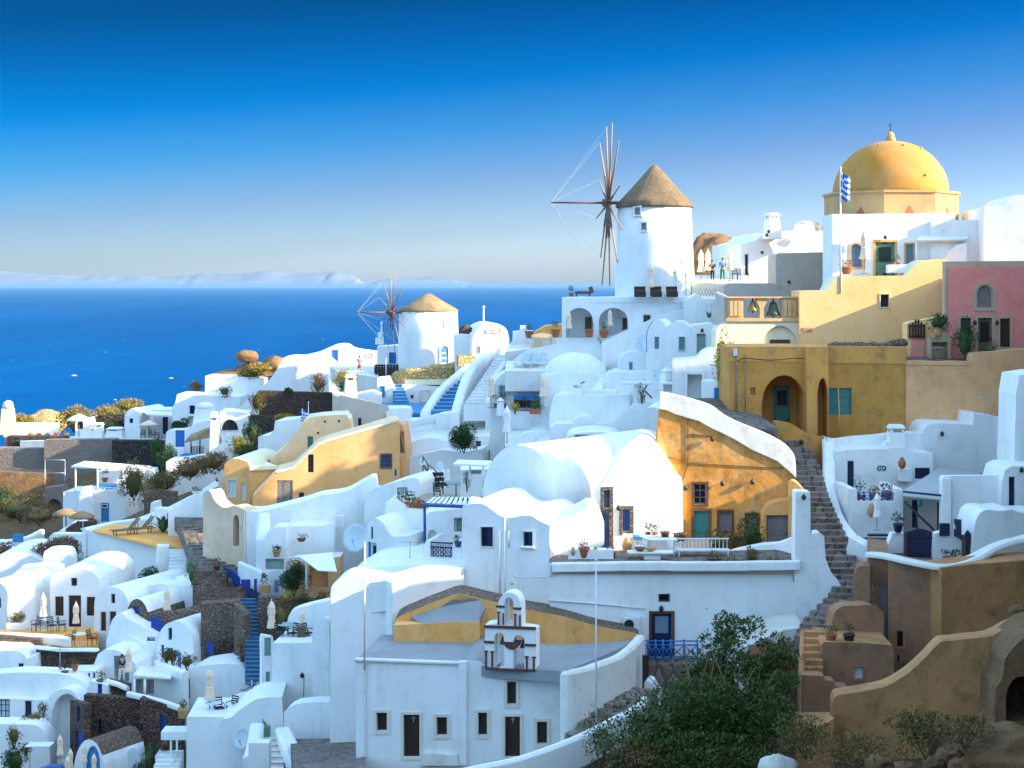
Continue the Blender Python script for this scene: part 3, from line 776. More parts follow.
def lounger(label, px, py, Y, rz, kind='wood_teak', group=None):
    p = P(px, py, Y)
    if kind not in LG:
        th = T('sun_lounger', label, 'sun lounger', (0, 0, 0))
        for x in (-.3, .3):
            for y in (-.75, .55): th.part('leg', MB().box((x, y, .15), (.06, .06, .3)), kind)
        m = MB(); m.box((-.31, -.1, .31), (.05, 1.9, .06)); m.box((.31, -.1, .31), (.05, 1.9, .06))
        for k in range(9): m.box((0, -1+k*.13, .34), (.6, .1, .02))
        th.part('seat', m, kind); m = MB()
        for k in range(8): m.box((0, .2+k*.075, .37+k*.085), (.6, .06, .075))
        for x in (-.28, .28): m.tube((x, .16, .34), (x, .80, 1.03), .025, n=6)
        th.part('backrest', m, kind)
        m = MB()
        for x in (-.25, .25): m.tube((x, .62, .32), (x, .60, .80), .02, n=6)
        th.part('prop', m, kind); o = LG[kind] = th.o
    else: o = dup(LG[kind], p, rz, label)
    o.location = p; o.rotation_euler.z = rz
    if group: o['group'] = group
    return o
DI = [None]
def dish(label, px, py, Y, r=.4, az=-90, el=25, pole=.5):
    """satellite dish on a short mast, facing azimuth az"""
    p = P(px, py, Y); th = T('satellite_dish', label, 'satellite dish', p, 'satellite dishes'); d = V((math.sin(R(az))*math.cos(R(el)), math.cos(R(az))*math.cos(R(el)), math.sin(R(el))))
    u = d.cross(V((0, 0, 1))).normalized(); w = u.cross(d)
    c = p+V((0, 0, pole)); th.part('mast', MB().tube(p, c, .025), 'metal_grey'); m = MB(); vs = []
    for side in (0, .012):
        for j in range(5):
            for i in range(20):
                a = 6.2832*i/20; q = r*j/4; vs.append(c+(u*math.cos(a)+w*math.sin(a)*1.08)*q+d*(q*q/(r*4)*1.3+.05-side))
    fs = [(s*100+j*20+i, s*100+j*20+(i+1) % 20, s*100+j*20+20+(i+1) % 20, s*100+j*20+20+i) for s in (0, 1) for j in range(4) for i in range(20)]
    fs += [(80+i, 80+(i+1) % 20, 180+(i+1) % 20, 180+i) for i in range(20)]
    m.add(vs, fs, True); th.part('reflector', m, 'shutter_white')
    tip = c+d*r*.95-w*r*.25; m = MB().tube(c-w*r*.9, tip, .015, n=6); m.ell(tip, (.06, .06, .06), 8, 6); th.part('feed_arm', m, 'metal_grey'); return th
def lamp(label, fr, px, py, d=0, out=.22):
    c = fr.pt(px, py, -out); a = fr.pt(px, py, 0); th = T('wall_lamp', label, 'lamp', a+V((0, 0, -.15)), 'wall lamps')
    m = MB().tube(a, c, .018, n=6); th.part('bracket', m, 'black_iron')
    th.part('lantern', MB().lathe([(.05, -.16), (.10, -.12), (.12, .02), (.04, .1), (.02, .14)], c, 10), 'black_iron'); return th
def person(label, px, py, Y, h=1.7, face=0, shirt='cloth_blue', legs='cloth_dark', lean=0.0, arm=(.25, .25), skirt=False, hairm='hair'):
    """standing figure; face = heading in degrees (0 looks away from the camera)"""
    p = P(px, py, Y); th = T('person', label, 'person', p); k = h/1.75
    def skin(bonesets, mat, name, sub=1):
        me = bpy.data.meshes.new(name); vs, es, rr = [], [], []
        for pts in bonesets[0]: vs.append(pts[0]); rr.append(pts[1])
        es = bonesets[1]; me.from_pydata(vs, es, []); o = bpy.data.objects.new(name, me); COL.objects.link(o)
        md = o.modifiers.new('skin', 'SKIN'); 
        for i, v in enumerate(me.skin_vertices[0].data): v.radius = rr[i] if hasattr(rr[i], '__len__') else (rr[i], rr[i])
        me.skin_vertices[0].data[0].use_root = True; md.use_smooth_shade = True
        sb = o.modifiers.new('sub', 'SUBSURF'); sb.levels = sub; sb.render_levels = sub
        me.materials.append(MATS[mat]); o.parent = th.o; o.rotation_euler.z = R(-face); o.scale = (k,)*3; return o
    hip, kn = .92, .50
    B = [((0, 0, hip), (.15, .10)), ((0, .02+lean*.2, 1.18), (.14, .09)), ((0, .02+lean*.5, 1.40), (.17, .10)), ((0, .03+lean*.7, 1.50), (.055, .055)), ((0, .05+lean*.8, 1.57), (.06, .065)), ((0, .06+lean*.9, 1.66), (.078, .095)), ((0, .05+lean*.9, 1.74), (.06, .07))]
    E = [(0, 1), (1, 2), (2, 3), (3, 4), (4, 5), (5, 6)]
    for sx, (st, ar) in zip((-1, 1), ((.10, arm[0]), (-.08, arm[1]))):
        i = len(B); B += [((sx*.10, st*.2, hip-.08), .088), ((sx*.11, st*.6+.02, kn), .062), ((sx*.12, st, .09), .042), ((sx*.13, st+.14, .035), (.04, .03))]
        E += [(0, i), (i, i+1), (i+1, i+2), (i+2, i+3)]
        i = len(B); sh = .02+lean*.5
        B += [((sx*.20, sh, 1.41), .055), ((sx*.26, sh+ar*.25, 1.14), .042), ((sx*.23, sh+ar, .96+ar*.5), .032), ((sx*.22, sh+ar*1.25, .87+ar*.55), (.04, .025))]
        E += [(2, i), (i, i+1), (i+1, i+2), (i+2, i+3)]
    skin((B, E), 'skin', 'body')
    gr = lambda q, e: tuple(x+e for x in q) if hasattr(q, '__len__') else q+e
    TB_ = [0, 1, 2]; st_ = [(B[0][0], gr(B[0][1], .012)), (B[1][0], gr(B[1][1], .018)), (B[2][0], gr(B[2][1], .018))]; se = [(0, 1), (1, 2)]
    for i in (11, 19):
        k0 = len(st_); st_ += [(B[i][0], B[i][1]+.022), (B[i+1][0], B[i+1][1]+.02)]; se += [(2, k0), (k0, k0+1)]
    skin((st_, se), shirt, 'shirt')
    if skirt: st_, se = [(B[0][0], (.17, .13)), ((0, 0, .70), (.22, .17)), ((0, 0, .48), (.25, .19))], [(0, 1), (1, 2)]
    else:
        st_, se = [((0, 0, hip+.02), (.165, .118))], []
        for i in (7, 15):
            k0 = len(st_); st_ += [(B[i][0], .105), (B[i+1][0], .08), (B[i+2][0], .062)]; se += [(0, k0), (k0, k0+1), (k0+1, k0+2)]
    skin((st_, se), legs, 'trousers' if not skirt else 'skirt')
    hd = V((0, .06+lean*.9, 1.66)); m = MB().ell((hd.x, hd.y-.015, hd.z+.03), (.094, .112, .105), 14, 8, zmin=-.15); m.ell((hd.x, hd.y-.05, hd.z-.02), (.085, .075, .10), 12, 8)
    o = m.build('hair', hairm, th.o); o.rotation_euler.z = R(-face); o.scale = (k,)*3
    m = MB()
    for sx in (-1, 1): m.ell((sx*.034, hd.y+.098, hd.z+.005), (.014, .01, .009), 8, 6)
    m.box((0, hd.y+.098, hd.z-.062), (.05, .012, .012)); o = m.build('facial_features', 'hair', th.o); o.rotation_euler.z = R(-face); o.scale = (k,)*3
    m = MB().add([(-.012, hd.y+.09, hd.z-.03), (.012, hd.y+.09, hd.z-.03), (0, hd.y+.125, hd.z-.032), (0, hd.y+.092, hd.z+.02)], [(0, 1, 2), (0, 2, 3), (2, 1, 3), (0, 3, 1)])
    o = m.build('nose', 'skin', th.o); o.rotation_euler.z = R(-face); o.scale = (k,)*3
    return th
def cube_blocks(label, px, py, Y, size, rz, mat, name='low_block', cat='block'):
    p = P(px, py, Y); m = MB().box(p+V((0, 0, size[2]/2)), size, R(rz)); return single(name, m, mat, label, cat)
def chimney(label, px, py, Y, w, h, mat='white', rz=0, cap='pyramid', name='chimney', cat='chimney'):
    p = P(px, py, Y); th = T(name, label, cat, p); c, s_ = math.cos(R(rz)), math.sin(R(rz))
    def sq(r, z): return [(p.x+x*c-y*s_, p.y+x*s_+y*c, p.z+z) for x, y in ((-r, -r), (r, -r), (r, r), (-r, r))]
    m = MB(); m.hexa(sq(w*.58, -.5), sq(w*.44, h*.72)); th.part('shaft', m, mat); m = MB()
    if cap == 'pyramid': m.hexa(sq(w*.54, h*.72), sq(w*.54, h*.78)); m.hexa(sq(w*.46, h*.78), sq(.05, h*1.05))
    elif cap == 'box':
        for x in (-1, 1):
            for y in (-1, 1): m.box((p.x+(x*c-y*s_)*w*.34, p.y+(x*s_+y*c)*w*.34, p.z+h*.79), (w*.16, w*.16, h*.14), R(rz))
        m.hexa(sq(w*.5, h*.86), sq(w*.36, h))
    else: m.lathe([(w*.45, h*.72), (w*.5, h*.8), (w*.35, h*.95), (.03, h)], p, 14)
    th.part('cap', m, mat); return th
def flag(label, px, py, Y, h, w, d, name='greek_flag'):
    """blue and white striped flag hanging in a light breeze from the point (px,py)"""
    p = P(px, py, Y); mats = ('flag_blue', 'cloth_white'); th = T(name, label, 'flag', p+V((0, 0, -h)))
    NX = 14
    def q(u, v): return p+V((d*(u*w*.75), .10*math.sin(u*7)+.05*math.sin(v*5+u*4), -v*h-u*w*.42+.04*math.sin(u*9)))
    A, B = MB(), MB()
    for r in range(9):
        for i in range(NX):
            u0, u1, v0, v1 = i/NX, (i+1)/NX, r/9, (r+1)/9; mb = A if r % 2 == 0 else B
            if i < 5 and r < 5: mb = B if (r == 2 or i == 2) else A
            c = [q(u0, v0), q(u1, v0), q(u1, v1), q(u0, v1)]; b = [k+V((0, .012, 0)) for k in c]; mb.hexa(c, b)
    th.part('blue_field', A, 'flag_blue'); th.part('white_stripes', B, 'cloth_white'); return th
def pole(label, px, py, Y, top, r=.04, mat='metal_white', name='flagpole', cat='pole'):
    a = P(px, py, Y); b = V((a.x, a.y, (HY-top)/F*Y)); th = T(name, label, cat, a)
    th.part('mast', MB().tube(a-V((0, 0, .4)), b, r, r*.6, 8), mat); th.part('ball_finial', MB().ell(b, (r*1.3,)*3, 8, 6), mat); return th
# ================================================================== BIG WINDMILL and its terrace
def windmill(label, cx, base, Ytop, rpx0, rpx1, eave, apex, erpx, hub, Rv, thx, bow, spokes, wins, door, wheelR, axisyaw, overhang=0):
    Y = Ytop; c = P(cx, base, Y); k = Y/F; th = T('windmill', label, 'windmill', c)
    H = (base-eave)*k; r0, r1, re = rpx0*k, rpx1*k, erpx*k
    m = MB().lathe([(r0, -1.5), (r0, 0), (r0*.99+r1*.01, H*.25), ((r0+r1)/2, H*.6), (r1, H), (r1*.5, H+.05)], c, 64); th.part('tower', m, 'white')
    ha = (eave-apex)*k
    m = MB().lathe([(r1*.9, H-.12), (re, H-.14), (re*1.01, H-.02), (re*.86, H+ha*.17), (re*.55, H+ha*.47), (re*.3, H+ha*.73), (re*.12, H+ha*.92), (.03, H+ha)], c, 56, wob=lambda a, j: 1+.012*math.sin(a*23+j*2)+.008*math.sin(a*41)); th.cap = th.part('thatched_cap', m, 'thatch')
    def onwall(px, py):
        x = (px-CX)/F; z = (HY-py)*k; t = max(0, min(1, (z-c.z)/H)); r = r0+(r1-r0)*t
        dx = x*Y-c.x; dx = max(-r*.98, min(r*.98, dx)); return V((c.x+dx, c.y-math.sqrt(r*r-dx*dx), z)), math.degrees(math.asin(dx/r))
    for (x0, y0, x1, y1, mat, kind) in wins:
        p, a = onwall((x0+x1)/2, (y0+y1)/2); f = FR(CX, 1, 0); f.X0, f.Y0, f.c, f.s, f.a = p.x, p.y, math.cos(R(a)), math.sin(R(a)), R(a)
        hw, hh = (x1-x0)*k/2/max(.5, math.cos(R(a))), (y1-y0)*k/2; zc = p.z
        poly = [(hw, zc-hh), (-hw, zc-hh), (-hw, zc+hh), (hw, zc+hh)]
        if kind == 'arch': poly = [(hw, zc-hh), (-hw, zc-hh), (-hw, zc+hh*.6)]+[(-hw*math.cos(t), zc+hh*.6+hh*.4*math.sin(t)) for t in (0.5, 1.0, 1.57, 2.14, 2.64)]+[(hw, zc+hh*.6)]
        dd = .16 if kind != 'small' else .12
        m = MB(); plate(m, f, poly, -.02, dd+.1); nm = 'door' if hh > .6 else 'window'; o = th.part(nm, m, mat)
        m = MB(); ring(m, f, grow(poly, .003), grow(poly, .14), -.14, dd+.1); th.part('surround', m, 'white', o)
        if nm == 'door':
            m = MB()
            for q in range(3): plate(m, f, [(hw*.8, zc-hh*.9+q*hh*.6), (-hw*.8, zc-hh*.9+q*hh*.6), (-hw*.8, zc-hh*.45+q*hh*.6), (hw*.8, zc-hh*.45+q*hh*.6)], -.045, -.018)
            th.part('panels', m, mat, o)
        if kind == 'ped':
            m = MB(); plate(m, f, [(hw*1.5, zc+hh+.15), (-hw*1.5, zc+hh+.15), (0, zc+hh+.95)], -.14, .2); m.ell(f.w(0, zc+hh+1.0, 0), (.12, .12, .16), 8, 6); th.part('pediment', m, 'white', o)
    # sail wheel: normal n turned axisyaw from facing the camera towards the left
    a = R(axisyaw); nn = V((-math.sin(a), -math.cos(a), 0)); hh = V((math.cos(a), -math.sin(a), 0)); up = V((0, 0, 1))
    hx = (hub[0]-cx)*k; hz = (HY-hub[1])*k
    hc = V((c.x+hx, c.y-max(0, abs(hx)*math.cos(a)/math.sin(a)), hz))
    m = MB().tube(hc-nn*abs(hx), hc+nn*.5, .16, .13, 10); m.tube(hc-nn*.2, hc+nn*.45, .32, .30, 14); th.part('windshaft', m, 'red_wood')
    tip = hc+nn*bow; th.part('bowsprit', MB().tube(hc, tip, .10, .06, 8), 'red_wood')
    rg = MB(); tips = []
    for i in range(spokes):
        t = 2*math.pi*i/spokes+.16; d = hh*math.cos(t)+up*math.sin(t); L = wheelR*rnd(.86, 1.0)
        e = hc+d*L+nn*rnd(-.15, .15); mid = hc+d*L*.42
        m = MB().tube(hc+d*.2, mid, .105*wheelR/6.9, .09*wheelR/6.9, 7); m2 = MB().tube(mid-d*.5, e, .08*wheelR/6.9, .05*wheelR/6.9, 7)
        sp_ = th.part('spoke', m, 'red_wood'); th.part('spar', m2, 'mast_wood', sp_); tips.append(e)
    for i, e in enumerate(tips):
        rg.tube(e, tip, .005, n=4, caps=False)
    th.part('rigging', rg, 'cable'); return th
big = windmill('large white windmill with steep grey-brown thatched cap and bare spoked wheel', 654.5, 298, 125, 39.5, 36.5, 206, 164, 38.5, (608, 203), 0, 0, 4.5, 12,
         [(633, 209, 638, 216, 'wood_grey', 'small'), (639, 224.5, 643.5, 231.5, 'wood_grey', 'small'), (673, 274, 682.5, 298, 'shutter_white', 'ped')], None, 6.9, 85); big.cap.data.materials[0] = MATS['thatch_dark']
# terrace block with the two arches
th = house('white terrace building with two large arches below the big windmill', 562, 122, -2, [(562, 298), (642, 297), (722, 298)], 345, 7.0,
      ops=[Hl(566, 308, 593, 338, arch=.45, rec=2.2), Hl(599, 308, 628, 337, arch=.45, rec=2.2), Wn(643.5, 315, 650.5, 323, 'wood_brown', fw=.06),
           Dr(585, 317, 591.5, 333, 'wood_brown', inner=2.2), Dr(622.5, 315, 627, 330, 'wood_brown', inner=2.2)])
wall('low white parapet round the big windmill terrace', [(563, 297, 122.2), (600, 296.5, 122), (660, 296, 121.8), (720, 297, 121.5)], .25, .5)
for i, (x, t, l) in enumerate(((650.5, 263, 'closed cream parasol in front of the big windmill tower'), (664.5, 283, 'short closed parasol beside the windmill door'))):
    parasol(l, x, 299, 120.6-i*.4, t)
for l, x, y, Y, t in (('closed cream parasol inside the left arch below the big windmill', 569, 337, 121.2, 311), ('closed cream parasol at the right arch below the big windmill', 610, 334, 121.2, 309)): parasol(l, x, y, Y, t)
for i, (x, l) in enumerate(((640, 'dark brown lounge seat left of three on the windmill terrace'), (656, 'dark brown lounge seat in the middle on the windmill terrace'), (672, 'dark brown lounge seat beside the windmill doorway'))):
    p = P(x, 297, 121.0); t_ = T('lounge_seat', l, 'seat', p, 'lounge seats by the windmill'); t_.part('seat', MB().box(p+V((0, 0, .22)), (.85, .7, .44)), 'wood_dark'); t_.part('backrest', MB().box(p+V((0, .3, .55)), (.85, .14, .5)), 'wood_dark')
    t_.part('cushion', MB().box(p+V((0, -.05, .48)), (.7, .55, .1)), 'wood_brown')
p = P(583, 296.5, 122.6); t_ = T('daybed', 'dark wicker daybed with raised head on the arched terrace roof', 'daybed', p)
t_.part('base', MB().box(p+V((0, 0, .3)), (1.2, .7, .22)), 'wood_brown'); t_.part('headrest', MB().box(p+V((.62, 0, .5)), (.3, .75, .5), 0, -.3), 'wood_brown')
t_.part('legs', MB().box(p+V((-.5, 0, .1)), (.08, .6, .2)).box(p+V((.5, 0, .1)), (.08, .6, .2)), 'wood_dark')
pot('potted green shrub at the corner of the arched terrace roof', 571, 297, 122.6, .3, .18, 'terracotta', 'leaf_dark', .5, .6)
for x, y, l in ((589, 337, 'large terracotta pot at the foot of the left arch'), (604, 338, 'terracotta pot inside the right arch'), (555.5, 337, 'terracotta pot with shrub left of the arched terrace'), (529, 338, 'tall terracotta pot with red flowers left of the picket gate')):
    pot(l, x, y, 121.0 if x > 540 else 134, .6, .34, plant='leaf_dark', pw=.6, ph=.7, flower='leaf_red' if x == 529 else None)
# white slope and small houses right of the arches
th = house('plain white house with sloping shoulder right of the arched terrace', 602, 120.5, -1, cr([(602, 342), (615, 336), (640, 325), (660, 316), (680, 310), (700, 306), (722, 309)], 3), 372, 6)
th = house('white building with stepped top under the terrace parasols', 684, 119.5, -3, [(684, 302), (690, 298), (697, 294), (704, 299), (722, 300)], 335, 5)
agave('spiky agave plant on the white roof right of the windmill', 709, 318, 115, .9)
fr_ = FR(696, 123, 0)
m = MB()
for r in range(3):
    for i in range(11):
        x = fr_.w(i*.23, 0); z = (HY-289)/F*123-r*.24
        m.box((x.x+(.11 if r % 2 else 0), 123, z), (.13, .12, .20)); 
for zz in (.14, -.62): m.box((fr_.X0+1.2, 123, (HY-289)/F*123+zz), (2.7, .16, .09))
single('lattice_parapet', m, 'white', 'white pierced lattice parapet beside the windmill', 'parapet')
floor([(690, 283, 124), (745, 283, 124), (760, 275, 134), (690, 275, 134)], 'white_old', 1.2)
wall('cream terrace edge under the group of parasols', [(692, 280, 123.6), (720, 283, 123.4), (745, 285, 123)], .3, 1.2, 'cream')
for x, b, t, l in ((701, 283, 249, 'closed cream parasol nearest the windmill on the upper terrace'), (708, 281, 248.5, 'closed parasol in the middle of the upper terrace group'), (730, 281, 247.5, 'closed cream parasol right of the man in blue')):
    parasol(l, x, b, 125+(x == 708)*2, t)
person('person in black top sitting out beside the terrace parasols', 712.5, 281, 124.6, 1.62, 200, 'cloth_dark', 'cloth_dark')
person('man in bright blue shirt and green trousers on the upper terrace', 722.5, 281, 124.6, 1.78, 180, 'cloth_blue', 'cloth_green')
person('distant person standing right of the third terrace parasol', 738, 279, 130, 1.55, 170, 'cloth_white', 'cloth_dark')
for i, x in enumerate((735, 741, 747)): chair(('dark iron chair left of three near the parasols', 'dark iron chair in the middle behind the parasols', 'dark iron chair next to the white stepped building')[i], x, 280.5, 126, .5*i, 'black_iron', 'iron chairs on the upper terrace')
# brown rock behind
m = MB(); c = P(712, 300, 160); m.ell((c.x, c.y, c.z-1), (5.2, 4, 7.5), 28, 16, .22, 1.6, seed=3); single('rocky_knoll', m, 'rock', 'brown rocky knoll rising behind the big windmill', 'rock')
# ================================================================== white stepped houses between mill and dome
th = house('white flat-roofed house with rooftop vents left of the domed church', 741, 128, 12, [(741, 244), (745, 243.5), (757, 240), (764, 234), (788, 231), (845, 231)], 292, 7, ops=[Wn(740.8+4, 254, 749, 276, 'shutter_white', bars=(1, 1))])
th.part('dark_vents', MB().tube(th.fr.pt(762, 252.5, -.08), th.fr.pt(762, 252.5, .1), .13, n=10), 'wood_brown')
for i, (x, y) in enumerate(((767, 235), (769, 231.5))): single('roof_spotlight', MB().tube(P(x, y+2, 127), P(x, y, 127), .04).ell(P(x, y, 127), (.14, .14, .14), 8, 6), 'black_iron', ('dark spotlight low on the white stepped gable', 'dark spotlight at the top of the white stepped gable')[i], 'spotlight', 'roof spotlights')
chimney('white twin-arched rooftop bell chimney with pointed tip', 772, 233, 128, 1.0, 1.6, 'white', 20, 'box')
chimney('small white domed chimney on the flat white roof', 804, 231, 127, 1.4, .8, 'white', 0, 'round')
for i in range(2): pot(('row of rooftop pots left of the dome, left one', 'row of rooftop pots left of the dome, right one')[i], 817+i*7, 231, 128, .35, .2, 'ceramic_tan', 'leaf_gold', .35, .4, 30)
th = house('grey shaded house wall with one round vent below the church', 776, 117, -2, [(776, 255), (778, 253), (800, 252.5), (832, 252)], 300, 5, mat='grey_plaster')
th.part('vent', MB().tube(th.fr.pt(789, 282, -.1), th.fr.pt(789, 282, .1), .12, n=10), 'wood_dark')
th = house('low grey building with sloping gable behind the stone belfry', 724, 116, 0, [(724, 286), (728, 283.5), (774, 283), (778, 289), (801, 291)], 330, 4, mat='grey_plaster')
# ================================================================== domed church
Yd = 114; k = Yd/F; c = P(890.5, 217, Yd); th = T('domed_church', 'church with large weathered golden dome and short cross on top', 'church', c+V((0, 0, -3)))
rd = 57*k
m = MB().lathe([(rd*1.0, 1.55)]+[(rd*math.cos(t), 1.55+rd*.955*math.sin(t)**.97) for t in [i*math.pi/2/18 for i in range(1, 18)]]+[(.35, 1.55+rd*.955)], c, 64, wob=lambda a, j: 1+.004*math.sin(a*9+j)); dm = th.part('dome', m, 'dome_gold')
rz = R(4)
m = MB(); R8 = 62*k
pts = [(R8*1.06*math.cos(rz+math.pi/8+i*math.pi/4), R8*1.06*math.sin(rz+math.pi/8+i*math.pi/4)) for i in range(8)]
vs = [(c.x+x, c.y+y, c.z+z) for z in (-4.5, 1.5) for x, y in pts]
m.add(vs, [(i, (i+1) % 8, 8+(i+1) % 8, 8+i) for i in range(8)]+[tuple(range(8, 16))]); th.part('drum', m, 'drum_stone')
m = MB(); vs = [(c.x+x*f, c.y+y*f, c.z+z) for z, f in ((1.50, 1.0), (1.52, 1.03), (1.68, 1.03), (1.69, .8)) for x, y in pts]
m.add(vs, [(j*8+i, j*8+(i+1) % 8, j*8+8+(i+1) % 8, j*8+8+i) for j in range(3) for i in range(8)]+[tuple(range(24, 32)), tuple(range(7, -1, -1))]); th.part('cornice', m, 'drum_stone')
zt = c.z+1.55+rd*.955
m = MB().lathe([(.38, -.1), (.36, .12), (.30, .25), (.26, .5), (.12, .62), (.03, .66)], (c.x, c.y, zt), 16); l_ = th.part('lantern', m, 'drum_stone')
th.part('cross', MB().tube((c.x, c.y, zt+.6), (c.x, c.y, zt+1.3), .03).tube((c.x-.2, c.y, zt+1.08), (c.x+.2, c.y, zt+1.08), .025), 'black_iron', l_)
for a_, z_ in ((-2.25, .78), (-1.35, .74), (-.7, .68), (-1.15, .22)):
    t = z_*math.pi/2*.9; d = V((math.cos(a_)*math.cos(t), math.sin(a_)*math.cos(t), math.sin(t)*.955)); q = V((c.x, c.y, c.z+1.55))+d*rd
    th.part('spout', MB().tube(q-d*.1, q+d*.14+V((0, 0, .02)), .09, .07, 8), 'drum_stone', dm)
for i, a8 in enumerate((4, 5, 6, 7)):
    a_ = rz+math.pi/8+(a8+.5)*math.pi/4; d = V((math.cos(a_), math.sin(a_), 0)); u = V((-d.y, d.x, 0)); q = V((c.x, c.y, c.z-.35))+d*(R8*1.06*math.cos(math.pi/8))
    m = MB(); sh = [(-.28, 0), (.28, 0), (.28, .5), (0, .95), (-.28, .5)]
    vs = [q+u*s+V((0, 0, z))-d*.05 for s, z in sh]+[q+u*s+V((0, 0, z))+d*.025 for s, z in sh]; m.add(vs, [(0, 1, 2, 3, 4), (5, 6, 7, 8, 9)]+[(j, (j+1) % 5, 5+(j+1) % 5, 5+j) for j in range(5)])
    th.part('niche_window', m, 'terracotta')
th2 = house('white church annex with green double door under the golden dome', 832, 107.2, 0, [(832, 214), (955, 213), (956, 222), (985, 220)], 285, 3.2,
   ops=[Wn(851, 244, 861.5, 267, 'paint_sky', arch=.2, fw=.12, fm='ochre_pale', bars=(2, 3), pmat='glass_pale'), Dr(875.5, 242, 895, 276, 'paint_green', fw=.14, fm='ochre_pale', leaves=2, pane=(.42, .85)), Wn(905.5, 244, 914, 267, 'paint_sage', bars=(2, 4), fw=.1, fm='ochre_pale', pmat='glass_pale'),
        Hl(968, 239, 979.5, 262, arch=.45, rec=.3), Dr(968.5, 242, 979, 262, 'wood_grey', inner=.25, arch=.4)])
lamp('small lamp above the green church door', th2.fr, 884.5, 237)
th = house('low white side chapel with flat roof right of the church door', 931, 106.8, 0, [(931, 221), (983, 219.5)], 238, 1.6)
# awning: cloth on posts
a, b, c_, d_ = P(916, 241, 106.4), P(966, 240, 106.4), P(983, 223, 108.5), P(931, 228, 108.5)
t_ = T('cloth_awning', 'white cloth awning with cream edge right of the church door', 'awning', P(941, 262, 106.4)); m = MB(); m.hexa([a, b, c_, d_], [p+V((0, 0, .05)) for p in (a, b, c_, d_)]); t_.part('cloth', m, 'canvas_white')
t_.part('beam', MB().tube(a, b, .06), 'canvas'); t_.part('post', MB().tube(a, P(916, 266, 106.4), .06), 'metal_white'); 
th = house('white stair block under the cloth awning by the church', 944, 106.2, 0, [(944, 262), (948, 252), (957, 245), (967, 243)], 275, 1.0)
th = house('plain white windowless house at the right edge beside the church', 983, 105, -6, [(983, 207), (985, 206), (1004, 206), (1010, 196), (1040, 192)], 285, 8)
pole('tall white flagpole left of the church door', 840.5, 287, 104.2, 168, .07)
flag('blue and white striped Greek flag on the tall church flagpole', 841, 172, 104.1, 1.7, .8, 1)
parasol('closed cream parasol left of the green church door', 864.5, 274, 106.6, 229)
pot('round planter of yellow flowers at the foot of the flagpole', 847, 274.5, 105.6, .5, .4, 'terracotta', 'leaf_gold', 1.0, .5, 120, flower='flower_orange')
t_ = cube_blocks('white masonry bench below the church window', 899, 273, 105.8, (1.6, .6, .55), 0, 'white', 'bench', 'bench')
for i, x in enumerate((893.5, 899)): pot(('small potted cactus left on the white church bench', 'small potted cactus right on the white church bench')[i], x, 266.5, 105.8, .25, .14, 'terracotta', 'leaf_green', .3, .5, 30)
# yellow wall
th = house('long sunlit yellow terrace wall with one small window below the church', 799, 104.2, 0, [(799, 291), (828, 290.5), (831, 284), (838, 276), (907, 275.5), (911, 270), (916, 264), (923, 260), (946, 259)], 352, 2.8, mat='ochre_wall', roof='cream', name='terrace_wall', cat='wall',
   ops=[Wn(880.5, 294.5, 889, 307, 'wood_dark', rec=.35, fw=.07, fm='cream', bars=(1, 1))])
p = th.fr.pt(807.5, 329.5, -.03); t_ = T('name_plaque', 'small red plaque with illegible pale lettering on the yellow wall', 'sign', p); t_.part('board', MB().box(p, (.62, .04, .27)), 'pink'); m = MB()
for i in range(5): m.box(p+V((-.22+i*.11, -.025, .03 if i % 2 else .0)), (.05, .015, .12))
t_.part('lettering', m, 'trim_beige')
# belfry and cream chapel
th = house('cream chapel front with blind arch and shuttered opening under the stone belfry', 716, 104.6, 0, [(716, 331), (719, 326), (726, 322), (800, 321)], 362, 2.4, mat='cream', ops=[Hl(763, 326, 797, 352, arch=.75, rec=.22), Wn(769.5, 339.5, 790, 350, 'wood_brown', inner=.2, pmat='wood_brown', bars=(2, 1))])
f = th.fr; t_ = T('stone_belfry', 'carved ochre stone belfry wall with two hanging bells', 'belfry', f.pt(763, 321))
def belf(x0, y0, x1, y1, d0=.05, d1=.65, mat='belfry_stone', nm='pier', par=None):
    m = MB(); plate(m, f, [f.sz(x1, y1), f.sz(x0, y1), f.sz(x0, y0), f.sz(x1, y0)], d0, d1); return t_.part(nm, m, mat, par)
for x0, x1 in ((728, 743.5), (781.5, 798)):
    q = belf(x0, 298, x1, 318)
    for e in range(3):
        w_ = (x1-x0-3)/3; belf(x0+1.5+e*w_+.4, 301, x0+1.5+(e+1)*w_-.4, 316, -.03, .06, nm='pilaster', par=q)
m = MB(); plate(m, f, [f.sz(764, 318), f.sz(760, 318), f.sz(760, 308), f.sz(757, 302), f.sz(756.5, 298), f.sz(768, 298), f.sz(767, 302), f.sz(764, 308)], .05, .65); t_.part('pier', m, 'belfry_stone')
belf(726, 318, 800, 321.4, -.12, .75, nm='cornice'); belf(726.5, 296.6, 799, 298.2, -.08, .75, nm='lintel')
for x, s_, mt in ((753.5, .8, 'brass'), (774, 1.1, 'bronze')):
    c = f.pt(x, 299.5, .35); b = T('church_bell', 'small brass bell in the left opening of the stone belfry' if s_ < 1 else 'larger green bronze bell in the right opening of the stone belfry', 'bell', c+V((0, 0, -1.0*s_)))
    b.part('bell', MB().lathe([(.42*s_, -.95*s_), (.40*s_, -.85*s_), (.30*s_, -.65*s_), (.24*s_, -.35*s_), (.18*s_, -.18*s_), (.04, -.12*s_)], c, 20), mt)
    b.part('yoke', MB().tube(c+V((0, 0, .1)), c+V((0, 0, -.2*s_)), .05), 'wood_dark'); b.part('clapper', MB().tube(c+V((0, 0, -.5*s_)), c+V((0, 0, -1.05*s_)), .03).ell(c+V((0, 0, -1.05*s_)), (.07, .07, .07), 8, 6), 'black_iron')
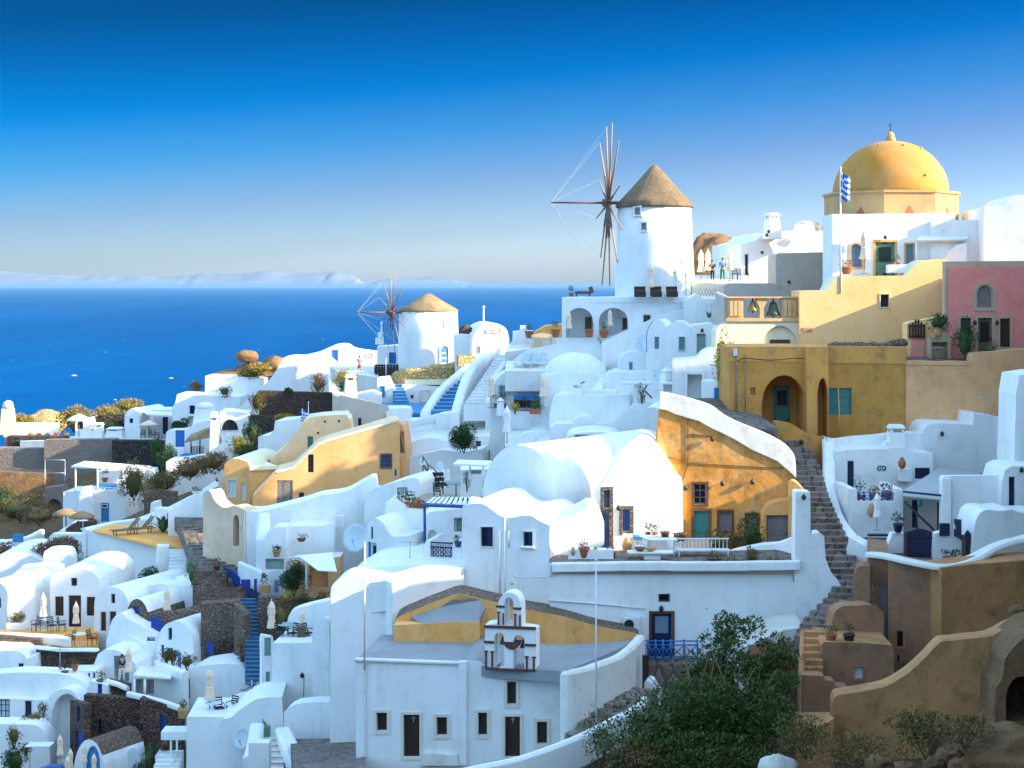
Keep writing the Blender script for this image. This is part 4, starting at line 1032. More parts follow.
wall('grey side wall with cream coping left of the stone belfry', [(717, 292, 106), (726, 296, 105.3), (727, 297, 104.9)], .35, 2.2, 'grey_plaster', sm=False)
bush('sunlit yellow flowering vine at the left end of the olive building', 723, 384, 98.5, 1.5, 3.6, 'leaf_yellow', 260, .2, 'flowering_vine', 'vine')
# ================================================================== pink house
th = house('pink house front with beige border, arched window and three dark doors', 945, 97, 0, [(945, 261.5), (1040, 261)], 362, .6, mat='trim_beige')
th.part('rear_shadow_block', MB().hexa([(26.35, 97.5, -7), (33, 97.5, -7), (34, 104.1, -7), (28.2, 104.1, -7)], [(26.35, 97.5, .55), (33, 97.5, .55), (34, 104.1, .55), (28.2, 104.1, .55)]), 'trim_beige')  # unseen block added and shaped to cast the diagonal shadow on the yellow wall
f = th.fr; holes = [Wn(976.5, 285, 993, 309, 'wood_grey', arch=.4), ]
ff = FR(945, 97, 0); ff = ff.deep(-.21)
pl = [ff.sz(949.5, 362), ff.sz(949.5, 267.5), ff.sz(1040, 267), ff.sz(1040, 362)]
opsP = [Wn(976.5, 285, 993, 308.5, 'trim_beige', arch=.4, fw=.16, fm='trim_beige', bars=(1, 1), pmat='wood_grey'), Dr(960.5, 318, 970.5, 352, 'wood_dark', fw=.16, fm='trim_beige'), Dr(978, 318, 992, 355, 'red_wood', fw=.2, fm='trim_beige', leaves=2, pane=(.35, .9)), Dr(1000, 318.5, 1010, 347, 'wood_dark', fw=.16, fm='trim_beige')]
w_, r2 = shell(ff, pl, [(holepoly(ff, o), .18) for o in opsP], .205, .0); w_.add(r2.v, r2.f)
th.part('pink_render', w_, 'pink', recalc=False)
for o in opsP: fill(th, ff, o)
lamp('left wall lamp between the doors of the pink house', ff, 974, 322); lamp('right wall lamp between the doors of the pink house', ff, 996, 322)
# left wing with gate
th = house('pink gate pier wing with dark wooden gate left of the pink house', 907, 97.5, 0, [(907, 350), (907, 324), (910, 322), (945, 316)], 365, 1.2, mat='ochre_wall')
th.part('pink_panel', (lambda m: (plate(m, th.fr, [th.fr.sz(924, 362), th.fr.sz(911, 362), th.fr.sz(911, 337), th.fr.sz(924, 337)], -.08, .1), m)[1])(MB()), 'pink')
f = th.fr; g = T('wooden_gate', 'dark wooden slatted gate with arched top in the pink wing', 'gate', f.pt(916, 338)); m = MB()
for i in range(6):
    x = 908.8+i*2.9; t = 320+4*abs(i-2.5)/2.5*1.0-(1.5 if 1 < i < 4 else 0); plate(m, f, [f.sz(x+1.1, 338), f.sz(x-.6, 338), f.sz(x-.6, t), f.sz(x+1.1, t)], -.22, -.14)
g.part('slats', m, 'wood_dark'); m = MB()
for y in (325, 335.5): plate(m, f, [f.sz(924.5, y+1.6), f.sz(908, y+1.6), f.sz(908, y), f.sz(924.5, y)], -.16, -.09)
g.part('rails', m, 'wood_dark')
th = house('small stone niche shelf with table beside the pink house', 930, 96.4, 0, [(930, 338), (951, 337)], 365, .9, mat='trim_beige', ops=[Hl(932, 342, 948, 361, rec=.7)], name='masonry_shelf', cat='shelf')
jar('large round clay jar on the masonry shelf by the pink house', 938, 337.5, 95.9, .75)
bush('dark trailing shrub over the clay jar left of the pink house', 938, 330, 96, 1.7, 1.0, 'leaf_dark', 260, .16)
bush('dark leafy shrub in front of the left door of the pink house', 965, 356, 95.6, 1.5, 2.2, 'leaf_dark', 420, .17)
bush('low green shrub in front of the middle door of the pink house', 990, 356, 95.6, 1.1, .9, 'leaf_green', 160, .14)
table('small pale table in front of the masonry shelf', 938, 360, 95.4, 0, 'wood_grey')
floor([(800, 358, 96.2), (1040, 362, 95), (1040, 356, 98.5), (800, 350, 104)], 'flagstone', 1.0)
# peach retaining wall and olive building
th = house('peach weathered retaining wall with stepped top below the pink house', 906, 94.5, 2, [(906, 361), (971, 361.5), (972, 353), (1010, 350), (1040, 348)], 440, 1.0, mat='peach', name='retaining_wall', cat='wall')
th.part('coping', (lambda m: (plate(m, th.fr, [th.fr.sz(971, 365.5), th.fr.sz(906.5, 365), th.fr.sz(906.5, 362), th.fr.sz(971, 362.5)], -.05, .2), m)[1])(MB()), 'peach')
th = house('weathered olive-yellow building with pointed arch and teal door', 729, 94, 0, [(729, 347), (808, 347)], 470, 5.5, mat='olive', roof='olive_top',
    ops=[Hl(762, 375, 806, 455, arch=.36, rec=2.6), Wn(750, 387.5, 755.5, 395, 'olive', rec=.3, pmat='olive_top', bars=(1, 1)), Dr(774, 386, 789.5, 421, 'paint_teal', inner=2.6, pane=(.45, .88))])
f = th.fr; m = MB(); plate(m, f, [f.sz(808, 362), f.sz(729.5, 361), f.sz(729.5, 346.6), f.sz(808, 346.6)], -.035, .5); th.part('cornice_band', m, 'olive_top')
m = MB(); plate(m, f, [f.sz(775.5+.2, 421), f.sz(762.5, 455), f.sz(805.5, 455), f.sz(789.5, 421.4)], 2.2, 2.6)
for x in (736, 745):
    m = MB().tube(f.pt(x, 355, -.1), f.pt(x, 412, -.1), .05 if x == 736 else .03); single('drain_pipe', m, 'wood_grey', 'thick grey pipe at the left corner of the olive building' if x == 736 else 'thin pipe beside the thick one on the olive building', 'pipe')
m = MB(); pts = [f.pt(736, 362, -.06), f.pt(745, 358, -.06), f.pt(770, 360, -.06), f.pt(800, 358, -.06), f.pt(812, 361, -.5)]; m.path(cr([tuple(p) for p in pts], 4), .02, 5); single('power_cable', m, 'black_iron', 'sagging black cable along the top of the olive building', 'cable')
jx = f.pt(735, 352, -.15); single('junction_box', MB().box(jx, (.22, .16, .42)), 'shutter_white', 'pale junction box on the olive building corner', 'box')
th = house('olive-yellow corner pier with ochre face between the two arches', 807, 93.3, 0, [(807, 347), (828.5, 347)], 470, 4.5, mat='olive_top', ops=[Hl(817.5, 378, 828, 452, arch=.25, rec=1.6)], name='corner_pier', cat='wall')
th = house('olive-yellow wall with faded teal shutters right of the arch', 828, 94.6, 0, [(828, 346.5), (906.5, 347)], 470, 4.0, mat='olive', roof='olive_top', ops=[Wn(828.8, 388, 851.5, 415, 'paint_teal', rec=.2, pmat='paint_teal', bars=(2, 3))])
f = th.fr; m = MB(); plate(m, f, [f.sz(906, 364), f.sz(828.5, 363), f.sz(828.5, 346), f.sz(906, 346.6)], -.04, .5); th.part('cornice_band', m, 'olive_top')
single('drain_pipe', MB().tube(f.pt(837.5, 388, -.2), f.pt(839.5, 440, -.3), .035), 'peach', 'thin pale pole in front of the teal shutters', 'pole')
th = house('olive plaster stair parapet below the pointed arch', 776, 91.6, 12, cr([(776, 421), (790, 423), (806, 432), (818, 436), (828, 437)], 3), 480, .5, mat='olive', name='stair_parapet', cat='wall')
lamp('black lamp on the olive stair parapet', th.fr, 800, 441)
m = MB()
for i in range(11): p = P(834+i*6.7, 346+(.8 if i % 2 else 0)-(3 if i > 8 else 0), 95.5); m.ell(p, (.42, .35, .26), 10, 6, .3, 2, seed=i)
single('rubble_coping', m, 'volcanic_pale', 'row of loose rubble stones on top of the olive wall', 'stones')
# ================================================================== MIDDLE: stairs, small white houses, sunbed terrace
th = house('white barrel-roofed chapel with thin mast, seen over the white stairway', 472, 148, 8, [(472, 342), (474, 334)]+arc(476, 333, 508, 334, 323, 12)+[(509, 338)], 362, 7, ops=[Wn(486, 329, 501, 333.5, 'cream', flat=True, pmat='cream', bars=(2, 1)), Wn(478, 346, 480, 353, 'cream', flat=True, pmat='wood_brown', bars=(1, 1))])
pole('thin white mast on the barrel roof of the chapel by the sea', 483.5, 325, 149, 307, .1, 'canvas_white', 'mast', 'mast')
th = house('cream flat-roofed building joining the small windmill and the chapel', 455, 150, 4, [(455, 335), (462, 334), (475, 335)], 368, 5, ops=[], roof='white_old')
single('roof_boulder', MB().ell(P(466, 333, 152), (.7, .6, .8), 12, 8, .25, 2), 'volcanic_stone', 'dark boulder lying on the cream roof by the small windmill', 'rock')
cube_blocks('small stone bench below the cream building by the windmill', 466, 366, 148, (1.6, .8, 1.0), 15, 'rubble_ochre', 'stone_bench', 'bench')
th = house('white wall with square chimney left of the picket gate', 512, 136, 0, [(512, 352), (513, 332), (520, 331), (520.5, 326), (526, 326), (526.5, 331), (533, 331)], 372, 3)
th = house('tan-roofed low building beside the arched terrace', 534, 133, 0, [(534, 333), (546, 326), (556, 325), (566, 324)], 350, 4, mat='ochre_pale', roof='ochre_pale')
f = FR(531, 131, 0); g = T('picket_gate', 'cream wooden picket gate above the sunbed terrace', 'gate', f.pt(541, 349)); m = MB()
for i in range(11): x = 531.5+i*2; plate(m, f, [f.sz(x+1.3, 349), f.sz(x, 349), f.sz(x, 335-2*math.sin(i/10*3.14)), f.sz(x+1.3, 335-2*math.sin(i/10*3.14))], -.05, .05)
g.part('slats', m, 'canvas'); m = MB()
for y in (339, 346): plate(m, f, [f.sz(553, y+1), f.sz(531, y+1), f.sz(531, y), f.sz(553, y)], .05, .12)
g.part('rails', m, 'canvas')
floor([(505, 352, 131), (570, 345, 131), (600, 338, 121.5), (566, 337, 128), (512, 341, 140)], 'white_old', 1.5)
# white stairway
stairs('wide white stairway climbing beside the barrel-roofed chapel', P(463.5, 405, 127), P(486.5, 407, 127), P(498, 354, 143), P(512, 355, 143), 17, 'white', nose='white_old')
wall('thick white parapet left of the wide white stairway', [(455, 413, 128), (462, 388, 132), (470, 369, 136), (480, 357, 140), (498, 345, 145)], .75, 2.2)
wall('white parapet right of the wide white stairway', [(489, 402, 126.5), (494, 380, 130), (503, 364, 135), (514, 350, 140), (520, 338, 144)], .6, 2.5)
# blue stairs
stairs('blue-edged stairway between two thick white parapets', P(430, 413, 133), P(455, 413, 133), P(453, 380, 145), P(465, 380, 145), 9, 'stair_blue', nose='white')
stairs('blue stairway top flight passing behind the white parapet', P(455, 380, 145), P(466, 380, 145), P(468, 370, 149), P(474, 370, 149), 4, 'stair_blue', nose='white')
wall('thick white parapet left of the blue-edged stairway', [(425, 411, 132.5), (433, 399, 136), (442, 387, 140), (458, 373, 145), (476, 359, 149), (492, 347, 152), (500, 341, 154)], .8, 2.2)
stairs('short flight of blue steps up to the small windmill', P(394, 403, 144), P(409, 403, 144), P(392, 384, 150), P(402, 384, 150), 6, 'stair_blue', nose='white')
floor([(382, 402.5, 145), (428, 403, 145), (428, 413, 139), (404, 414, 139), (400, 408, 141), (386, 408, 141)], 'stair_blue', 1.2)
th = house('cream-white wall with small blue hatch beside the short blue steps', 377, 147, 0, [(377, 378), (388, 377), (394, 390), (395, 404)], 420, 2.0, ops=[Wn(380, 386, 385, 397, 'paint_sky', flat=True, pmat='paint_sky', bars=(1, 1))], name='wall_block', cat='wall')
th = house('low white wall with dark vent between the two blue stairways', 402, 148.5, 4, [(402, 384.5), (420, 385), (443, 387)], 410, 1.2, name='wall_block', cat='wall', ops=[Wn(411, 395, 413.5, 398, 'black_iron', flat=True, pmat='dark_interior', bars=(1, 1)), Wn(420, 390, 430, 402, 'white_old', flat=True, pmat='white_old', bars=(1, 1))])
# rubble wall under the small mill
m = wallmesh([P(397, 374, 153), P(402, 370, 150.5), P(415, 368, 149.8), P(432, 365.5, 150), P(450, 363, 151), P(463, 361, 153)], 1.4, 2.2, .3, jit=.12); single('rubble_wall', m, 'rubble_ochre', 'curved sunlit ochre rubble wall at the foot of the small windmill', 'wall')
cube_blocks('cream stone ledge under the ochre rubble wall', 432, 384.5, 149.5, (5, 1, .5), 0, 'cream', 'ledge', 'ledge')
# small windmill
windmill('smaller white windmill by the sea with blue door and ochre thatched cap', 428.5, 368, 160, 30.5, 29, 310, 293, 29.5, (393, 312), 0, 0, 3.6, 12,
   [(441.5, 345, 448.5, 362.5, 'paint_bright_blue', 'arch'), (445.5, 320.5, 449, 325.5, 'white_old', 'small')], None, 4.5, 67)
# houses left of it
th = house('long white house with wavy roofline and blue door above the sea', 284, 171, 2, [(284, 372)]+cr([(284, 360), (313, 354), (326, 349), (334, 345.5), (345, 345), (352, 349), (362, 351), (378, 353)], 4), 385, 5, ops=[Dr(331.5, 350, 338, 361.5, 'paint_bright_blue'), Wn(366, 353.5, 373, 357, 'cream', flat=True, pmat='cream', bars=(1, 1))])
th = house('white block with blue window beside the small windmill', 377, 161, 2, [(377, 347), (388, 346.5), (400, 345.5)], 380, 4, ops=[Wn(389, 352.5, 396, 364, 'paint_bright_blue', pmat='paint_bright_blue')])
fr2 = FR(375, 157, 0); m = MB()
for i in range(8):
    x = 375+i*3; m.box(fr2.pt(x+1.2, 370.5), (.2, .12, 1.2))
for y in (365.5, 371, 376.5): m.box(fr2.pt(386.5, y), (2.4, .1, .14))
single('dark_railing', m, 'black_iron', 'dark lattice railing under the blue window', 'railing'); cube_blocks('dark low base wall behind the lattice railing', 386.5, 377, 158, (2.4, .5, 1.0), 0, 'volcanic_stone', 'base_wall', 'wall')
t_ = pole('white weathered mast with hanging cloth left of the small windmill', 381.5, 347, 162, 323, .10, 'canvas_white', 'mast', 'mast')
t_.part('hanging_cloth', MB().box(P(379.5, 341, 161.7), (.8, .2, .7), .3).box(P(380.5, 335, 161.7), (.5, .15, .6), -.2), 'canvas_white')
pole('thin white pole in front of the dark lattice railing', 386, 377, 152, 359, .05, 'metal_white', 'thin_pole')
person('person in blue top and red skirt walking below the wavy white house', 359.5, 373, 156, 1.7, 150, 'cloth_blue', 'cloth_red', skirt=True)
floor([(340, 373, 157), (378, 377, 156), (380, 366, 162), (330, 366, 164)], 'white_old', 1.5)
chimney('white tapered chimney with open box top beside the yellow bush', 350.5, 397, 140, 1.05, 2.0, 'white', 10, 'box')
bush('sunlit yellow flowering bush on the terrace left of the tapered chimney', 344, 388, 148, 2.6, 2.0, 'leaf_gold', 500, .2)
bush('dark shrub below the yellow flowering bush by the chimney', 345, 393, 145, 1.8, 1.5, 'leaf_dark', 250, .2)
th = house('white low terrace block around the tapered chimney', 338, 142, 2, [(338, 394), (356, 395), (372, 392), (380, 396)], 425, 4, roof='white_old')
# grey-brown wall + yellow house belongs to p5
th = house('white lit block left of the lower blue steps landing', 386, 136.5, 0, [(386, 408), (398, 408), (409, 409), (411, 414)], 440, 3)
th = house('white house with soft sloping top below the blue stairs', 396, 131, -8, cr([(396, 421), (412, 421), (437, 415), (440, 420)], 3), 475, 4)
th = house('white retaining house wall behind the round dark bush', 436, 129, -6, cr([(436, 415), (450, 413), (464, 413), (468, 406), (486, 409), (505, 412)], 3), 470, 3)
bush('round dark green bush growing against the white wall', 464, 450, 115.5, 2.2, 2.0, 'leaf_dark', 1500, .17, 'round_bush', clumps=14)
# upper terrace of sunbeds
th = house('long white house back with rounded shoulder behind the sunbeds', 506, 121.5, 0, [(506, 372)]+cr([(506, 366), (518, 357), (530, 350), (558, 344), (580, 340), (594, 337.5), (601, 344), (605, 352)], 4), 390, .8)
floor([(505, 371, 117.5), (606, 371, 117.5), (606, 361, 121.4), (506, 361, 121.4)], 'white_old', 1.5)
for i, x in enumerate((523, 531, 540)): lounger(('pale sunbed left of three on the white upper terrace', 'pale sunbed in the middle of the white upper terrace', 'pale sunbed right of three, nearest the pillow dome')[i], x, 367, 119.5, R(-25), 'shutter_white', 'pale sunbeds on the upper terrace')
th = house('small white vaulted house with pale double window beside the stairway', 490, 118.5, 0, [(490, 396)]+arc(493, 390, 541, 388, 370, 14), 412, 5, ops=[Wn(499, 385.5, 507, 398, 'shutter_white', fw=.08, pmat='glass_pale'), Wn(511.5, 379, 513.5, 381, 'black_iron', flat=True, pmat='dark_interior', bars=(1, 1))])
th = house('white house with pillow-shaped dome roof behind the tall parasol', 541, 115.5, -1, [(541, 376), (546, 374), (606, 374.5)], 405, 5.5)
m = MB(); c = P(575.5, 374, 117.8); m.ell(c, (2.3, 2.2, 1.6), 32, 12, .03, 1, zmin=0); th.part('dome', m, 'white')
wall('white slope wall from the pillow dome down to the terrace', [(588, 397, 113), (597, 388, 114), (606, 376, 115.5), (618, 368, 117)], .8, 3)
th = house('white cubic house with flat lip roof right of the pillow dome', 605, 114, -3, [(605, 377)]+cr([(606, 375), (612, 372.5), (630, 372), (648, 372.5)], 3), 412, 4)
th = house('white house with rounded gable and tiny window under the dish', 617, 117, -3, [(617, 372)]+arc(618, 364, 650, 364, 351.5, 12), 395, 5, ops=[Wn(629, 362, 633, 372, 'shutter_white', pmat='glass_pale', bars=(1, 1))])
# pair of rounded tower houses
th = house('narrow white tower house with rounded top and slim window', 646, 113, -14, [(646, 345)]+arc(646.5, 331, 667, 333, 319.5, 12), 400, 3.5, ops=[Wn(654.5, 337, 659, 349, 'paint_sage', pmat='glass_pale', bars=(1, 2))])
th = house('second white tower house with rounded top and green-framed window', 664, 112.5, -8, [(664, 340)]+arc(665, 336, 693, 337, 321.5, 12), 400, 4, ops=[Wn(679, 337, 685, 350.5, 'paint_sage', pmat='glass_pale', bars=(1, 2), fw=.06)])
th = house('white house with tall green door right of the rounded towers', 691, 112, -4, [(691, 328), (694, 325), (712, 323), (717, 328), (718, 345)], 400, 4, ops=[Dr(697, 334, 705.5, 356, 'paint_sage', fw=.07)])
lamp('round lamp over the tall green door', th.fr, 702, 330)
dish('pale blue satellite dish left of the narrow tower house', 644, 351, 114.5, .6, 215, 20, .5)
dish('small satellite dish behind the pyramid chimney', 657, 380, 110.5, .38, 200, 20, .3)
m = MB().path([P(*q, 112.4) for q in cr([(646.8, 352), (646.8, 335), (649, 327), (653, 321)], 4)], .03, 6); single('blue_cable', m, 'paint_bright_blue', 'bright blue cable running up the corner of the narrow tower', 'cable')
chimney('white pyramid-topped chimney in front of the rounded towers', 667.5, 382, 108, .75, .95, 'white', 25, 'pyramid')
th = house('low white porch with dark opening under the pyramid chimney', 660, 106.5, -5, [(660, 383), (673, 382.5)], 410, 2, ops=[Hl(663.5, 384.5, 672, 391.5, rec=.5)])
# white block with dark doorway
th = house('white house with stepped curved top and dark doorway by the paved lane', 672, 104, -6, [(672, 362), (674, 360.5), (696, 359)]+cr([(697, 358), (703, 351.5), (711, 348.5), (719, 350), (726, 358), (729, 365)], 3), 420, 4, ops=[Hl(687.5, 374.5, 702, 402, rec=1.0)])
f = th.fr; m = MB(); ring(m, f, [f.sz(702, 402), f.sz(687.5, 402), f.sz(687.5, 374.5), f.sz(702, 374.5)], [f.sz(705, 402), f.sz(684, 402), f.sz(684, 371), f.sz(705, 371)], -.08, .02); th.part('door_surround', m, 'white')
wall('white side wall running from the dark doorway to the olive building', [(704, 379, 102.5), (716, 379.5, 101), (730, 380, 99)], .4, 2.2, 'white_old', sm=False)
floor([(680, 398, 100), (735, 398, 99), (778, 428, 90.5), (750, 430, 88), (700, 402, 96)], 'flagstone', 2)
cube_blocks('low blue box on the paved lane by the olive building', 723, 399, 99, (1.1, .6, .7), 0, 'paint_sky', 'storage_box', 'box')
# dining terrace and parasols
th = house('white terrace block carrying the dining table with blue cushions', 505, 116.5, -3, [(505, 414), (511, 411), (530, 411.5), (549, 412), (553, 404)], 450, 4.5, roof='white_old')
for l, x, b, t, Y in (('tall closed cream parasol at the right foot of the white stairway', 491, 408, 373, 117.8), ('short closed parasol behind the small vaulted house window', 519, 400, 375, 118), ('tall closed cream parasol beside the blue-cushioned dining table', 543, 408, 373.5, 115.2), ):
    parasol(l, x, b, Y, t)
parasol('white wrapped parasol in front of the dining terrace wall', 507, 446, 113.5, 405, 'canvas_white')
t_ = T('dining_table', 'dark wooden dining table on the white terrace by the parasol', 'table', P(525, 410, 116.3)); p = t_.base
t_.part('top', MB().box(p+V((0, 0, .72)), (1.7, .8, .07)), 'wood_dark'); [t_.part('leg', MB().box(p+V((x, y, .35)), (.08, .08, .7)), 'wood_dark') for x in (-.75, .75) for y in (-.3, .3)]
for i, x in enumerate((518, 523, 530, 536)):
    p = P(x, 407.5, 117+.3*(i % 2)); t_ = T('cushioned_seat', ('bright blue cushion seat left of four at the dark dining table', 'second blue cushion seat from the left at the dark dining table', 'third blue cushion seat from the left at the dark dining table', 'bright blue cushion seat right of four at the dark dining table')[i], 'seat', p, 'blue cushion seats on the dining terrace')
    t_.part('seat', MB().box(p+V((0, 0, .25)), (.5, .5, .5)), 'wood_dark'); t_.part('cushion', MB().box(p+V((0, .12, .72)), (.55, .22, .4), 0, .1), 'cushion_blue')
bush('small bright yellow flowering plant at the left end of the dining table', 515, 411, 115.8, .7, .7, 'leaf_yellow', 120, .12, 'flowering_plant', 'plant')
t_ = T('planter_box', 'terracotta trough with spiky plant on the dining terrace edge', 'planter', P(535, 414, 115)); t_.part('trough', MB().box(t_.base+V((0, 0, .18)), (.8, .35, .36)), 'terracotta'); t_.part('plant', leaves(MB(), t_.base+V((0, 0, .7)), (.35, .25, .5), 90, .25, 4), 'leaf_agave', recalc=False)
for i, x in enumerate((496, 504)): pot(('small pot of orange flowers left of the vaulted house window', 'small pot of orange flowers under the vaulted house window')[i], x, 408, 117.6+.3*i, .35, .2, 'terracotta', 'leaf_green', .5, .7, 50, flower='flower_orange')
chimney('white pointed garden post beside the orange flower pots', 500.5, 409, 117, .55, .8, 'white', 0, 'pyramid')
th = house('long blank white wall with slanted left end below the pillow dome', 549, 112, -2, [(549, 415), (552, 402), (556, 396), (562, 395), (630, 394.5)], 455, 4)
chimney('white square chimney with tilted brown slab on top', 577.5, 397, 112.6, .65, .95, 'white', 0, 'box')
single('tilted_slab', MB().box(P(580, 384, 112.6), (.75, .5, .06), 0, -.5), 'wood_brown', 'tilted brown board on the square white chimney', 'board')
wall('low white parapet right of the square chimney', [(583, 388.5, 113.2), (605, 388.5, 113), (618, 390, 112.6)], .4, 1.0, sm=False)
# little pillar pergola
t_ = T('pillar_canopy', 'thin white slab canopy on a white pillar above the rounded roofs', 'canopy', P(637, 405, 110.5)); t_.part('slab', MB().box(P(636, 383, 110.5), (2.0, 1.2, .16)), 'white'); t_.part('pillar', MB().box(P(637.5, 394.5, 110.5), (.45, .45, 1.4)), 'white')
t_.part('strut', MB().tube(P(645, 391, 110.5), P(652, 398, 110.5), .06).tube(P(647, 385, 110.5), P(643, 392, 110.5), .05), 'wood_grey')
bush('ochre and green potted climber beside the white canopy pillar', 642, 405, 109.8, .5, 1.5, 'leaf_olive', 140, .12, 'climbing_plant', 'plant')
th = house('white house with sloping rounded roof below the slab canopy', 600, 110, -8, [(600, 432)]+cr([(602, 430), (612, 424), (624, 412), (634, 404), (640, 404)], 3)+[(662, 401), (664, 412)], 470, 5)
th = house('white barrel roof lump left of the orange facade', 640, 101, -10, [(640, 424)]+arc(641, 420, 664, 424, 407, 12), 460, 5)
th = house('white barrel-roofed block half hidden behind the big vault', 564, 104, -3, [(564, 444), (566, 439)]+arc(567, 438, 620, 438, 432, 10)+[(624, 441)], 480, 5, ops=[Wn(575, 434.5, 594, 437.5, 'paint_sage', flat=True, pmat='wood_dark', bars=(3, 1))])
th = house('white domed niche wall below the blank white wall', 550, 109.5, -3, [(550, 428), (556, 424)]+arc(574, 424, 594, 424, 416, 8)+[(612, 425), (618, 432)], 460, 3)

floor([(386, 463, 118.5), (484, 453, 118.3), (508, 440, 121), (500, 428, 127), (430, 424, 130.5), (396, 430, 131)], 'white_old', 2.5)
floor([(505, 446, 113), (556, 446, 110), (612, 440, 107), (560, 428, 111.5), (505, 430, 116.4)], 'white_old', 2.5)
th = house('white rounded terrace wall curving below the round dark bush', 405, 119.5, -4, cr([(405, 447), (418, 440), (432, 438), (446, 441), (458, 448)], 3), 480, 3)
th = house('low white rounded block between the wrapped parasol and the vault', 516, 112.5, -3, cr([(516, 440), (526, 433), (540, 430), (554, 432), (562, 440)], 3), 470, 4)
th = house('white flat-lipped house left of the wrapped parasol', 466, 120.5, -3, [(466, 446), (467, 437), (484, 436.5), (500, 437.5), (502, 446)], 480, 3, ops=[Wn(476, 441, 481, 447, 'paint_sky', bars=(1, 2))])
# ================================================================== BIG VAULT, annex, terrace house, orange facade
th = house('large white barrel-vaulted house with smooth rounded front', 483, 88.5, -38, [(483, 508), (483, 488)]+cr([(485, 478), (489, 467), (496, 456), (505, 448.5), (517, 445), (530, 447.5), (541, 456), (551, 470), (556, 484), (558, 494)], 5)+[(558, 508)], 530, 12.3, jit=.02)
vf = th.fr
p = vf.pt(562, 503, -.3); t_ = T('rooftop_vent', 'small white vent box with cream opening at the corner of the big vault', 'vent', P(562, 506, 86)); t_.part('box', MB().box(P(562, 502, 86), (.45, .4, .55)), 'white'); t_.part('opening', MB().box(P(561.5, 502, 85.78), (.2, .04, .3)), 'ceramic_tan')
th = house('white vaulted house with blue stone-framed door facing the terrace', 592, 83.5, -4, [(592, 508)]+cr([(593, 502), (599, 490), (606, 478), (613, 465), (621, 451), (631, 440), (643, 436), (654, 441), (665, 455), (673, 471), (682, 479)], 4)+[(683, 490)], 556, 3.4,
  ops=[Wn(603.5, 490, 610, 508, 'paint_blue', fw=.16, fm='volcanic_pale', bars=(2, 2)), Dr(602, 513.5, 609.5, 552, 'paint_blue', fw=.2, fm='volcanic_pale'), Wn(622.5, 509.5, 630, 531, 'paint_blue', fw=.18, fm='volcanic_pale', shut=2)])
lamp('black lamp left of the stone-framed blue door', th.fr, 598, 510); lamp('black lamp right of the stone-framed blue door', th.fr, 618.5, 507)
# annex: tall blue-shuttered house
th = house('tall white house with two blue shuttered windows and wavy parapet', 462, 79.5, -17, [(462, 509)]+cr([(463, 506), (472, 504), (484, 504.5), (494, 511), (504, 517), (514, 517.5), (522, 515.8), (532, 516), (540, 521), (550, 525)], 4), 668, 6.5,
  ops=[Wn(481, 527, 493, 546.5, 'paint_navy', shut=1, fw=.05, fm='white', bars=(1, 1)), Wn(523.5, 532, 532.5, 546, 'paint_navy', shut=1, sill=1, fw=.09, fm='white', bars=(1, 1))])
ax = th.fr
for i, (x, y0, y1) in enumerate(((500, 530, 600), (505, 512, 640), (509, 531, 547))):
    th.part('wall_pipe', MB().tube(ax.pt(x, y0, -.03), ax.pt(x, y1, -.03), .035), 'white')
th = house('sunlit white link roof between the tall house and the big vault', 549.5, 79.2, 0, [(549.5, 530), (550, 525)]+cr([(552, 524), (566, 518), (580, 512), (590, 507), (600, 512), (604, 522)], 4)+[(604, 545), (570, 562)], 600, 3.4)
# long terrace house front
th = house('long white terrace house wall with navy door and small balcony', 549, 77, -2, [(549, 563), (560, 562.5), (640, 562), (720, 562.5), (804, 561)], 672, 3.4, roof='flagstone',
  ops=[Wn(658.5, 594, 670, 602.5, 'wood_brown', rec=.25, bars=(1, 1)), Dr(651.5, 613.5, 672, 658, 'paint_navy', fw=.12, fm='trim_brown', pane=(.55, .93), pmat='glass_pale'), Wn(706, 608, 707, 609, 'black_iron', flat=True, pmat='black_iron', bars=(1, 1))])
tf = th.fr; lamp('small lamp over the navy balcony door', tf, 661, 607)
m = MB()
for pts in (((512, 570), (513, 575), (520, 577), (545, 577)), ((545, 577), (547, 592), (551, 606), (560, 614)), ((547, 600), (600, 604), (645, 608.5)), ((545, 577), (560, 573))): m.path([tf.pt(*q, -.05) for q in cr(pts, 5)], .035, 6)
single('white_wall_pipes', m, 'white', 'branching white pipes fixed on the long terrace house wall', 'pipes')
# electrics
b = tf.pt(796, 575, -.15); t_ = T('electric_meter', 'grey electric meter box with conduit on the white wall', 'meter', b); t_.part('box', MB().box(b, (.32, .2, .6)), 'metal_grey'); t_.part('conduit', MB().tube(b+V((0, 0, -.3)), tf.pt(798, 613, -.1), .04), 'metal_grey')
# air conditioner
c = tf.pt(631, 622.5, -.25); t_ = T('air_conditioner', 'white air conditioner unit beside the navy balcony door', 'air conditioner', c+V((0, 0, -.35))); t_.part('casing', MB().box(c, (.78, .34, .60)), 'metal_white')
t_.part('fan_grille', MB().lathe([(.24, 0), (.24, .04), (.02, .05)], (0, 0, 0), 20), 'black_iron'); o = t_.o.children[-1]
me = o.data
for v in me.vertices: q = v.co+t_.base; v.co = (c.x-.1+q.x-0, c.y-.17-q.z, c.z+q.y) if False else (v.co.x, v.co.y, v.co.z)
bpy.data.objects.remove(o); m = MB(); m.tube(c+V((-.12, -.16, 0)), c+V((-.12, -.20, 0)), .23, .23, 20); t_.part('fan_grille', m, 'black_iron')
t_.part('brackets', MB().box(c+V((-.28, .02, -.33)), (.05, .4, .05)).box(c+V((.28, .02, -.33)), (.05, .4, .05)), 'metal_grey')
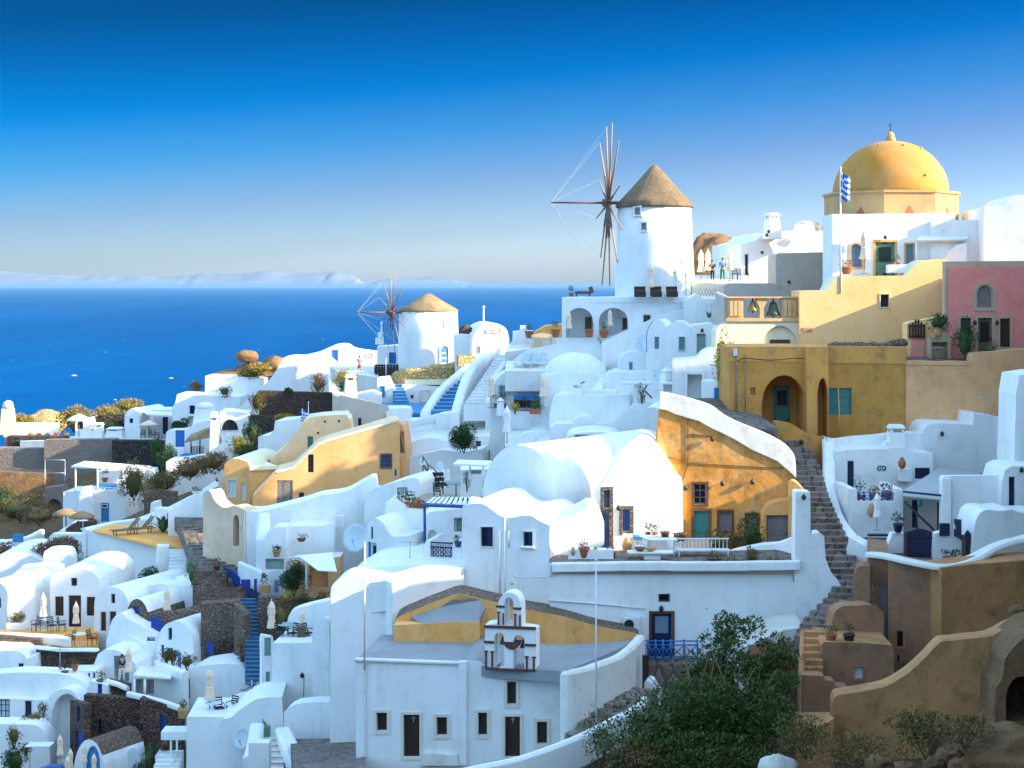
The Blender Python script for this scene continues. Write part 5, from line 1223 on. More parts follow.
# balcony
bf = tf.deep(-.9); t_ = T('blue_balcony', 'small balcony with blue cross-braced railing below the navy door', 'balcony', bf.pt(669, 663))
m = MB(); a, b_ = bf.pt(639, 660), bf.pt(698, 660); c1, d1 = tf.pt(698, 660), tf.pt(639, 660); q = [a, b_, c1, d1]; m.hexa([p+V((0, 0, -.22)) for p in q], [V((p.x, p.y, a.z)) for p in q]); t_.part('slab', m, 'step_stone')
def rail(bf, xs, y0, y1, th_, mat='paint_bright_blue', brace=True, r=.035, nm='railing'):
    m = MB()
    for x in xs: m.tube(bf.pt(x, y1), bf.pt(x, y0-1.5), r*1.4, n=6)
    for y in (y0, y0+(y1-y0)*.22, y1-1): m.tube(bf.pt(xs[0], y), bf.pt(xs[-1], y), r, n=6)
    if brace:
        for x0, x1 in zip(xs, xs[1:]): m.tube(bf.pt(x0, y0+(y1-y0)*.22), bf.pt(x1, y1-1), r*.8, n=6); m.tube(bf.pt(x0, y1-1), bf.pt(x1, y0+(y1-y0)*.22), r*.8, n=6)
    else:
        k = int((xs[-1]-xs[0])/1.6)
        for i in range(k): x = xs[0]+(xs[-1]-xs[0])*i/k; m.tube(bf.pt(x, y0), bf.pt(x, y1), r*.5, n=5)
    return th_.part(nm, m, mat)
rail(bf, [640, 648, 655.5, 663, 670.5, 684, 697.5], 641, 659, t_)
# parapet pillars right
th = house('white ragged wall end with stepped pillar beside the rubble stairs', 795, 76.2, 0, [(795, 556), (795.5, 493), (797, 491.5), (810, 492), (811, 534), (820, 532.5), (824, 536), (826, 560), (831, 572), (837, 579), (841, 586), (840, 592), (834, 597), (831, 606), (826, 614), (823, 620)], 660, 1.0)
single('blue_bottle', MB().lathe([(.13, 0), (.15, .15), (.12, .4), (.05, .55), (.04, .65)], P(808.5, 534, 76.5), 12), 'paint_cobalt', 'small cobalt blue bottle on the white stepped pillar', 'bottle')
lamp('small brown lamp on top of the tall white pillar', th.fr, 803, 496)
wall('white curved garden wall between the orange house yard and the terrace', [(728, 551, 80), (742, 547, 80.5), (760, 543, 80.5), (780, 541, 80), (797, 535, 78.5)], .35, 2.2)
floor([(551, 566, 76.9), (800, 566, 76.5), (800, 541, 83), (690, 539, 83.8), (596, 552, 83.6), (560, 560, 80)], 'terrace_pink', .4)
wall('low white parapet edging the terrace of the long white house', [(552, 562.5, 76.9), (640, 561, 76.6), (720, 561.5, 76.4), (800, 560, 76)], .25, .45, sm=False)
# terrace contents
Yt = 78.5
t_ = cube_blocks('low white masonry bench in front of the blue stone-framed door', 591, 559, 78.2, (2.2, .7, .5), -4, 'white', 'bench', 'bench')
for i, (x, mat, h, l) in enumerate(((573, 'ceramic_tan', .42, 'tan clay jug left on the white masonry bench'), (595.5, 'ceramic_tan', .36, 'tan clay jug right on the white masonry bench'))): jar(l, x, 556+(i == 1)*-2, 78, h)
pot('red terracotta pot between the two clay jugs', 584, 557.5, 78, .5, .26, 'terracotta', 'leaf_red', .4, .3, 40)
jar('round tan wicker jar beside the blue stone-framed door', 627, 552, 80.5, .72)
pot('small clay pot with dry plant at the foot of the blue door', 612, 560, 78.2, .4, .18, 'wood_brown', 'leaf_dry', .5, .5, 50)
t_ = cube_blocks('white masonry couch with sloping arm below the blue window', 648, 551, 81.5, (2.6, 1.0, .8), -4, 'white', 'couch', 'couch')
single('blue_cushion', MB().box(P(643, 537.5, 81.2), (1.0, .7, .1), 0, .1), 'cushion_blue', 'flat blue cushion on the white masonry couch', 'cushion')
t_ = T('garden_table', 'white rectangular garden table with dark pots on it', 'table', P(662, 554, 80)); p = t_.base
t_.part('top', MB().box(p+V((0, 0, .74)), (1.5, .8, .05)), 'metal_white'); [t_.part('leg', MB().box(p+V((x, y, .36)), (.06, .06, .72)), 'metal_white') for x in (-.65, .65) for y in (-.32, .32)]
t_ = T('coffee_table', 'low white coffee table with clay bowls at the terrace edge', 'table', P(650, 562, 77.8)); p = t_.base
t_.part('top', MB().box(p+V((0, 0, .48)), (2.2, .8, .08)), 'white_old'); t_.part('base', MB().box(p+V((.1, 0, .22)), (.8, .5, .44)), 'white')
for i, (x, l) in enumerate(((640, 'dark clay bowl left on the low coffee table'), (651, 'tan basket bowl right on the low coffee table'))): single('clay_bowl', MB().lathe([(.10, 0), (.24, .12), (.26, .2), (.2, .18), (.05, .05)], P(x, 551.5, 77.8), 14), ('wood_brown', 'ceramic_tan')[i], l, 'bowl')
chair('white plastic chair left of the garden table', 641, 555, 79.6, R(-60), 'metal_white', 'white plastic chairs'); chair('white plastic chair right of the garden table', 675, 560, 78.8, R(120), 'metal_white', 'white plastic chairs')
t_ = T('garden_bench', 'long white iron garden bench with blue seat pad on the terrace', 'bench', P(703, 559, 78.6)); p = t_.base
t_.part('seat', MB().box(p+V((0, 0, .45)), (2.6, .6, .06)), 'shutter_white'); m = MB(); m.tube(p+V((-1.3, .3, .95)), p+V((1.3, .3, .95)), .035)
for i in range(14): m.tube(p+V((-1.25+i*.19, .3, .45)), p+V((-1.25+i*.19, .3, .95)), .016, n=5)
t_.part('backrest', m, 'metal_white'); [t_.part('leg', MB().tube(p+V((x, y, 0)), p+V((x, y, .45)), .03), 'metal_white') for x in (-1.2, 1.2) for y in (-.25, .25)]
for i, (x, y, l) in enumerate(((665, 540, 'small dark pot on the garden table'), (670, 543, 'brown clay pot left of three by the yard wall'), (676, 542, 'brown clay pot in the middle by the yard wall'), (682, 541, 'brown clay pot right of three by the yard wall'))): pot(l, x, y, 81+(i > 0), .42, .22, 'wood_brown', None)
pot('terracotta pot with spiky plant at the end of the masonry couch', 655, 538, 81.6, .3, .16, 'terracotta', 'leaf_green', .4, .5, 40); pot('spiky green potted plant left on the masonry couch', 648, 536, 81.8, .2, .14, 'wood_brown', 'leaf_green', .45, .5, 40)
pot('shallow brown pot of plants at the foot of the garden bench', 714, 563, 77.4, .28, .35, 'wood_brown', 'leaf_olive', .7, .3, 60)
bush('low spiky green plant behind the terrace parapet', 751, 562, 77.3, .8, .7, 'leaf_olive', 120, .15, 'garden_plant', 'plant')
for i, x in enumerate((728, 735, 770, 777)): bush(('short dry orange plant left by the terrace parapet', 'second short dry orange plant by the terrace parapet', 'third short dry orange plant by the terrace parapet', 'short dry orange plant nearest the grey meter box')[i], x, 562, 77.2, .35, .35, 'leaf_gold', 25, .1, 'garden_plant', 'plant')
# orange facade
OT = [(659, 409), (666, 410), (675, 414), (688, 418), (699, 421), (711, 428), (722, 433), (736, 440), (752, 450), (766, 456), (777, 461), (783, 466), (790, 472), (795, 477)]
th = house('weathered orange plaster house front with grey shutters and broken edges', 658, 84, -4, [(656, 440)]+OT+[(796, 500)], 560, 1.2, mat='ochre_orange', roof='white_old',
  ops=[Wn(693.5, 483.5, 706.5, 504.5, 'wood_grey', fw=.1, fm='wood_brown', bars=(2, 3)), Dr(694, 511, 708.5, 549, 'paint_teal', fw=.15, fm='wood_brown', leaves=2), Wn(719.5, 512, 731.5, 531, 'wood_grey', fw=.13, fm='trim_brown', pmat='wood_grey', bars=(2, 1)), Wn(747, 515, 757, 531, 'wood_grey', fw=.12, fm='trim_brown', pmat='wood_grey', bars=(2, 1))])
of = th.fr
up = [(660, 392), (672, 394), (690, 398.5), (705, 403), (714, 407), (724, 415), (740, 423), (758, 430), (775, 438), (785, 444), (791, 450), (795, 458), (796, 478)]
m = MB(); poly = [of.sz(*q) for q in cr(up, 2)]+[of.sz(*q) for q in reversed(OT)]; plate(m, of, poly, -.12, .45); th.part('parapet_band', m, 'white_old')
m = MB(); plate(m, of, [of.sz(683, 545), of.sz(658.5, 545), of.sz(657.5, 424), of.sz(668, 455), of.sz(682, 480)], -.02, .3); th.part('pale_render_strip', m, 'ochre_pale')
m = MB(); m.path([of.pt(*q, -.05) for q in ((688, 418), (688, 462), (682, 480), (683, 545))], .03, 5); m.path([of.pt(*q, -.05) for q in ((668, 457), (690, 463), (740, 466), (783, 468))], .025, 5); m.path([of.pt(*q, -.05) for q in ((690, 434), (712, 436))], .03, 5); single('facade_cables', m, 'wood_brown', 'dark cables crossing the orange house front', 'cables')
for i, (x, y) in enumerate(((712, 438), (722, 482.5), (752, 481), (685, 487))): lamp(('brown lamp high on the orange house front', 'small bracket lamp on the orange front, middle left', 'small bracket lamp on the orange front, middle right', 'grey lamp beside the upper window of the orange house')[i], of, x, y)
th = house('small ochre lean-to with grey door at the right of the orange house', 762, 82.4, -4, [(762, 530)]+cr([(763, 514), (768, 506), (776, 502), (795, 500)], 3), 560, 1.6, mat='ochre_pale', ops=[Dr(767.5, 516, 789, 549, 'wood_grey', fw=.05, fm='wood_brown')])
th = house('rough ochre stone buttress at the foot of the white stair parapet', 788, 82, -10, cr([(788, 483), (793, 481), (800, 486), (806, 493)], 3), 520, 1.0, mat='ochre_pale', name='buttress', cat='wall')
for i, (x, w, h, l, mt) in enumerate(((725, 2.0, 1.1, 'dry tangled bush under the grey shuttered window', 'leaf_olive'), (752, 1.7, 1.9, 'dark green bush between the grey windows and the lean-to', 'leaf_dark'), (738, 1.6, .8, 'low dark bush in the orange house yard', 'leaf_dry'))): bush(l, x, 552, 81.3, w, h, mt, 420, .17)
# ================================================================== YELLOW HOUSE group
th = house('yellow house block with pale shutters and rounded sunlit roof', 224, 118, -8, [(224, 466), (226, 462), (232, 458.5), (240, 459), (248, 462), (250, 467)], 512, 7.5, mat='yellow_house', roof='cream',
  ops=[Wn(228, 480, 236, 497, 'shutter_white', pmat='shutter_white', fw=.04, fm='shutter_white', bars=(2, 1)), Wn(241, 483.5, 246, 500.5, 'shutter_white', pmat='shutter_white', bars=(1, 1))])
th = house('yellow house wing with overhanging pale roof edge', 250, 117.2, 22, [(250, 467), (262, 467), (277, 466)], 512, 5, mat='yellow_house', roof='cream')
f = th.fr; m = MB(); plate(m, f, [f.sz(277, 469), f.sz(249.5, 470.5), f.sz(249.5, 466.3), f.sz(277, 465.6)], -.22, .3); th.part('cornice', m, 'cream')
BT = [(252.5, 497), (276, 472), (293, 467.5), (318, 444), (327, 440.5), (360, 431), (396, 420.5)]
th = house('large yellow house wall with sweeping sloped top and old grey door', 252, 114.5, 6, BT+[(399.5, 421), (400, 428)], 530, 4.5, mat='yellow_house', roof='yellow_pale',
  ops=[Dr(277, 480.5, 292.5, 512, 'wood_grey', leaves=2, rec=.12), Wn(308, 454.5, 313.5, 472.5, 'wood_dark', bars=(2, 4), rec=.14), Wn(299, 492.5, 304, 502, 'wood_dark', bars=(1, 2)), Wn(381, 454.5, 391, 467.5, 'paint_blue', fw=.08, fm='wood_brown', bars=(3, 3))])
f = th.fr; m = MB(); BTs = [q for q in BT if q[0] > 272]
plate(m, f, [f.sz(x, y-.6) for x, y in BTs]+[f.sz(x, y+1.6) for x, y in reversed(BTs)], -.06, .5); th.part('pale_coping', m, 'cream')
th = house('narrow yellow wall end with old brown door beside the sweeping wall', 397, 116.5, -6, [(397, 428), (400, 423), (403, 425), (406, 450)], 475, 2.5, mat='peach', ops=[Dr(399, 431, 404.5, 453, 'wood_grey')])
th = house('pale yellow upper house with sunlit curved buttress', 270, 121, 3, cr([(270, 459), (284, 447), (296, 434), (303, 422), (306, 418)], 4)+[(320, 416), (346, 414.5), (350, 420), (353, 436)], 480, 4.0, mat='yellow_pale', roof='cream', ops=[Wn(307.5, 436.5, 313, 449.5, 'paint_teal', rec=.14, bars=(1, 2), pmat='paint_teal')])
for i, (x, y) in enumerate(((325, 421.5), (339, 421), (318, 433))): th.part('vent', MB().tube(th.fr.pt(x, y, -.02), th.fr.pt(x, y, .05), .09, n=8), 'wood_dark')
th = house('grey-brown plain wall with slit window behind the yellow house', 338, 126, 18, [(338, 397), (341, 395.5), (360, 399.5), (386, 405), (389, 407)], 450, 2.2, mat='grey_plaster', roof='cream', ops=[Wn(358, 418, 361.5, 429, 'wood_dark', bars=(1, 1))])
th = house('pale low wall block left of the blue step landing', 386, 127, 5, cr([(386, 412), (392, 409), (404, 408), (411, 409)], 3), 440, 3, mat='white')
flag('blue and white striped flag flying above the pale yellow upper house', 301, 408.5, 124, 1.0, .8, 1)
pole('thin white flag staff above the pale yellow upper house', 308.5, 420, 124, 402, .035)
th = house('white block with small slanted parapet left of the pale buttress', 258, 128, -6, [(258, 437), (262, 435), (270, 436), (274, 430), (275, 421), (290, 420), (296, 419), (306, 417)], 470, 4)
# peach boundary wall with arched gate opening
th = house('peach curved boundary wall with tall arched opening', 224, 107.5, -32, cr([(203, 494), (207, 490), (211, 492), (215, 501), (222, 507), (228, 507.5), (233, 505.5), (239, 507), (246, 511)], 3), 575, 1.2, mat='peach_wall', ops=[Hl(233, 515, 239, 546, arch=.2, rec=.8)])
th.part('wooden_leaf', (lambda m: (plate(m, th.fr.deep(.7), [th.fr.sz(239, 546), th.fr.sz(233, 546), th.fr.sz(233, 518), th.fr.sz(239, 518)], 0, .1), m)[1])(MB()), 'wood_grey')
f = FR(213, 114, -5); g = T('iron_gate', 'grey arched double gate left of the pale-shuttered yellow house', 'gate', f.pt(218, 506)); m = MB(); plate(m, f, [f.sz(222, 505), f.sz(213, 505)]+[f.sz(*q) for q in arc(213, 490, 222, 490, 486.5, 6)], 0, .08); g.part('leaf', m, 'wood_grey'); m = MB()
for i in range(6): plate(m, f, [f.sz(214.3+i*1.5, 504), f.sz(213.7+i*1.5, 504), f.sz(213.7+i*1.5, 490), f.sz(214.3+i*1.5, 490)], -.04, .0)
g.part('bars', m, 'metal_grey'); lamp('white lamp on a thin post above the grey arched gate', f, 218, 479)
# white walls right of it (245-330, 485-560)
th = house('long white stepped wall rising below the large yellow house', 244, 106.5, 4, cr([(244, 511), (262, 511), (285, 506), (310, 499), (322, 495.5), (345, 492), (360, 484), (372, 478)], 3)+[(376, 478), (380, 500)], 575, 2.5)
wall('white rounded buttress on the stepped wall left of the flower niche', [(262, 516, 105), (264, 514, 104.4), (262, 540, 103.2)], .8, 3.5)
th = house('white niche house with green panel and flower pot shelf', 262, 102, 0, [(262, 557), (263, 541), (268, 532), (275, 527), (286, 527)], 590, 2.0, ops=[Wn(265.5, 559, 284, 569.5, 'paint_sage', rec=.15, bars=(1, 1), pmat='paint_sage')])
pot('clay pot of purple flowers on the white niche shelf', 276.5, 556.5, 101.5, .4, .26, 'ceramic_tan', 'leaf_dark', .75, .35, 90, flower='flower_purple')
th = house('white stepped house block with green shutter and flat ledges', 286, 103, 3, [(286, 545), (287, 527), (310, 525.5), (312, 527), (334, 524), (334.5, 520)], 590, 4, roof='white_old')
th = house('white house with pale green shutter and wide rounded back', 303, 108, 5, [(303, 522)]+cr([(304, 512), (312, 505), (325, 500), (345, 499), (358, 506), (368, 520)], 4), 560, 4, ops=[Wn(328, 512, 337, 522.5, 'paint_sage', flat=True, pmat='paint_sage', bars=(1, 2))])
single('air_box', MB().box(P(340.5, 521, 105), (.55, .5, .75)), 'metal_white', 'small white ventilation box beside the pale green shutter', 'vent box')
pot('small dry aloe in a pot on the white stepped ledge', 301.5, 541.5, 102, .2, .28, 'wood_brown', 'leaf_gold', .7, .35, 50)
th = house('white rounded terrace wall with brown slit below the yellow house', 340, 110, -6, cr([(340, 502), (352, 494), (372, 492), (392, 500), (404, 512)], 3), 560, 3.5, ops=[Wn(347, 523, 348, 537, 'wood_dark', flat=True, pmat='wood_dark', bars=(1, 1)), Wn(340.5, 517, 343, 526, 'paint_blue', bars=(1, 1))])
single('wooden_box', MB().box(P(359, 505, 108.5), (.5, .4, .55)).box(P(359, 501, 108.5), (.56, .46, .06)), 'wood_brown', 'small brown wooden box on the white rounded terrace wall', 'box')
dish('very large white satellite dish beside the white flagpole', 357, 548, 100.5, .85, 195, 15, .6)
# canopy right
t_ = T('fabric_canopy', 'white sagging fabric canopy over a brown doorway', 'canopy', P(318, 590, 98)); m = MB(); q = [P(287, 558, 99), P(332, 553, 99), P(337, 572, 96), P(318, 571, 96), P(300, 557.5, 98)]
m.add(q+[p+V((0, 0, .05)) for p in q], [(0, 1, 2, 3, 4), (9, 8, 7, 6, 5)]+[(i, (i+1) % 5, 5+(i+1) % 5, 5+i) for i in range(5)]); t_.part('cloth', m, 'canvas_white'); t_.part('post', MB().tube(P(306.5, 594, 97.5), P(306.5, 560, 97.5), .06), 'shutter_white')
th = house('dim brown plastered room front under the fabric canopy', 292, 100.5, 0, [(292, 560), (340, 557)], 605, 2.0, mat='peach', roof='white_old', ops=[Hl(309, 563, 328, 588, rec=.8)])
# ================================================================== MIDDLE WHITE TERRACES (340-475, 440-570)
th = house('white curved house with soft rounded edges below the round bush', 388, 118, -8, cr([(388, 470), (392, 466), (400, 461), (418, 455), (432, 452), (445, 450), (462, 452), (482, 449)], 3), 520, 5)
th = house('white rounded house flank with tiny blue window at its left edge', 364, 106, -14, cr([(364, 500), (368, 494), (376, 488), (388, 484), (402, 480), (416, 478), (420, 484)], 3), 570, 6, ops=[Wn(395, 469, 397, 476, 'paint_sky', flat=True, bars=(1, 1))])
th = house('white arched house with narrow blue doors left of the blue pergola', 365, 97, -20, cr([(365, 536), (367, 525), (372, 519), (377, 518.5), (383, 523), (388, 532), (394, 537)], 3)+[(408, 536)], 590, 5.5,
  ops=[Dr(368, 542, 371, 572, 'paint_sky'), Dr(371.8, 543, 376.5, 574, 'shutter_white', pane=(.4, .9)), Dr(381, 550, 384, 578, 'paint_sky'), Wn(371, 527, 373, 539, 'paint_sky', bars=(1, 1))])
th = house('white stepped block between the arched house and the blue pergola', 384, 99.5, -5, [(384, 522), (385, 503), (392, 501), (402, 508), (403, 511), (424, 513), (426, 518)], 590, 4, roof='white_old', ops=[Hl(415, 531, 424, 552, arch=.4, rec=.7)])
th = house('low white roof block with dark underside left of the iron balcony', 385, 95.5, 0, [(385, 557), (400, 553), (424, 548), (426, 553)], 600, 3.0)
th = house('white back house with green window behind the blue pergola', 424, 97, 0, [(424, 516), (430, 512), (464, 508), (466, 500)], 590, 3, ops=[Hl(454, 518, 462, 532, rec=.4), Wn(457, 519.5, 462, 532, 'paint_green', inner=.35, pmat='paint_sage', bars=(1, 1)), Hl(428, 530, 437, 546, arch=.4, rec=.3)])
# cluttered terrace with scooters-like dark furniture and pots
floor([(395, 507, 101.5), (424, 510, 101), (470, 505, 100), (470, 494, 106), (410, 493, 107)], 'terrace_pink', 1.0)
for i, (x, y, mt, l) in enumerate(((399, 506, 'leaf_dark', 'dark potted plant left of five on the cluttered terrace'), (405, 507, 'leaf_gold', 'golden potted plant second on the cluttered terrace'), (411, 507.5, 'leaf_dark', 'dark potted plant in the middle of the cluttered terrace'), (416, 508, 'leaf_gold', 'golden potted plant near the blue pergola beam'), (421, 509, 'leaf_red', 'reddish potted plant touching the blue pergola post'))): pot(l, x, y, 101.2, .3, .2, 'terracotta', mt, .6, .4, 60, flower='flower_orange' if i % 2 else None)
for i, (x, y, rz) in enumerate(((402, 503, .4), (410, 502, 2), (440, 512, 1.2), (449, 513, -1), (437, 498, .2))): chair(('black iron chair left on the cluttered terrace', 'black iron chair right on the cluttered terrace', 'black iron chair left under the blue pergola', 'black iron chair right under the blue pergola', 'black iron chair beside the pale green table')[i], x, y, 102.5-(i in (2, 3))*3.5, rz, 'black_iron', 'black iron chairs on the middle terraces')
table('pale green table between the two short parasols', 456, 500, 104, 0, 'paint_sage', sc=1.5)
parasol('short white closed parasol left of two behind the blue pergola', 448, 487, 106, 468, 'canvas_white'); parasol('short white closed parasol right of two behind the blue pergola', 461, 487, 106, 474, 'canvas_white')
t_ = T('steel_stair_rail', 'dark handrail with a zigzag climbing the white terraces', 'handrail', P(432, 489, 108)); m = MB(); pts = [P(423, 463, 111), P(427, 469, 110), (434-0, 0, 0)]; pts = [P(423, 464, 111), P(428, 472, 110), P(436, 478, 109), P(443, 488, 108)]
m.path(pts, .07, 6); m.path([p+V((0, 0, .5)) for p in pts], .04, 6)
for p in pts: m.tube(p-V((0, 0, .5)), p+V((0, 0, .5)), .04, n=6)
t_.part('rails', m, 'black_iron')
for i, (x, y) in enumerate(((437, 474), (437.5, 479), (441, 484))): single('dark_crate', MB().box(P(x+1, y, 108.5), (.75, .4, .22)).box(P(x-4, y+1, 108.5), (.4, .4, .18)), 'black_iron', ('dark crate topmost beside the zigzag handrail', 'dark crate in the middle beside the zigzag handrail', 'dark crate lowest beside the zigzag handrail')[i], 'crate', 'dark crates by the handrail')
dish('small grey dish left of the zigzag handrail', 424, 466, 111, .3, 210, 20, .3); dish('small grey dish right of the zigzag handrail', 441, 472, 110, .36, 220, 20, .3)
t_ = T('shade_canopy', 'white flat shade canopy on posts beside the big vault', 'canopy', P(474, 489, 98)); q = [P(453, 465.5, 98), P(487, 467, 97), P(492, 462.5, 101), P(458, 461.5, 102)]; m = MB(); m.hexa(q, [p+V((0, 0, .12)) for p in q]); t_.part('cloth', m, 'canvas_white')
for x, y, Y in ((470, 466, 98), (483, 467, 97.3)): t_.part('post', MB().tube(P(x, y+20, Y), P(x, y, Y), .05), 'metal_white')
th = house('white bar wall with dark shelf openings under the shade canopy', 460, 102, 0, [(460, 470), (490, 469)], 520, 3, ops=[Hl(470, 469.8+.5, 481, 474, rec=.5)])
bush('thin green climbing plant on the post of the shade canopy', 467, 488, 98, .5, 1.3, 'leaf_green', 70, .12, 'climbing_plant', 'plant')
# blue pergola and iron balcony
t_ = T('blue_pergola', 'dark blue pergola with sunlit white slats beside the tall house', 'pergola', P(448, 545, 91)); A, B, C_, D_ = P(424.5, 505, 90.5), P(472, 507, 88.5), P(472, 499.5, 93), P(433, 499, 95)
for a, b in ((A, B), (C_, D_), (A, D_), (B, C_)): t_.part('beam', MB().tube(a, b, .10, n=6), 'paint_blue')
t_.part('post', MB().tube(P(425, 545, 90.5), A, .085, n=6), 'paint_blue'); t_.part('post', MB().tube(P(465, 530, 89), P(465, 507, 89), .07, n=6), 'paint_blue')
for i in range(9):
    t0 = i/9+.03; t1 = t0+.07; a, b, c, d = A.lerp(B, t0), A.lerp(B, t1), D_.lerp(C_, t1), D_.lerp(C_, t0); up = V((0, 0, .14)); m = MB(); m.hexa([p+up*.8 for p in (a, b, c, d)], [p+up for p in (a, b, c, d)]); t_.part('slat', m, 'canvas_white')
th = house('white balcony block with black iron railing panel beside the tall house', 423.5, 88.5, -12, [(423.5, 545), (426, 541), (430, 541.2), (430.5, 563.5), (452, 565), (452.5, 545), (462, 545)], 600, 3.0, name='balcony_block', cat='balcony')
f = th.fr; t_ = T('iron_railing', 'dark blue wrought iron balcony railing with scrolls', 'railing', f.pt(442, 564)); m = MB()
for y in (542.5, 547, 562.5): m.tube(f.pt(430.5, y, .1), f.pt(452.5, y+1, .1), .04, n=6)
for i in range(13): x = 431.3+i*1.7; m.tube(f.pt(x, 542.5, .1), f.pt(x, 563, .1), .022, n=5)
for i in range(5):
    for j in range(3):
        c = (433+i*4.2, 550+j*4.5); m.path([f.pt(c[0]+1.5*math.cos(a), c[1]+1.9*math.sin(a), .1) for a in [k*.7 for k in range(10)]], .022, 5)
t_.part('scrollwork', m, 'paint_navy')
pot('blue-glazed pot with orange plant on the iron balcony', 458, 547, 88, .3, .2, 'paint_blue', 'leaf_dark', .4, .35, 40, flower='flower_orange')
wall('cream lit parapet block on the corner of the tall house', [(471, 497, 83), (480, 498, 83), (485, 499, 83.2)], .5, 1.2, 'white', sm=False)
for i, x in enumerate((490, 497)): single('solar_panel', MB().box(P(x, 499.5, 83.6), (.9, .8, .05), .2, .25), 'paint_navy', ('dark blue panel left on the white roof by the vault', 'dark blue panel right on the white roof by the vault')[i], 'panel')
# ================================================================== LEFT PROMONTORY
th = house('white vaulted sea-side house with small window and shaded porch', 124, 178, -12, [(124.5, 420)]+cr([(125, 415), (127, 411), (131, 408.5), (136, 410), (139, 413)], 3)+[(140, 420)], 448, 7, ops=[Wn(129.5, 418.5, 133, 423, 'paint_navy', bars=(1, 1))])
th = house('white flat-roofed house with dark doorway behind the shaded porch', 138, 181, 2, [(138, 414), (140, 410.5), (170, 410), (176, 413), (189, 414)], 445, 5, ops=[Dr(162.5, 417, 168, 434, 'paint_navy')])
t_ = T('canvas_porch', 'white canvas porch roof over the sea-side terrace', 'canopy', P(165, 437, 176)); q = [P(147, 415, 176), P(190, 418, 175), P(186, 413.5, 180), P(142, 411.5, 180)]; m = MB(); m.hexa(q, [p+V((0, 0, .12)) for p in q]); t_.part('cloth', m, 'canvas_white'); [t_.part('post', MB().tube(P(x, 438, 176), P(x, 416.5, 176), .07, n=6), 'canvas') for x in (152, 188)]
def open_parasol(label, px, py, Y, top, r, mat, fringe=None):
    p = P(px, py, Y); h = (py-top)/F*Y; t_ = T('open_parasol', label, 'parasol', p, 'open parasols'); t_.part('pole', MB().tube(p, p+V((0, 0, h*.95)), .05), 'wood_teak'); m = MB()
    w = lambda a, j: 1+.03*math.cos(8*a)
    m.lathe([(r, h*.72), (r*.99, h*.75), (r*.55, h*.88), (r*.1, h*.98), (.02, h)], p, 32, wob=w); m.lathe([(r*.97, h*.70), (r, h*.75)], p, 32, wob=w); t_.part('canopy', m, mat); return t_
open_parasol('wide open white parasol beside the sea-side kiosk', 79, 437, 180, 413.5, 1.35, 'canvas_white')
open_parasol('brown-shaded open parasol on the porch terrace', 149, 438, 175, 420, 1.0, 'canvas')
th = house('small white kiosk with navy arched doorway under the wide parasol', 75, 182, 0, [(75, 424), (77, 419), (90, 418), (91, 424)], 440, 2, ops=[Dr(77, 420.5, 83, 429, 'paint_navy', arch=.4)])
for i, (x, w, h) in enumerate(((94, .8, 1.2), (99, 1.0, 1.7), (115, 1.8, 1.2))): chimney(('small white pillar left of three on the sea-side terrace', 'white tapered pillar in the middle of the sea-side terrace', 'wide white pillar right of three on the sea-side terrace')[i], x, 438, 178, w, h, 'white', 0, 'box')
for i, x in enumerate((143, 152, 157)): chair(('dark wooden chair left on the porch terrace by the sea', 'dark wooden chair in the middle of the porch terrace by the sea', 'dark wooden chair right on the porch terrace by the sea')[i], x, 438.5, 174.5, i, 'wood_dark', 'chairs on the sea-side porch')
floor([(20, 438, 183), (60, 436, 184), (140, 436, 181), (165, 438.5, 178), (165, 440, 174), (20, 441, 178)], 'white_old', 1.2)
chimney('cream round-topped pillar with thin spike at the far left edge', 8, 430, 182, 1.3, 3.4, 'cream', 0, 'round', 'pillar', 'pillar'); pole('thin spike above the cream round-topped pillar', 7.5, 410, 182, 402, .06)
wall('white low sunlit terrace wall at the far left', [(4, 423, 184), (30, 422.5, 184), (59, 422.5, 184)], .5, 1.6, sm=False)
single('red_post', MB().box(P(6.5, 442, 179.5), (.3, .3, 1.1)), 'pink', 'short red post at the end of the dark stone terrace wall', 'post')
def box_wall(label, x0, x1, t0, t1, bot, Y, yaw, mat, d=1.5, ops=(), name='retaining_wall'): return house(label, x0, Y, yaw, [(x0, t0), ((x0+x1)/2, (t0+t1)/2), (x1, t1)], bot, d, mat=mat, ops=ops, name=name, cat='wall')
box_wall('dark stone terrace wall below the low white sunlit wall', 7, 66, 436.5, 437, 455, 178.5, 0, 'dry_stone_dark')
box_wall('dark stone retaining wall under the sea-side porch', 112, 166, 440.5, 441, 470, 173, 0, 'dry_stone_dark')
box_wall('broad grey-brown block retaining wall on the left slope', 44, 116, 440, 439, 525, 175, 0, 'cement_block')
box_wall('lower grey block retaining wall at the left frame edge', -30, 53, 449, 448, 482, 176, 0, 'cement_block', 2.5)
th = house('brown rock face with cave mouth under the grey retaining wall', -30, 167, 0, cr([(-30, 470), (0, 472), (20, 473), (44, 474)], 3), 530, 4, mat='rock', roof='hill_scrub', name='cliff', cat='cliff')
th = house('grey stone arch buttress with small cave opening', 43, 165.5, 0, [(43, 500), (45, 488), (62, 486), (64, 500)], 530, 2, mat='cement_block', ops=[Hl(47, 499, 61, 512, arch=.5, rec=1.4)], name='buttress', cat='wall')
single('scaffold_frame', MB().path([P(45, 500, 165), P(45, 460, 165), P(65, 460, 165), P(65, 500, 165)], .05).tube(P(45, 473, 165), P(65, 473, 165), .04), 'metal_grey', 'thin grey scaffold frame standing against the block wall', 'scaffold')
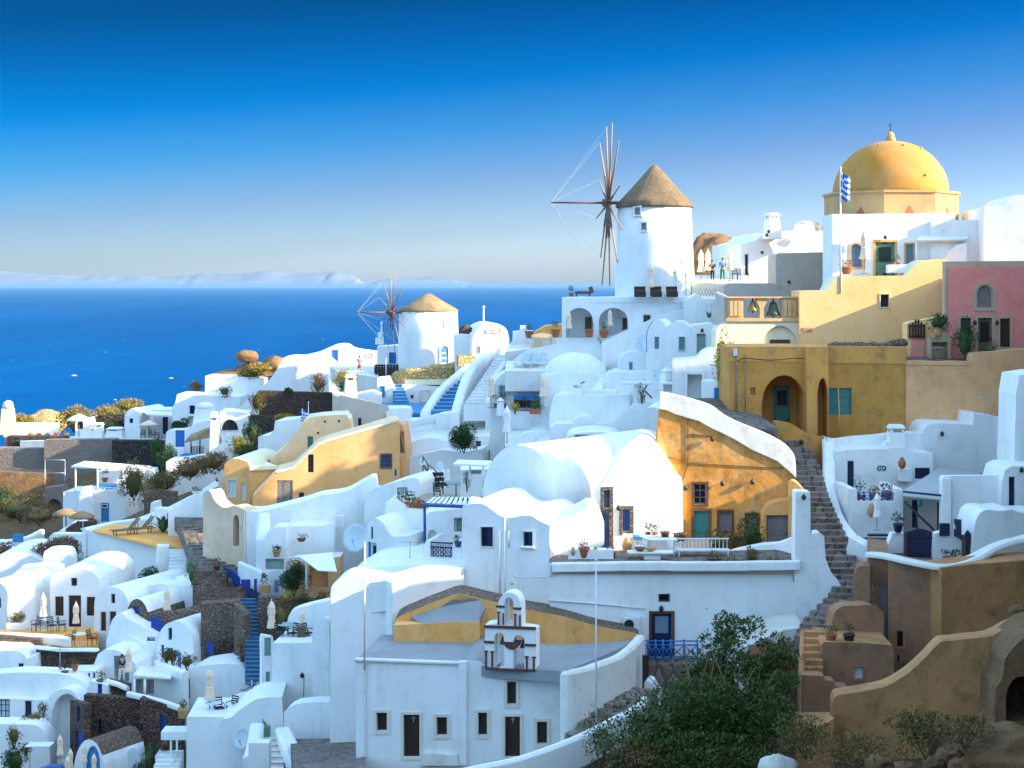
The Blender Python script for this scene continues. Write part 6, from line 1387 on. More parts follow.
for l, x, y, Y, w, h, mt, nn in (('large rounded golden tree at the sea-side terrace', 77, 434, 187, 4.2, 3.6, 'leaf_gold', 1600), ('low golden shrubs behind the white wall at far left', 22, 424, 190, 2.6, 1.2, 'leaf_gold', 350), ('golden scrub ridge right of the large rounded tree', 108, 420, 192, 4.5, 1.8, 'leaf_gold', 600), ('second golden scrub mound behind the sea-side house', 128, 412, 194, 3.6, 1.6, 'leaf_gold', 500), ('dark shrub on the scrub ridge below its sunlit top', 104, 432, 186, 4.5, 1.6, 'leaf_olive', 500)): bush(l, x, y, Y, w, h, mt, nn, .3, clumps=12)
for i in range(5): bush(('orange flower shrub first from the left on the terrace wall', 'orange flower shrub second on the terrace wall', 'orange flower shrub third on the terrace wall', 'orange flower shrub fourth on the terrace wall', 'orange flower shrub nearest the kiosk on the terrace wall')[i], 30+i*9, 437.5, 180, 1.0, .55, 'flower_orange' if i % 2 else 'leaf_gold', 90, .16, 'flower_shrub', 'shrub', 'flower shrubs on the terrace wall')
m = MB(); c = P(45, 424, 192); m.ell(c, (2.8, 2, 1.6), 20, 10, .25, 1.6, seed=8); single('rock_mound', m, 'rubble_ochre', 'tan rubble mound behind the low white wall', 'rock')
box_wall('dark dry stone bank under the golden scrub ridge', 95, 124, 416, 414, 438, 188, 0, 'dry_stone_dark')
# white houses stepping up to the rocks
th = house('white flat house with small navy window below the brown rocks', 172, 172, 0, [(172, 408), (175, 403), (177, 394.5), (222, 396), (240, 397)], 445, 5, ops=[Wn(189.5, 405.5, 195, 414, 'paint_navy', bars=(1, 1)), Hl(188, 416.5, 196.5, 427, rec=.8)])
chimney('tall white tapered chimney in front of the small navy window house', 205, 424, 168, 2.0, 2.3, 'white', 0, 'round')
th = house('white block with dark round plant niche under the brown rocks', 205, 177, 0, [(205, 376.5), (206, 375.5), (250, 377), (262, 379)], 410, 4, ops=[])
bush('dark round plant against the white block under the rocks', 225, 395.5, 172, 1.7, 1.0, 'leaf_olive', 200, .2); bush('dry brown shrub on the ledge left of the white block', 197, 392, 179, 1.8, 1.5, 'leaf_dry', 250, .2)
th = house('long white sunlit wall sloping up from the houses to the ridge', 224, 166, 6, [(224, 436)]+cr([(226, 422), (240, 408), (258, 391), (272, 377), (281, 362), (286, 357.5), (296, 356)], 3)+[(330, 357), (352, 376), (340, 395), (300, 392), (262, 391)], 445, 3.5, poly=False)
m = MB()
for i, (x, y, a, b, h) in enumerate(((238, 375, 3.0, 2, .7), (258, 370, 2.6, 2.2, .9), (276, 364, 1.5, 1.6, .9), (222, 378, 1.8, 1.4, .4))): m.ell(P(x, y, 182), (a, b, h), 18, 10, .3, 1.8, seed=i+2)
single('rock_outcrop', m, 'rock', 'brown rock outcrop with balanced boulder on the ridge by the sea', 'rock')
m = MB(); m.ell(P(247, 356.5, 181), (1.35, 1.1, .75), 20, 12, .16, 1.6, seed=31); single('boulder', m, 'rock', 'rounded brown boulder balanced on top of the ridge rocks', 'rock')
for l, x, y, w, h, mt in (('golden scrub patch on the ridge rocks', 262, 372, 3.5, 1.0, 'leaf_gold'), ('dark scrub under the ridge rocks', 250, 378, 4.0, 1.0, 'leaf_olive')): bush(l, x, y, 178, w, h, mt, 400, .25)
box_wall('dark volcanic stone terrace wall below the long sloping white wall', 259, 331, 391, 393, 412, 161, 0, 'volcanic_stone', 1.2)
box_wall('lower strip of dark stone terrace left of the flag', 250, 276, 415, 417, 424, 158, 0, 'dry_stone_dark', 1.2)
for l, x, y, Y, w, h, mt in (('dark green shrub at the left end of the volcanic terrace wall', 257, 411, 158, 1.8, 2.0, 'leaf_olive'), ('large dark shrub beside the lower stone strip', 252, 444, 150, 1.9, 2.6, 'leaf_dark'), ('sunlit yellow bush above the yellow house roof', 240, 455, 140, 2.4, 1.9, 'leaf_yellow'), ('dark foot of bush below the sunlit yellow bush', 244, 459, 136, 2.2, 1.2, 'leaf_dark'), ('tiny round dark shrub on the sloping white wall', 288, 393, 160, 1.0, .5, 'leaf_dark'), ('golden dry shrub on the white slope below the ridge', 318, 392, 158, 1.6, 1.8, 'leaf_dry'), ('golden scrub strip along the stone terrace', 285, 421, 155, 2.4, .6, 'leaf_gold')): bush(l, x, y, Y, w, h, mt, 450, .2)
th = house('white house with half-round window and blue chimney cube', 212, 158, 3, [(212, 424), (220, 411), (248, 413.5), (250, 428)], 465, 4, ops=[Wn(221.5, 419.5, 238, 430.5, 'wood_brown', arch=.9, fw=.08, fm='white_old', bars=(4, 1))])
chimney('white slim tower with bright blue cube beside the half-round window', 214.5, 455, 155, .8, 4.2, 'white', 0, 'box'); single('blue_cube', MB().box(P(216, 415.5, 156.5), (.65, .6, .85)), 'paint_bright_blue', 'bright blue cube box on the white slim tower', 'box')
th = house('white gatehouse wall with bright blue door on the slope', 165, 166, 3, [(165, 447), (166, 432), (172, 430), (187, 429.5), (196, 423), (206, 421), (212, 421)], 470, 2.5, ops=[Dr(175.5, 430.5, 184.5, 447, 'paint_bright_blue')])
stairs('small white steps below the bright blue gatehouse door', P(168, 459, 160), P(184, 459, 160), P(170, 447, 165), P(184, 447, 165), 7, 'white', nose='white_old')
th = house('white terrace front under the thatched hut', 166, 155, 0, [(166, 462), (170, 459), (200, 456), (214, 458), (226, 447), (232, 448)], 485, 2.5, mat='white_old')
t_ = T('thatched_hut', 'open thatched hut with dark fence beside the bright blue door', 'hut', P(201, 455, 160)); c = P(201, 434, 160); m = MB(); m.hexa([c+V((-1.5, -1.2, -.8)), c+V((1.3, -1.2, -.2)), c+V((1.3, 1, .1)), c+V((-1.5, 1, -.5))], [c+V((-1.2, -1, -.35)), c+V((1.3, -1, .6)), c+V((1.2, .8, .8)), c+V((-1.2, .8, -.1))]); t_.part('thatch', m, 'thatch'); [t_.part('post', MB().tube(P(x, 455, 159), P(x, 438, 159), .07), 'wood_brown') for x in (191, 200, 211)]; m = MB()
for i in range(9): m.tube(P(192+i*1.4, 455, 158.8), P(192+i*1.4, 446, 158.8), .04, n=5)
t_.part('fence', m, 'wood_dark')
jar('tan square-looking jar on the wall right of the thatched hut', 219, 444, 156, .8); single('blue_cloth', MB().ell(P(189, 456, 157), (.9, .4, .3), 12, 8, .2, 2), 'cushion_blue', 'crumpled blue tarp at the foot of the thatched hut', 'tarp')
for l, x, y, Y, w, h, mt in (('dark potted bush by the porch house doorway', 181, 431, 169, 2.0, 1.2, 'leaf_dark'), ('dark green ivy falling over the dark retaining wall', 158, 462, 171, 1.8, 3.0, 'leaf_green'), ('green climbing shrub below the white steps', 168, 472, 158, 2.0, 2.6, 'leaf_green'), ('dry brown scrub on the slope above the pergola house', 190, 478, 148, 4.0, 1.8, 'leaf_dry'), ('second dry brown scrub on the slope near the gate', 212, 470, 146, 3.5, 1.6, 'leaf_dry'), ('dry shrub between the pergola house and the white diagonal wall', 152, 505, 142, 3.0, 3.0, 'leaf_olive'), ('dark fan-leaved palm shrub beside the pergola house', 134, 499, 146, 3.0, 3.4, 'leaf_olive'), ('scrub patch left of the pergola house', 20, 520, 158, 6.0, 2.4, 'leaf_olive'), ('reddish dry scrub under the rock face', 40, 524, 154, 5.0, 2.0, 'leaf_dry'), ('dark scrub at the left frame edge below the rock face', 2, 512, 160, 4.0, 2.6, 'leaf_dark'), ('dark bush below the dry scrub near the diagonal wall', 166, 490, 144, 3.2, 1.8, 'leaf_olive')): bush(l, x, y, Y, w, h, mt, 700, .24, clumps=12)
wall('long white diagonal parapet descending from the grey arched gate', [(222, 478, 121), (205, 489, 122), (190, 497, 123), (172, 506, 125), (150, 514, 127), (130, 521, 129), (118, 524, 130)], .8, 3.0)
th = house('white wall face below the diagonal parapet beside the dark path', 168, 119.5, -5, cr([(168, 512), (182, 505), (198, 497), (214, 493), (222, 495)], 3), 530, 1.5)
pot('leafy plant spilling over the white diagonal parapet', 196, 494, 120, .2, .3, 'white_old', 'leaf_green', 1.0, .4, 80)
th = house('stacked white chimney stump and cap beside the dry shrub', 150, 131, 0, [(150, 512), (151, 503), (158, 501.5), (159, 512)], 525, 1.2, name='chimney', cat='chimney')
box_wall('rubble wall strip between the shrubs and the white chimney stump', 144, 176, 489, 492, 502, 141, 0, 'volcanic_pale', .8)
# pergola house
th = house('white pergola house with pale blue shutter door on the slope', 63, 150, -3, [(63, 492.5), (64, 491.5), (122, 490), (126, 492)], 530, 4, ops=[Dr(101, 503, 109, 522, 'paint_sky'), Wn(102, 504, 108, 508, 'shutter_white', flat=True, bars=(1, 1))])
m = MB(); a = th.fr; plate(m, a, [a.sz(99, 520), a.sz(79.5, 520), a.sz(82, 494), a.sz(85, 486.5), a.sz(90, 486), a.sz(93, 494)], -.9, .6); th.part('chimney_breast', m, 'white')
t_ = T('white_pergola', 'white timber pergola with slatted sloping roof', 'pergola', P(100, 492, 150)); q = [P(72, 467, 149.5), P(122, 469, 149), P(152, 467.5, 153), P(84, 462.5, 154)]
for p0, p1 in ((0, 1), (1, 2), (2, 3), (3, 0)): t_.part('beam', MB().tube(q[p0], q[p1], .11, n=6), 'canvas_white')
for x, Y, y0 in ((75.5, 149.5, 467), (97.5, 149.2, 468), (123, 149, 469)): t_.part('post', MB().tube(P(x, 492, Y), P(x, y0, Y), .08, n=6), 'canvas_white')
for i in range(12):
    t0 = i/12+.015; t1 = t0+.055; a_, b_, c_, d_ = q[0].lerp(q[1], t0), q[0].lerp(q[1], t1), q[3].lerp(q[2], t1), q[3].lerp(q[2], t0); m = MB(); up = V((0, 0, .16)); m.hexa([p+up*.7 for p in (a_, b_, c_, d_)], [p+up for p in (a_, b_, c_, d_)]); t_.part('slat', m, 'canvas_white')
th = house('white back wall of the pergola terrace with niche', 98, 154.5, 0, [(98, 471), (152, 470), (154, 478)], 515, 2.5)
pot('dark potted shrub on the pergola terrace wall', 105, 482, 152, .4, .3, 'terracotta', 'leaf_dark', 1.0, .9, 120); t_ = cube_blocks('pale blue cushioned bench under the white pergola', 107, 490.5, 150.8, (1.8, .7, .6), 0, 'paint_sky', 'bench', 'bench')
m = MB().path([P(100, 488, 149.3), P(122, 488, 149)], .05); [m.tube(P(100+i*4.4, 492, 149.2), P(100+i*4.4, 488, 149.2), .04, n=5) for i in range(6)]; single('white_railing', m, 'metal_white', 'low white railing on the front edge of the pergola terrace', 'railing')
for i, (x, y, Y, w) in enumerate(((66, 516, 143, 2.4), (82, 519, 140, 2.2))):
    p = P(x, y+10, Y); t_ = T('thatched_parasol', ('thatched parasol left of two below the pergola house', 'thatched parasol right of two below the pergola house')[i], 'parasol', p, 'thatched parasols'); h = (10)/F*Y+.5; t_.part('pole', MB().tube(p, p+V((0, 0, h)), .06), 'wood_brown'); t_.part('thatch', MB().lathe([(w*.5, h*.72), (w*.51, h*.8), (w*.3, h*1.0), (.05, h*1.15)], p, 24, wob=lambda a, j: 1+.04*math.sin(a*13)), 'thatch')
# ships
for i, (x, y, s_) in enumerate(((74, 376, 5), (171, 378.5, 4), (115, 400, 3))):
    Y = 110*F/(y-HY); p = P(x, y, Y); k = s_*Y/F; t_ = T('motor_boat', ('white motor boat alone on the sea at the left, larger than the others', 'white motor boat on the sea above the sea-side house', 'tiny white boat nearest the shore at the left')[i], 'boat', p, 'boats on the sea'); m = MB(); a, b = k/2, k*.14
    m.add([p+V(q) for q in ((-a, -b, 0), (a*.6, -b, 0), (a, 0, 0), (a*.6, b, 0), (-a, b, 0), (-a, -b*1.2, k*.13), (a*.65, -b*1.2, k*.15), (a*1.1, 0, k*.2), (a*.65, b*1.2, k*.15), (-a, b*1.2, k*.13))], [(4, 3, 2, 1, 0), (5, 6, 7, 8, 9)]+[(j, (j+1) % 5, 5+(j+1) % 5, 5+j) for j in range(5)]); t_.part('hull', m, 'metal_white'); t_.part('cabin', MB().box(p+V((-k*.05, 0, k*.2)), (k*.4, b*1.4, k*.16)), 'metal_white')
# ================================================================== LOWER LEFT
# ochre sun terrace
th = house('large white terrace building with ochre sun deck on top', 79, 124, -42, [(79, 560), (82, 540), (86, 530), (120, 538), (156, 546), (169, 546), (171, 556)], 600, 1.0)
ZD = 18.75
def lev(pts, z=ZD): return [(x, y, z*F/(y-HY)) for x, y in pts]
floor(lev([(92, 530.5), (157, 545.5), (184, 547.5), (183, 536), (152, 525.5), (112, 524.5)]), 'terrace_ochre', .12)
wall('white curved parapet behind the ochre sun deck', [(84, 528, 123.2), (110, 522, 125.5), (138, 518, 126), (152, 517, 125.8), (162, 516, 124.5)], .4, 2.2)
wall('white parapet right of the ochre sun deck with stepped end', [(158, 507, 126), (170, 508, 124), (180, 515, 120.5), (188, 526, 117.5), (192, 529, 116), (206, 533, 114.5), (214, 540, 112.5), (215, 552, 110)], .6, 3.6)
lounger('wooden sun lounger left on the ochre deck', 127, 534.5, 120.2, R(-60), 'wood_teak', 'wooden sun loungers on the ochre deck').scale = (1.2,)*3; lounger('wooden sun lounger right on the ochre deck', 141, 533, 120.9, R(-60), 'wood_teak', 'wooden sun loungers on the ochre deck').scale = (1.2,)*3
agave('large spiky agave at the back corner of the ochre deck', 163, 532, 121.4, 2.1, 30); jar('dark round pot beside the agave on the ochre deck', 173, 533.5, 120.6, .8, 'wood_dark')
stairs('white steps with ochre treads beside the sun deck', P(168, 578, 109.5), P(187, 577, 109.5), P(170, 549, 113.6), P(187, 549, 113.6), 8, 'white', nose='white_old')
th = house('white buttress block at the right end of the sun deck wall', 156, 114.2, 10, [(156, 550), (157, 546.5), (169, 546.5), (172, 560), (174, 574)], 600, 1.2)
bush('dark green round shrub under the sun deck wall', 149, 581, 114, 1.5, 1.0, 'leaf_dark', 300, .18)
# left walls / path
wall('white wall sweeping down from the stair with dark steps', [(2, 539, 138), (12, 547, 135), (24, 558, 130), (36, 564, 126), (50, 569, 122), (62, 571, 119), (72, 560, 122), (78, 553, 125)], .6, 2.4)
stairs('dark stone steps between two low white walls', P(26, 562, 127), P(40, 561, 127), P(22, 543, 137), P(33, 542, 137), 7, 'flagstone', nose='white_old')
wall('low white wall with small blue panel at the left', [(2, 540, 140), (18, 538, 140), (30, 535, 141), (42, 529, 143)], .5, 2)
single('sign_board', MB().box(P(18, 538, 139), (.9, .15, .7)), 'paint_sky', 'small light blue panel on the low white wall at the left', 'panel')
th = house('white block wall under the red hedge', 43, 119, 0, cr([(43, 555), (46, 550), (58, 549), (68, 550), (72, 558)], 3), 580, 1.5)
th = house('white garden wall behind the red hedge', 49, 132, 0, [(49, 537), (52, 534), (84, 534), (84, 541)], 560, 1)
bush('long reddish hedge between white walls at the left', 58, 556, 124, 3.9, 1.6, 'leaf_red', 900, .22, 'hedge', 'hedge', clumps=14); bush('low dark red shrub at the left frame edge', 4, 556, 128, 2, 1, 'leaf_red', 250, .2); bush('reddish creeper hanging right of the hedge', 75, 562, 121, 1.0, 1.6, 'leaf_red', 220, .2)
wall('thin white stair rail wall below the thatched parasols', [(60, 531, 137), (68, 526, 140), (77, 520, 143)], .35, 1.6); th = house('dim stone ramp bank below the thatched parasols', 60, 138.5, 0, [(60, 533), (80, 519), (92, 522), (94, 534)], 550, 1.5, mat='volcanic_stone', name='ramp_bank', cat='wall')
table('white table with chairs below the thatched parasol', 83, 529, 137, 0, 'metal_white')
th = house('white domed roof at the left edge below the white walls', -20, 122, 0, arc(-20, 575, 50, 575, 553, 14), 600, 7)
# lit house and arch houses
th = house('white house with large blank lit wall at the left', 6, 109.5, 6, [(6, 588), (10, 577), (40, 574), (52, 577)], 650, 5)
th = house('white round-gabled house end at the left frame edge', -24, 107, -20, arc(-24, 600, 8, 595, 581, 10), 650, 6, ops=[Wn(-3, 598, 1, 608, 'wood_brown')])
th = house('white arched house with three dark openings and one square attic window', 50, 108.5, -6, arc(50, 582, 99, 582, 568, 14)+[(99.5, 590)], 650, 7, ops=[Wn(71, 578, 77, 586, 'wood_brown', bars=(1, 1)), Dr(55, 596.5, 63.5, 616, 'wood_dark'), Dr(68.5, 595.5, 81, 627, 'wood_dark', leaves=2), Dr(86.5, 597, 95, 616, 'wood_dark')])
th = house('white arched house with narrow dark door in the middle of the slope', 94, 104.5, -24, arc(94, 606, 128, 606, 586.5, 14)+[(128.5, 612)], 660, 9, ops=[Wn(111, 594, 115, 603.5, 'wood_brown', bars=(1, 1)), Dr(100.5, 612, 106, 631, 'wood_dark'), Dr(109.5, 611.5, 116, 630, 'wood_dark')])
th = house('stone-fronted vault with cobalt door and white barrel roof', 125, 101.5, -22, arc(125, 624, 149, 622, 599, 14)+[(149.5, 630)], 660, 8.5, mat='volcanic_pale', roof='white', ops=[Dr(133.5, 606.5, 139.5, 628, 'paint_cobalt')])
th = house('long white barrel roof behind the stone-fronted vault', 130, 106, -20, cr([(130, 600), (136, 592), (148, 586), (160, 584)], 3)+[(196, 588), (200, 600)], 650, 6)
dish('pale blue satellite dish on the barrel roof by the sun deck steps', 174, 592, 107, .5, 215, 20, .4)
wall('rough stone retaining wall right of the cobalt-door vault', [(149, 612, 101.5), (165, 611, 101), (182, 609, 101), (200, 605, 101.5)], .5, 1.8, 'volcanic_pale')
th = house('white curved wing wall below the cobalt-door vault', 106, 100, -10, cr([(106, 642), (112, 620), (122, 613), (126, 618)], 3)+[(150, 630), (160, 636)], 670, 1.5)
g = T('blue_gate', 'cobalt blue slanted wooden gate right of the stone-fronted vault', 'gate', P(157, 632, 99.5)); f = FR(151, 100, -10)
for i in range(5): g.part('board', (lambda m: (plate(m, f, [f.sz(153.2+i*2.3, 630+i*.8), f.sz(151+i*2.3, 629+i*.8), f.sz(151+i*2.3, 616+i*.8), f.sz(153.2+i*2.3, 616.8+i*.8)], 0, .06), m)[1])(MB()), 'paint_cobalt')
# patio of the arched house
floor([(-10, 630, 105), (92, 627, 106.5), (98, 634, 103), (-10, 638, 101.5)], 'terrace_ochre', 1.2)
for l, x, b, t in (('tall closed cream parasol left on the ochre patio', 43, 628, 592), ('tall closed cream parasol right on the ochre patio', 76, 634, 601), ('closed cream parasol beside the cobalt gate', 167, 622, 585.5)): parasol(l, x, b, 103.5-(x > 100)*2, t)
for i, (x, y, rz) in enumerate(((36, 631, -.6), (52, 632, .8), (62, 631.5, 1.6))): chair(('dark wooden chair left on the ochre patio', 'dark wooden chair in the middle of the ochre patio', 'dark wooden chair right on the ochre patio')[i], x, y, 104, rz, 'wood_dark', 'dark chairs on the ochre patio')
table('small white table between the dark patio chairs', 45, 631, 104.5, 0, 'metal_white')
for i, (x, y, rz) in enumerate(((70, 646, -.9), (92, 645, 1.2))): chair(('dark folding chair left on the lower white terrace', 'dark folding chair right on the lower white terrace')[i], x, y, 101, rz, 'wood_dark', 'dark folding chairs on the lower terrace')
table('white round table between the dark folding chairs', 80, 645.5, 101.2, 0, 'metal_white')
bush('round green bush in a white bowl before the lit wall', 17, 624, 105.5, 1.1, .8, 'leaf_olive', 220, .14); cube_blocks('white bowl planter under the round bush', 17, 629, 105.4, (1.2, .8, .45), 0, 'white', 'planter', 'planter')
wall('white low wall along the front of the ochre patio', [(-8, 632, 101.5), (40, 634, 101), (56, 635, 100.8), (70, 637, 100.6)], .4, .6, sm=False)
floor([(38, 648, 99.5), (98, 646, 101), (98, 640, 103), (40, 640, 103)], 'terrace_ochre', .8)
box_wall('dark volcanic stone wall left of the lower terrace', -20, 40, 634.5, 640, 670, 100, 0, 'volcanic_stone', .6)
box_wall('dark volcanic stone wall with white coping under the folding chairs', 36, 98, 648, 650, 690, 98.8, -4, 'volcanic_stone', .6)
wall('white coping on the volcanic stone wall under the folding chairs', [(36, 645.5, 98.7), (60, 648, 98.5), (98, 648, 98)], .4, .2, sm=False)
th = house('white stepped block with navy window at the left edge', -20, 97.6, 0, [(-20, 650), (18, 651), (25, 656), (26, 659), (35, 656), (36, 690)], 700, 4, ops=[Wn(18.5, 663.5, 23.5, 673, 'paint_navy', bars=(1, 1))])
# vault house with big arch
th = house('long low white vault roof house with navy door at the lower left', -20, 95, -3, cr([(-20, 676), (20, 672), (60, 674), (80, 680), (88, 688)], 3), 740, 1.5, ops=[])
th = house('white house front with navy lattice window and navy door', -20, 94.3, 0, [(-20, 698), (48, 700), (51, 704)], 760, .8, ops=[Wn(-8, 699.5, 9.5, 723, 'paint_navy', bars=(4, 4), pmat='shutter_white'), Dr(25, 701, 31.5, 722, 'paint_navy')])
th = house('white arched porch with deep pale blue cave interior', 44, 94, -14, [(44, 730), (46, 708)]+cr([(47, 702), (52, 694), (62, 689), (72, 691), (79, 699), (84, 707)], 4)+[(85, 730)], 770, 3.0, ops=[Hl(52, 694, 82, 762, arch=.35, rec=2.4)])
box_wall('stone side wall inside the arched porch', 70, 84, 700, 704, 765, 92.3, -60, 'volcanic_stone', .4, ops=[Wn(77, 706, 80, 722, 'paint_cobalt', bars=(1, 1)), Dr(75.5, 731, 83, 748, 'paint_cobalt')])
bush('dry orange-brown bush in front of the navy door', 33, 729, 92.5, 1.8, 1.1, 'leaf_dry', 500, .15); bush('small climbing shrub beside the arched porch', 43, 714, 93, .6, .7, 'leaf_olive', 90, .13)
th = house('white rounded front wall below the dry orange bush', -20, 91, 0, cr([(-20, 724), (10, 724), (34, 725), (44, 732), (50, 745)], 3), 775, 1.5)
bush('dark green shrub in the bottom left corner', 15, 772, 88.5, 1.4, 1.5, 'leaf_dark', 500, .16); bush('sprawling thin shrub at the bottom left edge', 14, 745, 89.5, 1.0, 1.2, 'leaf_olive', 100, .14); bush('small brown round shrub on the bottom left wall', 26, 752, 89, .6, .5, 'leaf_dry', 120, .12)
th = house('white block with louvred panel and flower pot on top', 66, 96, -6, [(66, 673), (67, 671.5), (95, 671), (96, 674)], 705, 1.6, ops=[Wn(70, 675, 82, 687, 'shutter_white', bars=(1, 5), pmat='metal_grey', rec=.08), Wn(88, 673, 90, 679, 'paint_sky', bars=(1, 1)), Wn(93, 672.5, 95, 678.5, 'paint_sky', bars=(1, 1))])
pot('terracotta pot with small tree on the louvred white block', 75, 671, 95.6, .4, .2, 'terracotta', 'leaf_olive', .5, .35, 50); pot('reddish pot plant left of the louvred white block', 65, 676, 95.3, .3, .2, 'wood_brown', 'leaf_red', .6, .6, 60)
# house with person
th = house('white vaulted house with wide open doorway and person inside', 94, 97.5, -14, [(94, 664), (98, 654)]+cr([(104, 650), (113, 650), (122, 653), (135, 664)], 3)+[(136, 672)], 705, 3, ops=[Hl(114, 656, 128, 684, rec=1.6), Wn(119, 659, 127, 683, 'paint_navy', inner=1.5, bars=(1, 1))])
person('person in navy shirt and pale trousers standing in the open doorway', 121.5, 682.5, 96.2, 1.68, 120, 'cloth_navy', 'cloth_white')
parasol('closed cream parasol in front of the doorway with the person', 128.5, 684, 94.3, 647)
th = house('white barrel vault behind the doorway with the person', 106, 100.5, -28, arc(106, 662, 150, 664, 636, 12), 690, 6)
th = house('white vaulted house with narrow cobalt doors above the plant ledge', 157, 99, -24, [(157, 650)]+arc(158, 640, 193, 644, 621, 14)+[(194, 655)], 700, 6, ops=[Wn(168, 628, 172, 640, 'paint_sky', bars=(1, 1)), Wn(166.5, 648, 173, 655, 'paint_sky', bars=(2, 1)), Dr(177, 652, 181, 668, 'paint_sky'), Dr(161, 645, 164, 658, 'paint_cobalt')])
th = house('white sloping wing left of the cobalt-door vaulted house', 128, 99.6, -10, cr([(128, 652), (132, 640), (142, 634), (158, 636)], 3), 700, 3, ops=[Wn(147, 637.5, 155, 641, 'paint_cobalt', bars=(1, 1))])
wall('white ledge wall carrying brown bushes', [(157, 659, 95.5), (172, 666, 94.5), (186, 671, 93.5)], .4, 2.4)
for i, (x, y, w) in enumerate(((167, 662, 1.0), (173, 663, .8), (187, 667, 1.1))): bush(('brown-green round bush left on the white ledge', 'brown-green round bush in the middle on the white ledge', 'brown-green round bush right on the white ledge')[i], x, y, 95.3, w, .8, 'leaf_olive', 200, .13)
t_ = T('flat_canopy', 'flat white canopy over dark openings and a cobalt door', 'canopy', P(150, 700, 94)); q = [P(133, 677, 93), P(171, 680, 93), P(172, 673.5, 96), P(140, 668, 97)]; m = MB(); m.hexa(q, [p+V((0, 0, .12)) for p in q]); t_.part('slab', m, 'white'); [t_.part('post', MB().tube(P(x, 700, 93), P(x, 679, 93), .07, n=6), 'white') for x in (134.5, 145)]
th = house('white back wall with cobalt door under the flat canopy', 133, 95.8, -6, [(133, 678), (172, 678), (186, 674), (192, 680)], 715, 3, ops=[Hl(135, 679.5, 143, 696, rec=.7), Hl(146, 680, 158, 694.5, rec=.7), Dr(166.5, 678.5, 173.5, 702, 'paint_cobalt')])
th = house('white barrel roof house with tall blue window at the stair foot', 184, 95, -12, [(184, 690), (186, 672)]+cr([(190, 668), (205, 665), (225, 664), (240, 665), (246, 671)], 3), 725, 3, ops=[Dr(185.5, 678.5, 190, 699, 'paint_sky')])
wall('white coping wall stepping down past the cobalt door', [(128, 691, 92.5), (140, 694, 92), (150, 696, 91.7), (165, 700, 91.3), (180, 705, 91)], .3, .3, sm=False)
box_wall('dark stone wall below the doorway with the person', 107, 128, 680, 686, 745, 93.8, -10, 'volcanic_stone', .5, ops=[Wn(117.5, 713, 121, 730, 'paint_cobalt', bars=(1, 1))])
wall('white coping on the dark stone wall below the doorway', [(107, 679, 93.7), (118, 682, 93.5), (128, 686, 93.2)], .35, .25, sm=False)
box_wall('dark stone wall right of the hut with cobalt windows', 140, 182, 698, 708, 760, 91.2, -4, 'volcanic_stone', .6, ops=[Dr(160, 715, 165.5, 735, 'paint_cobalt'), Wn(140.5, 724, 143, 731, 'paint_cobalt', bars=(1, 1))])
box_wall('dark stone wall between the arched porch and the hut', 84, 142, 695, 700, 765, 92.4, -4, 'volcanic_stone', .6, ops=[Wn(98, 720, 101, 734, 'paint_cobalt', bars=(1, 1)), Wn(138.5, 738, 146, 744, 'paint_cobalt', bars=(2, 1))])
th = house('small white wall with cobalt shutter between two stone walls', 88, 93.3, -6, [(88, 690), (90, 681), (99, 683), (107, 685), (108, 700)], 712, .7, ops=[Wn(97.5, 684, 102, 697, 'paint_cobalt', bars=(1, 1), pmat='paint_cobalt')])
pot('small potted shrub on the wall above the cobalt shutter', 100, 684, 93.6, .25, .2, 'wood_brown', 'leaf_olive', .7, .5, 60)
th = house('small hut with brown shingled barrel roof and white front', 74, 88, -30, arc(74, 772, 104, 772, 739, 12), 790, 3.2, mat='white', roof='brown_shingle', ops=[Wn(86, 746, 100, 775, 'paint_sky', arch=.6, pmat='paint_sky', bars=(1, 1), rec=.12)])
for l, x, b, t, Y in (('closed cream parasol leftmost of the five by the brown-roofed hut', 60, 765, 734, 88.5), ('closed cream parasol behind the pair in front of the brown-roofed hut', 70.5, 778, 748, 87), ('closed cream parasol nearest the bottom edge by the brown-roofed hut', 67.5, 786, 755, 86), ('tall closed cream parasol against the white front of the brown-roofed hut', 84, 772, 743, 86.5), ('closed white parasol rightmost of the five by the brown-roofed hut', 94, 782, 753, 86)): parasol(l, x, b, Y, t)
single('blue_awning', MB().ell(P(52, 772, 86), (.75, .7, .4), 16, 8, .1, 2, zmin=0), 'paint_cobalt', 'cobalt blue awning at the bottom edge by the parasols', 'awning')
t_ = T('patio_table', 'white patio table at the bottom left beside the shrub', 'table', P(36, 768, 89)); p = t_.base
t_.part('top', MB().box(p+V((.2, 0, 1.3)), (1.4, .9, .06)), 'metal_white'); [t_.part('leg', MB().box(p+V((x, 0, .65)), (.07, .07, 1.3)), 'metal_white') for x in (-.35, .75)]
th = house('pale blue arched niche at the right of the brown-roofed hut', 126, 88.5, 0, arc(126, 762, 140, 762, 748, 10), 780, 1.2, mat='shutter_white')
bush('green shrub between the niche and the white steps', 150, 762, 87.5, .8, .9, 'leaf_green', 160, .14); bush('dark dry shrub under the white pergola at lower left', 166, 752, 87.8, 1.1, .7, 'leaf_dry', 200, .14); bush('low green shrub at the bottom edge beside the niche', 142, 774, 86.5, 1.0, .8, 'leaf_dark', 200, .14)
t_ = T('small_pergola', 'small white pergola with flat top at the lower left', 'pergola', P(175, 768, 86.5)); t_.part('top', MB().box(P(178, 733, 87), (1.6, 1.2, .45)), 'white'); [t_.part('post', MB().box(P(x, 752, 86.5), (.1, .1, 1.9)), 'white') for x in (171, 177)]
stairs('white steps under the small pergola', P(152, 772, 85), P(178, 772, 85), P(160, 750, 87.5), P(184, 750, 87.5), 5, 'white', nose='white_old')
